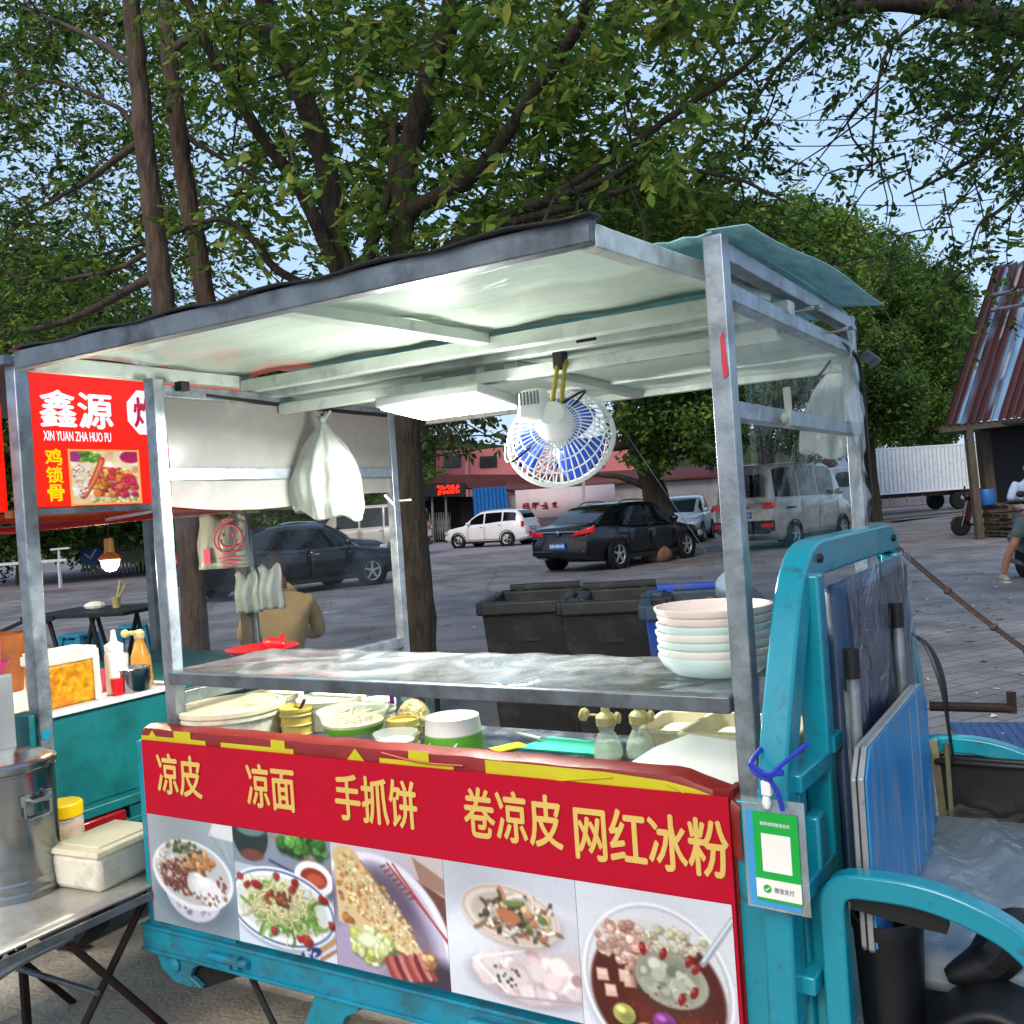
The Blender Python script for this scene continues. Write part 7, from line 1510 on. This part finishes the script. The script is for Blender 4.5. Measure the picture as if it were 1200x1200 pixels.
for dz, q0, q1 in ((0, (1156, 347), (1200, 340)), (0, (1160, 364), (1200, 357))):
    A, B = onY(*q0, HY + 1.6), onY(*q1, HY + 1.6); P2(MB().tube([A, B + (B - A)], .05, 8), 'roof_pipe', M['galv_dark'], t)
# pallets
t = thing('wooden_pallet_stack', 'stack of weathered wooden pallets beneath the rusty hut', 'pallets', (hp.x + 1.25, hp.y + .3, 0), .1)
mb = MB()
for k in range(4):
    z = .09 + k * .21
    for y in (-.45, -.15, .15, .45): mb.box((0, y, z + .06), (1.5, .2, .03))
    for x in (-.65, 0, .65): mb.box((x, 0, z), (.1, 1.1, .1))
P2(mb, 'slats', M['wood'], t)
q = onY(1156, 580, hp.y + .2); t = thing('blue_barrel', 'blue plastic drum on the pallets under the rusty hut', 'barrel', (q.x, q.y, .80), 0); P2(MB().lathe([(0, 0), (.16, 0), (.18, .05), (.18, .32), (.15, .38), (0, .38)], 24), 'drum', M['blue_barrel'], t)
# planks on the ground by the lorry
t = thing('timber_pile', 'low pile of planks on the ground before the white lorry', 'timber', (0, 0, 0)); mb = MB()
A, B = onz(1035, 612), onz(1140, 601)
for k in range(4): mb.bar(A + Vector((0, -.4 * k, .1 + .02 * k)), B + Vector((-.6 * k, -.4 * k, .1)), .25, .06)
P2(mb, 'planks', M['wood'], t)
q = onz(768, 658); t = thing('brown_rock', 'brown rock at the foot of the small leaning tree', 'rock', (q.x, q.y - .3, 0)); mb = MB().ball((0, 0, .16), (.34, .26, .22), n=14, m=9); mb.v = [(x * (1 + .12 * math.sin(y * 14 + z * 9)), y * (1 + .14 * math.sin(x * 11)), z * (1 + .1 * math.sin(x * 9 + y * 13))) for x, y, z in mb.v]; P2(mb, 'stone', M['rock'], t, smooth=30)
# overhead wires
for i, (a, b, Y0, Y1, lb) in enumerate((((880, 140), (1250, 96), 26, 20, 'highest of the black cables across the gap of sky'), ((880, 170), (1250, 128), 26, 20, 'thin black cable crossing the sky gap just under the highest one'), ((850, 152), (1000, 112), 40, 30, 'short black cable between crowns at the upper right'), ((1000, 240), (1300, 205), 30, 24, 'black cable running above the rusty hut roof'), ((730, 252), (960, 244), 18, 18, 'low black cable passing just above the cart roof'), ((60, 190), (260, 95), 20, 16, 'slanting black cable behind the left tree trunks'), ((60, 215), (300, 110), 20, 16, 'second slanting black cable behind the left tree trunks'))):
    A, B = onY(*a, Y0), onY(*b, Y1)
    t = thing('overhead_cable', lb, 'cable', (0, 0, 0), 0, 'overhead cables'); P2(MB().tube([A + (B - A) * (k / 12) + Vector((0, 0, -.3 * math.sin(k / 12 * PI))) for k in range(13)], .014, 5), 'strand', M['wire'], t)
# guy line from the fan tree down to the bin
t = thing('guy_line', 'thin grey line running from the tree down past the black saloon to the bins', 'line', (0, 0, 0)); P2(MB().tube([onY(735, 510, 5.2), onY(852, 684, 5.2)], .002, 6), 'strand', M['galv_dark'], t)

q = onz(1168, 874); t = thing('blue_mat', 'faded blue ribbed mat lying on the pavement beyond the driver seat', 'mat', (q.x + .25, q.y + .1, .012), -.3)
mb = MB().box((0, 0, .006), (.8, .6, .012))
for k in range(16): mb.box((-.375 + k * .05, 0, .014), (.02, .58, .006))
P2(mb, 'ribs', mat('faded_blue_mat', '33517c', .8, 0, .2, 6), t)
# ------------------------------------------------------------------ trees
def limb(mb, pts, r0, r1, n=9):
    s = spline(pts, 6); m = len(s)
    wob = [Vector((random.gauss(0, 1), random.gauss(0, 1), random.gauss(0, 1))) * .0035 for _ in s]
    mb.tube([p + w_ for p, w_ in zip(s, wob)], [(r0 + (r1 - r0) * (i / (m - 1)) ** .8) * random.uniform(.94, 1.06) for i in range(m)], n); return s
TW = {}
def spray(c, rad, m_, D):
    """leaves in alternate rows along short drooping twigs that radiate from a clump centre"""
    nt = max(1, int(m_ / 8)); P = []; Dr = []; S = []
    for _ in range(nt):
        a = RNG.uniform(0, 2 * PI); e = RNG.normal(-.15, .45); d = np.array([math.cos(a) * math.cos(e), math.sin(a) * math.cos(e), math.sin(e)])
        b = np.array(c) + RNG.normal(0, 1, 3) * rad * np.array([.6, .65, .45]); ln = rad * RNG.uniform(.8, 1.7)
        sd = np.cross(d, [0, 0, 1.]); sd /= np.linalg.norm(sd) + 1e-9
        k = 8; tt = np.linspace(.12, 1, k)
        q = b + d * (tt * ln)[:, None] + np.array([0, 0, -1.]) * (tt ** 2 * ln * .28)[:, None]
        sg = np.where(np.arange(k) % 2 == 0, 1, -1)[:, None]
        dr = d * .75 + sd * sg * .75 + np.array([0, 0, -.35]) + RNG.normal(0, .28, (k, 3)); dr[-1] = d + np.array([0, 0, -.5])
        P.append(q); Dr.append(dr); S.append((b, q[3], q[-1]))
    return np.concatenate(P), np.concatenate(Dr), S
def twig_mesh(name, S, r, parent, m):
    a = np.array(S, float).reshape(-1, 3, 3); n = len(a); v = np.empty((n, 3, 2, 3)); up = RNG.normal(0, 1, (n, 3)); t_ = a[:, 2] - a[:, 0]; s_ = np.cross(t_, up); s_ /= np.linalg.norm(s_, axis=1)[:, None] + 1e-9
    for i, k in enumerate((1, .7, .3)): v[:, i, 0] = a[:, i] + s_ * r * k; v[:, i, 1] = a[:, i] - s_ * r * k
    b = (np.arange(n) * 6)[:, None]; f = np.concatenate([b + np.array([[0, 2, 3, 1]]), b + np.array([[2, 4, 5, 3]])], 1).reshape(-1, 4)
    me = bpy.data.meshes.new(name); me.from_pydata([tuple(q) for q in v.reshape(-1, 3)], [], f.tolist()); me.materials.append(m); o = bpy.data.objects.new(name, me); COL.objects.link(o); o.parent = parent; return o
def leaves(name, P, size, parent, cols, droop=.5, m=None, kind=None, dirs=None):
    """many small pointed leaves, each folded along its midrib"""
    P = np.asarray(P, float); n = len(P); rg = RNG
    th = rg.uniform(0, 2 * PI, n); ph = rg.normal(-droop, .55, n)
    d = np.stack([np.cos(th) * np.cos(ph), np.sin(th) * np.cos(ph), np.sin(ph)], 1)
    if dirs is not None: d = np.asarray(dirs, float); d = d / np.linalg.norm(d, axis=1)[:, None]
    rnd = rg.normal(0, 1, (n, 3)) + (np.array([0, 0, 1.6]) if dirs is not None else 0); s = np.cross(d, rnd); s /= np.linalg.norm(s, axis=1)[:, None]; nn = np.cross(d, s)
    L_ = (size * rg.uniform(.5, 1.25, n))[:, None]; Wd = L_ * rg.uniform(.19, .27, n)[:, None]; fo = Wd * .35
    v = np.empty((n, 6, 3)); v[:, 0] = P; v[:, 1] = P + d * L_ * .33 + s * Wd + nn * fo; v[:, 2] = P + d * L_ * .70 + s * Wd * .72 + nn * fo * .7; v[:, 3] = P + d * L_ - nn * L_ * .08
    v[:, 4] = P + d * L_ * .70 - s * Wd * .72 + nn * fo * .7; v[:, 5] = P + d * L_ * .33 - s * Wd + nn * fo
    b = (np.arange(n) * 6)[:, None]; f = np.concatenate([b + np.array([[0, 1, 2, 3]]), b + np.array([[0, 3, 4, 5]])], 1).reshape(-1, 4)
    me = bpy.data.meshes.new(name); me.vertices.add(n * 6); me.vertices.foreach_set('co', v.astype(np.float32).ravel())
    me.loops.add(f.size); me.loops.foreach_set('vertex_index', f.ravel().astype(np.int32)); me.polygons.add(len(f)); me.polygons.foreach_set('loop_start', np.arange(len(f), dtype=np.int32) * 4)
    me.update(calc_edges=True)
    c = np.asarray(cols); tone = .75 + .5 * (np.sin(P[:, 0] * 3.1 + 1) * np.sin(P[:, 2] * 3.7) * np.sin(P[:, 1] * 2.3 + 2) * .5 + .5)[:, None]; ci = c[rg.integers(0, len(c), n)] * rg.uniform(.7, 1.3, (n, 1)) * tone; ca = me.color_attributes.new('Col', 'FLOAT_COLOR', 'POINT')
    ca.data.foreach_set('color', np.hstack([np.repeat(ci, 6, 0), np.ones((n * 6, 1))]).astype(np.float32).ravel())
    me.materials.append(m or M['leaf']); o = bpy.data.objects.new(name, me); COL.objects.link(o); o.parent = parent
    return o
GREEN = [(0.098, 0.187, 0.026), (0.135, 0.224, 0.033), (0.071, 0.143, 0.026), (0.182, 0.261, 0.041), (0.103, 0.187, 0.041), (0.269, 0.299, 0.053)]
DARK = [(0.042, 0.085, 0.02), (0.056, 0.106, 0.025), (0.032, 0.065, 0.018), (0.073, 0.112, 0.027)]
FARG = [(0.064, 0.134, 0.024), (0.088, 0.17, 0.028), (0.048, 0.107, 0.019), (0.112, 0.188, 0.038)]
# how thick the foliage hangs in the air above the stalls (coverage read off the place, 50-pixel cells of the survey)
COV = [
 '998899999999999988898789', '95488a9a9a9a9a9886885799', '844786888a99998988758999', '866788888899998898647a78', '767888889888999999984655', '777778768aaaaaaaaa994145',
 '887777554aaaaaaaaaa91115', '98766554 aaaaaaaaaa95114']
def cell_cov(c): return {'a': .97, ' ': .4}.get(c, int(c) / 10 if c.isdigit() else .5)
buckets = {k: [] for k in ('ta', 'tb', 'tc', 'tf')}; bdirs = {k: [] for k in buckets}; bseg = {k: [] for k in buckets}
def add_spray(key, p, rad, m_, D):
    q, dr, sg = spray(p, rad, m_, D); buckets[key].append(q); bdirs[key].append(dr); bseg[key].extend(sg)
twigs = {k: [] for k in buckets}
for r, row in enumerate(COV):
    for c, ch_ in enumerate(row):
        cov = cell_cov(ch_); x0, y0 = c * 50, r * 50
        if r >= 6 and 250 < x0 < 950: cov = min(cov, .9)
        if x0 >= 950 and r >= 5: cov *= .55
        if 880 <= x0 <= 1050 and 2 <= r <= 5: cov *= .55
        key = 'tb' if x0 < 170 else ('tc' if x0 < 300 else ('ta' if x0 < 840 else 'tf'))
        lo, hi = {'tb': (6.5, 12.), 'tc': (6., 11.), 'ta': (4.6, 9.), 'tf': (6.5, 11.)}[key]
        n_cl = 4
        need = -math.log(max(.07, 1 - cov * .98)) * 2500 * (1.45 if key == 'tf' else 3. if key == 'tb' else 2.4)
        for k in range(n_cl):
            cx, cy = x0 + random.uniform(-6, 56), y0 + random.uniform(-6, 56); Dp = random.uniform(lo, hi)
            if key != 'tf' and y0 > 20 and random.random() < .62: Dp = random.uniform(7.7, hi + 1)
            p = Vector(onY(cx, cy, Dp))
            rad = random.uniform(.10, .22) * (Dp / 7)
            lp = (.07 if key == 'tb' else .085) * FPX / Dp; area = lp * lp * .42 * .62
            m_ = max(3, int(need / n_cl / area * random.uniform(.6, 1.4)))
            add_spray(key, p, rad, m_, Dp); twigs[key].append((p, rad))
        if cov >= .85 and r < 7:                       # deeper sprays that close the thick parts of the crown
            for k in range(3 if cov < .95 else 5):
                Dp = random.uniform(9, 12.5); p = Vector(onY(x0 + random.uniform(0, 50), y0 + random.uniform(0, 50), Dp)); add_spray(key, p, .2, 52, Dp)
# extra foliage higher up and behind the camera's frame edge so the crowns carry on out of sight
for key, (x0, x1, y0, y1, lo, hi, n) in dict(tb=(-260, 10, -250, 420, 6, 12, 60), ta=(300, 850, -330, 0, 4.6, 9, 90), tc=(100, 320, -300, 0, 6, 11, 40), tf=(850, 1420, -320, 300, 6, 11, 130)).items():
    for k in range(n):
        cx, cy, Dp = random.uniform(x0, x1), random.uniform(y0, y1), random.uniform(lo, hi)
        if key == 'tf' and cx < 1205 and cy > 0: continue
        p = Vector(onY(cx, cy, Dp)); add_spray(key, p, .26, 110, Dp); twigs[key].append((p, .25))
def Q(px, py, D): return Vector(onY(px, py, D))
def twiggery(mb, key, anchors, step=5):
    for p, r in twigs[key][::step]:
        a = min(anchors, key=lambda s: (s - p).length)
        if (a - p).length > 2.2: continue
        m_ = (a + p) / 2 + Vector((random.uniform(-.2, .2), random.uniform(-.2, .2), random.uniform(-.05, .25)))
        ln = (a - p).length
        mb.tube(spline([a, m_, p, p + (p - m_).normalized() * r], 3), [max(.003, .003 + .009 * ln / 2 * (1 - i / 9)) for i in range(10)], 5)
# --- big many-stemmed tree behind the cart
ga = Q(488, 640, 7.4)
t = thing('roadside_tree', 'large tree forking into several dark limbs just behind the cart roof', 'tree', (0, 0, 0))
mb = MB(); anc = []
base = (onz(495, 835)); bx2 = Vector((Q(492, 780, 7.4).x, 7.4, 0))
anc += limb(mb, [bx2 + Vector((0, 0, -.05)), Q(490, 700, 7.4), Q(478, 560, 7.4), Q(474, 420, 7.4), Q(470, 310, 7.4), Q(478, 190, 7.4), Q(503, 95, 7.2), Q(532, 0, 7.0), Q(550, -150, 6.8)], .135, .07, 14)
anc += limb(mb, [Q(476, 430, 7.4), Q(440, 350, 7.3), Q(402, 318, 7.3), Q(382, 200, 7.2), Q(352, 105, 7.0), Q(318, 30, 6.8), Q(296, -60, 6.6)], .12, .06, 12)
anc += limb(mb, [Q(400, 330, 7.3), Q(388, 300, 7.2), Q(352, 225, 7.0), Q(300, 150, 6.8), Q(246, 60, 6.6), Q(220, 0, 6.5)], .07, .03)
anc += limb(mb, [Q(425, 330, 7.3), Q(438, 278, 7.4), Q(458, 215, 7.5), Q(462, 150, 7.6)], .06, .03)
anc += limb(mb, [Q(474, 350, 7.4), Q(530, 290, 7.3), Q(580, 258, 7.2), Q(650, 232, 7.0), Q(705, 212, 6.8), Q(745, 190, 6.6)], .07, .02)
anc += limb(mb, [Q(476, 250, 7.4), Q(560, 200, 7.0), Q(628, 105, 6.6), Q(676, 35, 6.2), Q(700, -30, 6)], .07, .03)
anc += limb(mb, [Q(560, 268, 7.3), Q(680, 240, 6.8), Q(790, 202, 6.6), Q(855, 208, 6.6), Q(925, 238, 6.6)], .035, .008)
anc += limb(mb, [Q(640, 235, 7.0), Q(740, 170, 6.8), Q(812, 118, 6.6), Q(872, 78, 6.5), Q(930, 18, 6.4)], .035, .012)
anc += limb(mb, [Q(400, 350, 7.3), Q(330, 320, 7.3), Q(290, 275, 7.2), Q(250, 258, 7.2), Q(170, 285, 7.2), Q(100, 302, 7.2)], .04, .008)
twiggery(mb, 'ta', anc)
P2(mb, 'trunk', M['bark'], t, smooth=60)
leaves('crown', np.concatenate(buckets['ta']), .095, t, GREEN, dirs=np.concatenate(bdirs['ta'])); twig_mesh('twigs', bseg['ta'], .0035, t, M['bark'])
# --- two slimmer trees at the left
t = thing('roadside_tree', 'slim straight brown trunk left of its paler neighbour, passing behind the clear sheet', 'tree', (0, 0, 0))
mb = MB(); D = 6.2; anc = limb(mb, [Vector((Q(231, 800, D).x, D, -.05)), Q(226, 690, D), Q(207, 480, D), Q(190, 340, D), Q(178, 240, D), Q(165, 120, D), Q(156, 30, D), Q(148, -120, D)], .088, .052, 14)
anc += limb(mb, [Q(172, 190, D), Q(150, 138, D), Q(110, 112, D), Q(60, 94, D)], .022, .010); anc += limb(mb, [Q(185, 320, D), Q(140, 345, D + 1), Q(80, 375, D + 1.5), Q(0, 392, D + 2), Q(-60, 390, D + 2)], .035, .02)
anc += limb(mb, [Q(168, 300, D), Q(120, 320, D + 1), Q(40, 330, D + 2), Q(0, 316, D + 2)], .02, .01); anc += limb(mb, [Q(160, 80, D), Q(100, 40, D + 1), Q(30, 10, D + 2)], .03, .012); anc += limb(mb, [Q(170, 160, D), Q(90, 220, D + 1.5), Q(10, 260, D + 3)], .03, .012)
twiggery(mb, 'tb', anc); P2(mb, 'trunk', M['bark_brown'], t, smooth=60); leaves('crown', np.concatenate(buckets['tb']), .076, t, GREEN + DARK, dirs=np.concatenate(bdirs['tb'])); twig_mesh('twigs', bseg['tb'], .0035, t, M['bark'])
t = thing('roadside_tree', 'slim brown trunk right of its straighter neighbour, above the left part of the cart roof', 'tree', (0, 0, 0))
mb = MB(); D = 7.6; anc = limb(mb, [Vector((Q(298, 800, D).x, D, -.05)), Q(292, 690, D), Q(262, 480, D), Q(240, 345, D), Q(222, 240, D), Q(206, 130, D), Q(196, 40, D), Q(190, -100, D)], .095, .06, 14)
anc += limb(mb, [Q(208, 140, D), Q(225, 165, D), Q(262, 186, D), Q(315, 215, D)], .03, .012); anc += limb(mb, [Q(200, 60, D), Q(250, 20, D), Q(300, -40, D)], .04, .02)
twiggery(mb, 'tc', anc); P2(mb, 'trunk', M['bark_brown'], t, smooth=60); leaves('crown', np.concatenate(buckets['tc']), .088, t, GREEN, dirs=np.concatenate(bdirs['tc'])); twig_mesh('twigs', bseg['tc'], .0035, t, M['bark'])
# --- tree off to the right whose boughs overhang the hut
t = thing('overhanging_tree', 'tree at the right with a thick bough and drooping sprays against the sky', 'tree', (0, 0, 0))
mb = MB(); D = 8.4; anc = limb(mb, [Vector((Q(1420, 800, D).x, D, -.05)), Q(1400, 500, D), Q(1370, 200, D), Q(1330, 90, D), Q(1230, 40, D), Q(1150, 18, D), Q(1060, 4, D), Q(960, 12, D)], .26, .05, 14)
anc += limb(mb, [Q(1100, 10, D), Q(1040, 60, D), Q(1025, 140, D), Q(1022, 200, D)], .022, .008); anc += limb(mb, [Q(1260, 60, D), Q(1200, 130, D), Q(1150, 180, D), Q(1060, 230, D)], .05, .01); anc += limb(mb, [Q(1300, 90, D), Q(1190, 230, D), Q(1150, 260, D), Q(1135, 300, D)], .03, .006)
anc += limb(mb, [Q(1020, 6, D), Q(930, 60, D), Q(880, 130, D), Q(870, 180, D)], .03, .008); anc += limb(mb, [Q(1022, 170, D), Q(1045, 230, D), Q(1040, 270, D)], .008, .004)
for a, b, c in (((1060, 180), (1075, 250), (1090, 285)), ((1140, 200), (1155, 270), (1160, 320)), ((1185, 250), (1180, 300), (1188, 340)), ((1030, 190), (1040, 250), (1020, 300)), ((1105, 220), (1118, 290), (1112, 335))): anc += limb(mb, [Q(*a, D), Q(*b, D), Q(*c, D)], .008, .003, 5)
twiggery(mb, 'tf', anc); P2(mb, 'trunk', M['bark'], t, smooth=60)
for (cx, cy, rx, ry, nn_) in ((1090, 100, 50, 50, 240), (1130, 60, 80, 60, 700), (1180, 160, 50, 60, 450), (1150, 300, 60, 45, 220), (1110, 330, 40, 25, 90), (960, 40, 60, 40, 200)):
    for _ in range(nn_ // 24): add_spray('tf', Q(random.gauss(cx, rx * .5), random.gauss(cy, ry * .5), D + random.uniform(-1, 1)), .16, 24, D)
leaves('crown', np.concatenate(buckets['tf']), .085, t, DARK + GREEN[:3], dirs=np.concatenate(bdirs['tf'])); twig_mesh('twigs', bseg['tf'], .0035, t, M['bark'])
# --- small leaning tree by the black saloon
def puff_tree(label, trunkpts, r0, r1, clumps, leaf, cols, n, name='street_tree', bark='bark', m=None, limbs=(), droop=.3):
    t = thing(name, label, 'tree', (0, 0, 0)); mb = MB(); anc = limb(mb, trunkpts, r0, r1, 12)
    for l in limbs: anc += limb(mb, l, r1 * .8, r1 * .2)
    pts = []
    for (c, r) in clumps:
        c = Vector(c); a = min(anc, key=lambda s: (s - c).length); mb.tube(spline([a, (a + c) / 2 + Vector((0, 0, r * .2)), c], 3), [.05 * r + .01] * 3 + [.03 * r + .008] * 4, 5)
        k = max(20, int(n * r * r)); g = RNG.normal(0, 1, (k, 3)); g /= np.linalg.norm(g, axis=1)[:, None]; g *= (RNG.uniform(.25, 1, k) ** .5)[:, None] * r
        g *= 1 + .25 * np.sin(g[:, [1, 2, 0]] * 5 / r); pts.append(np.array(c) + g * np.array([1, 1, .8]))
    P2(mb, 'trunk', M[bark], t, smooth=60); leaves('crown', np.concatenate(pts), leaf, t, cols, droop, m or M['leaf_far']); return t
D = 23.8; cl = []
for _ in range(64): 
    px, py = random.uniform(735, 980), random.uniform(385, 520); cl.append((Q(px, py, random.uniform(20.5, 27)), random.uniform(.5, 1.0)))
for _ in range(10): cl.append((Q(random.uniform(725, 850), random.uniform(490, 545), random.uniform(22, 26)), random.uniform(.3, .6)))
puff_tree('small dark tree with a leaning trunk beside the black saloon', [Q(788, 662, D) + Vector((0, 0, -.1)), Q(776, 610, D), Q(762, 560, D), Q(742, 510, D), Q(728, 470, D), Q(722, 400, D)], .40, .16, cl, .16, DARK + GREEN[:2], 1100, limbs=([Q(755, 540, D), Q(800, 528, D), Q(850, 512, D), Q(900, 500, D)], [Q(745, 520, D), Q(700, 530, D), Q(660, 548, D)], [Q(765, 575, D), Q(730, 560, D), Q(690, 556, D)]))
# leafy spray between panel lamp and fan
cl = []
for _ in range(34): cl.append((Q(random.gauss(548, 34), min(522, random.gauss(496, 24)), random.uniform(17, 22)), random.uniform(.2, .38)))
puff_tree('bushy reddish green tree showing between panel lamp and fan', [Vector((Q(492, 650, 21).x, 21, -.1)), Q(488, 600, 21), Q(484, 540, 21), Q(490, 470, 20), Q(500, 400, 20)], .12, .08, cl, .17, DARK + [(.07, .035, .025), (.06, .05, .02)], 420)
# bright green trees at the right beyond the cart
for (lb, x0, x1, y0, y1, Dn, Df, nn_, tp, cols, sz) in (
    ('tall bright green tree between cart roof and rusty hut', 985, 1130, 290, 510, 52, 62, 210, [(1026, 603), (1024, 560), (1022, 480), (1040, 400)], FARG, .22),
    ('broad mid green tree behind the cart roof', 800, 990, 262, 420, 30, 40, 110, [(905, 640), (900, 560), (890, 470), (890, 350)], FARG + GREEN, .22),
    ('mid green tree above the cart roof near the sliding awning', 640, 830, 235, 420, 30, 38, 80, [(862, 640), (856, 560), (840, 470), (770, 330)], GREEN + DARK, .22)):
    cl = []
    for _ in range(nn_):
        u, v = random.random(), random.random(); px = x0 + (x1 - x0) * u; top = y0 + (0 if 'tall' not in lb else 55 * abs(u - .35) ** 1.0 * 1.6); py = top + (y1 - top) * v
        cl.append((Q(px, py, random.uniform(Dn, Df)), random.uniform(.9, 1.9)))
    Dm = (Dn + Df) / 2; g0 = onz(*tp[0]) if False else Q(*tp[0], Dm); g0.z = -.1
    puff_tree(lb, [g0] + [Q(*q_, Dm) for q_ in tp[1:]], .42, .2, cl, sz, cols, 480)
cl = [(Q(random.uniform(985, 1075), random.uniform(440, 500), random.uniform(36, 40)), random.uniform(.6, 1.1)) for _ in range(26)]
g0 = Q(1026, 612, 38); g0.z = -.1
puff_tree('dark trunked tree just right of the rear cart post before the lorry', [g0, Q(1022, 570, 38), Q(1018, 520, 38), Q(1012, 470, 38)], .30, .2, cl, .2, FARG + DARK, 480)
# dark tree masses at the left, beyond the street
for lb, x0, x1, y0, y1, Dn, Df, nn_, tp in (('dark tree at far left behind the lit red sign', -120, 110, 300, 640, 30, 38, 90, (30, 650)), ('dark tree behind the left brown trunks', 60, 330, 380, 640, 34, 44, 90, (170, 650)), ('dark tree beyond the gatehouse behind the cart', 300, 520, 380, 610, 58, 70, 70, (420, 640))):
    cl = [(Q(random.uniform(x0, x1), random.uniform(y0, y1), random.uniform(Dn, Df)), random.uniform(1.0, 2.0)) for _ in range(nn_)]; Dm = (Dn + Df) / 2; g0 = Q(*tp, Dm); g0.z = -.1
    puff_tree(lb, [g0, Q(tp[0], 560, Dm), Q(tp[0] - 8, 470, Dm)], .4, .2, cl, .26, DARK + GREEN[:2], 330)
# far hills of trees closing the view
mb = MB(); mb.grid(80, 4, lambda u, v: (-260 + u * 520, 120 + 10 * math.sin(u * 9), v * (9 + 3.5 * math.sin(u * 40) + 2.4 * math.sin(u * 93 + 1)) * (1 - .25 * v)))
tag(mb.build('treeline', mat('far_treeline', '27371c', .9, 0, .5, .35, bump=.8, bscale=1.2), smooth=60), kind='stuff')
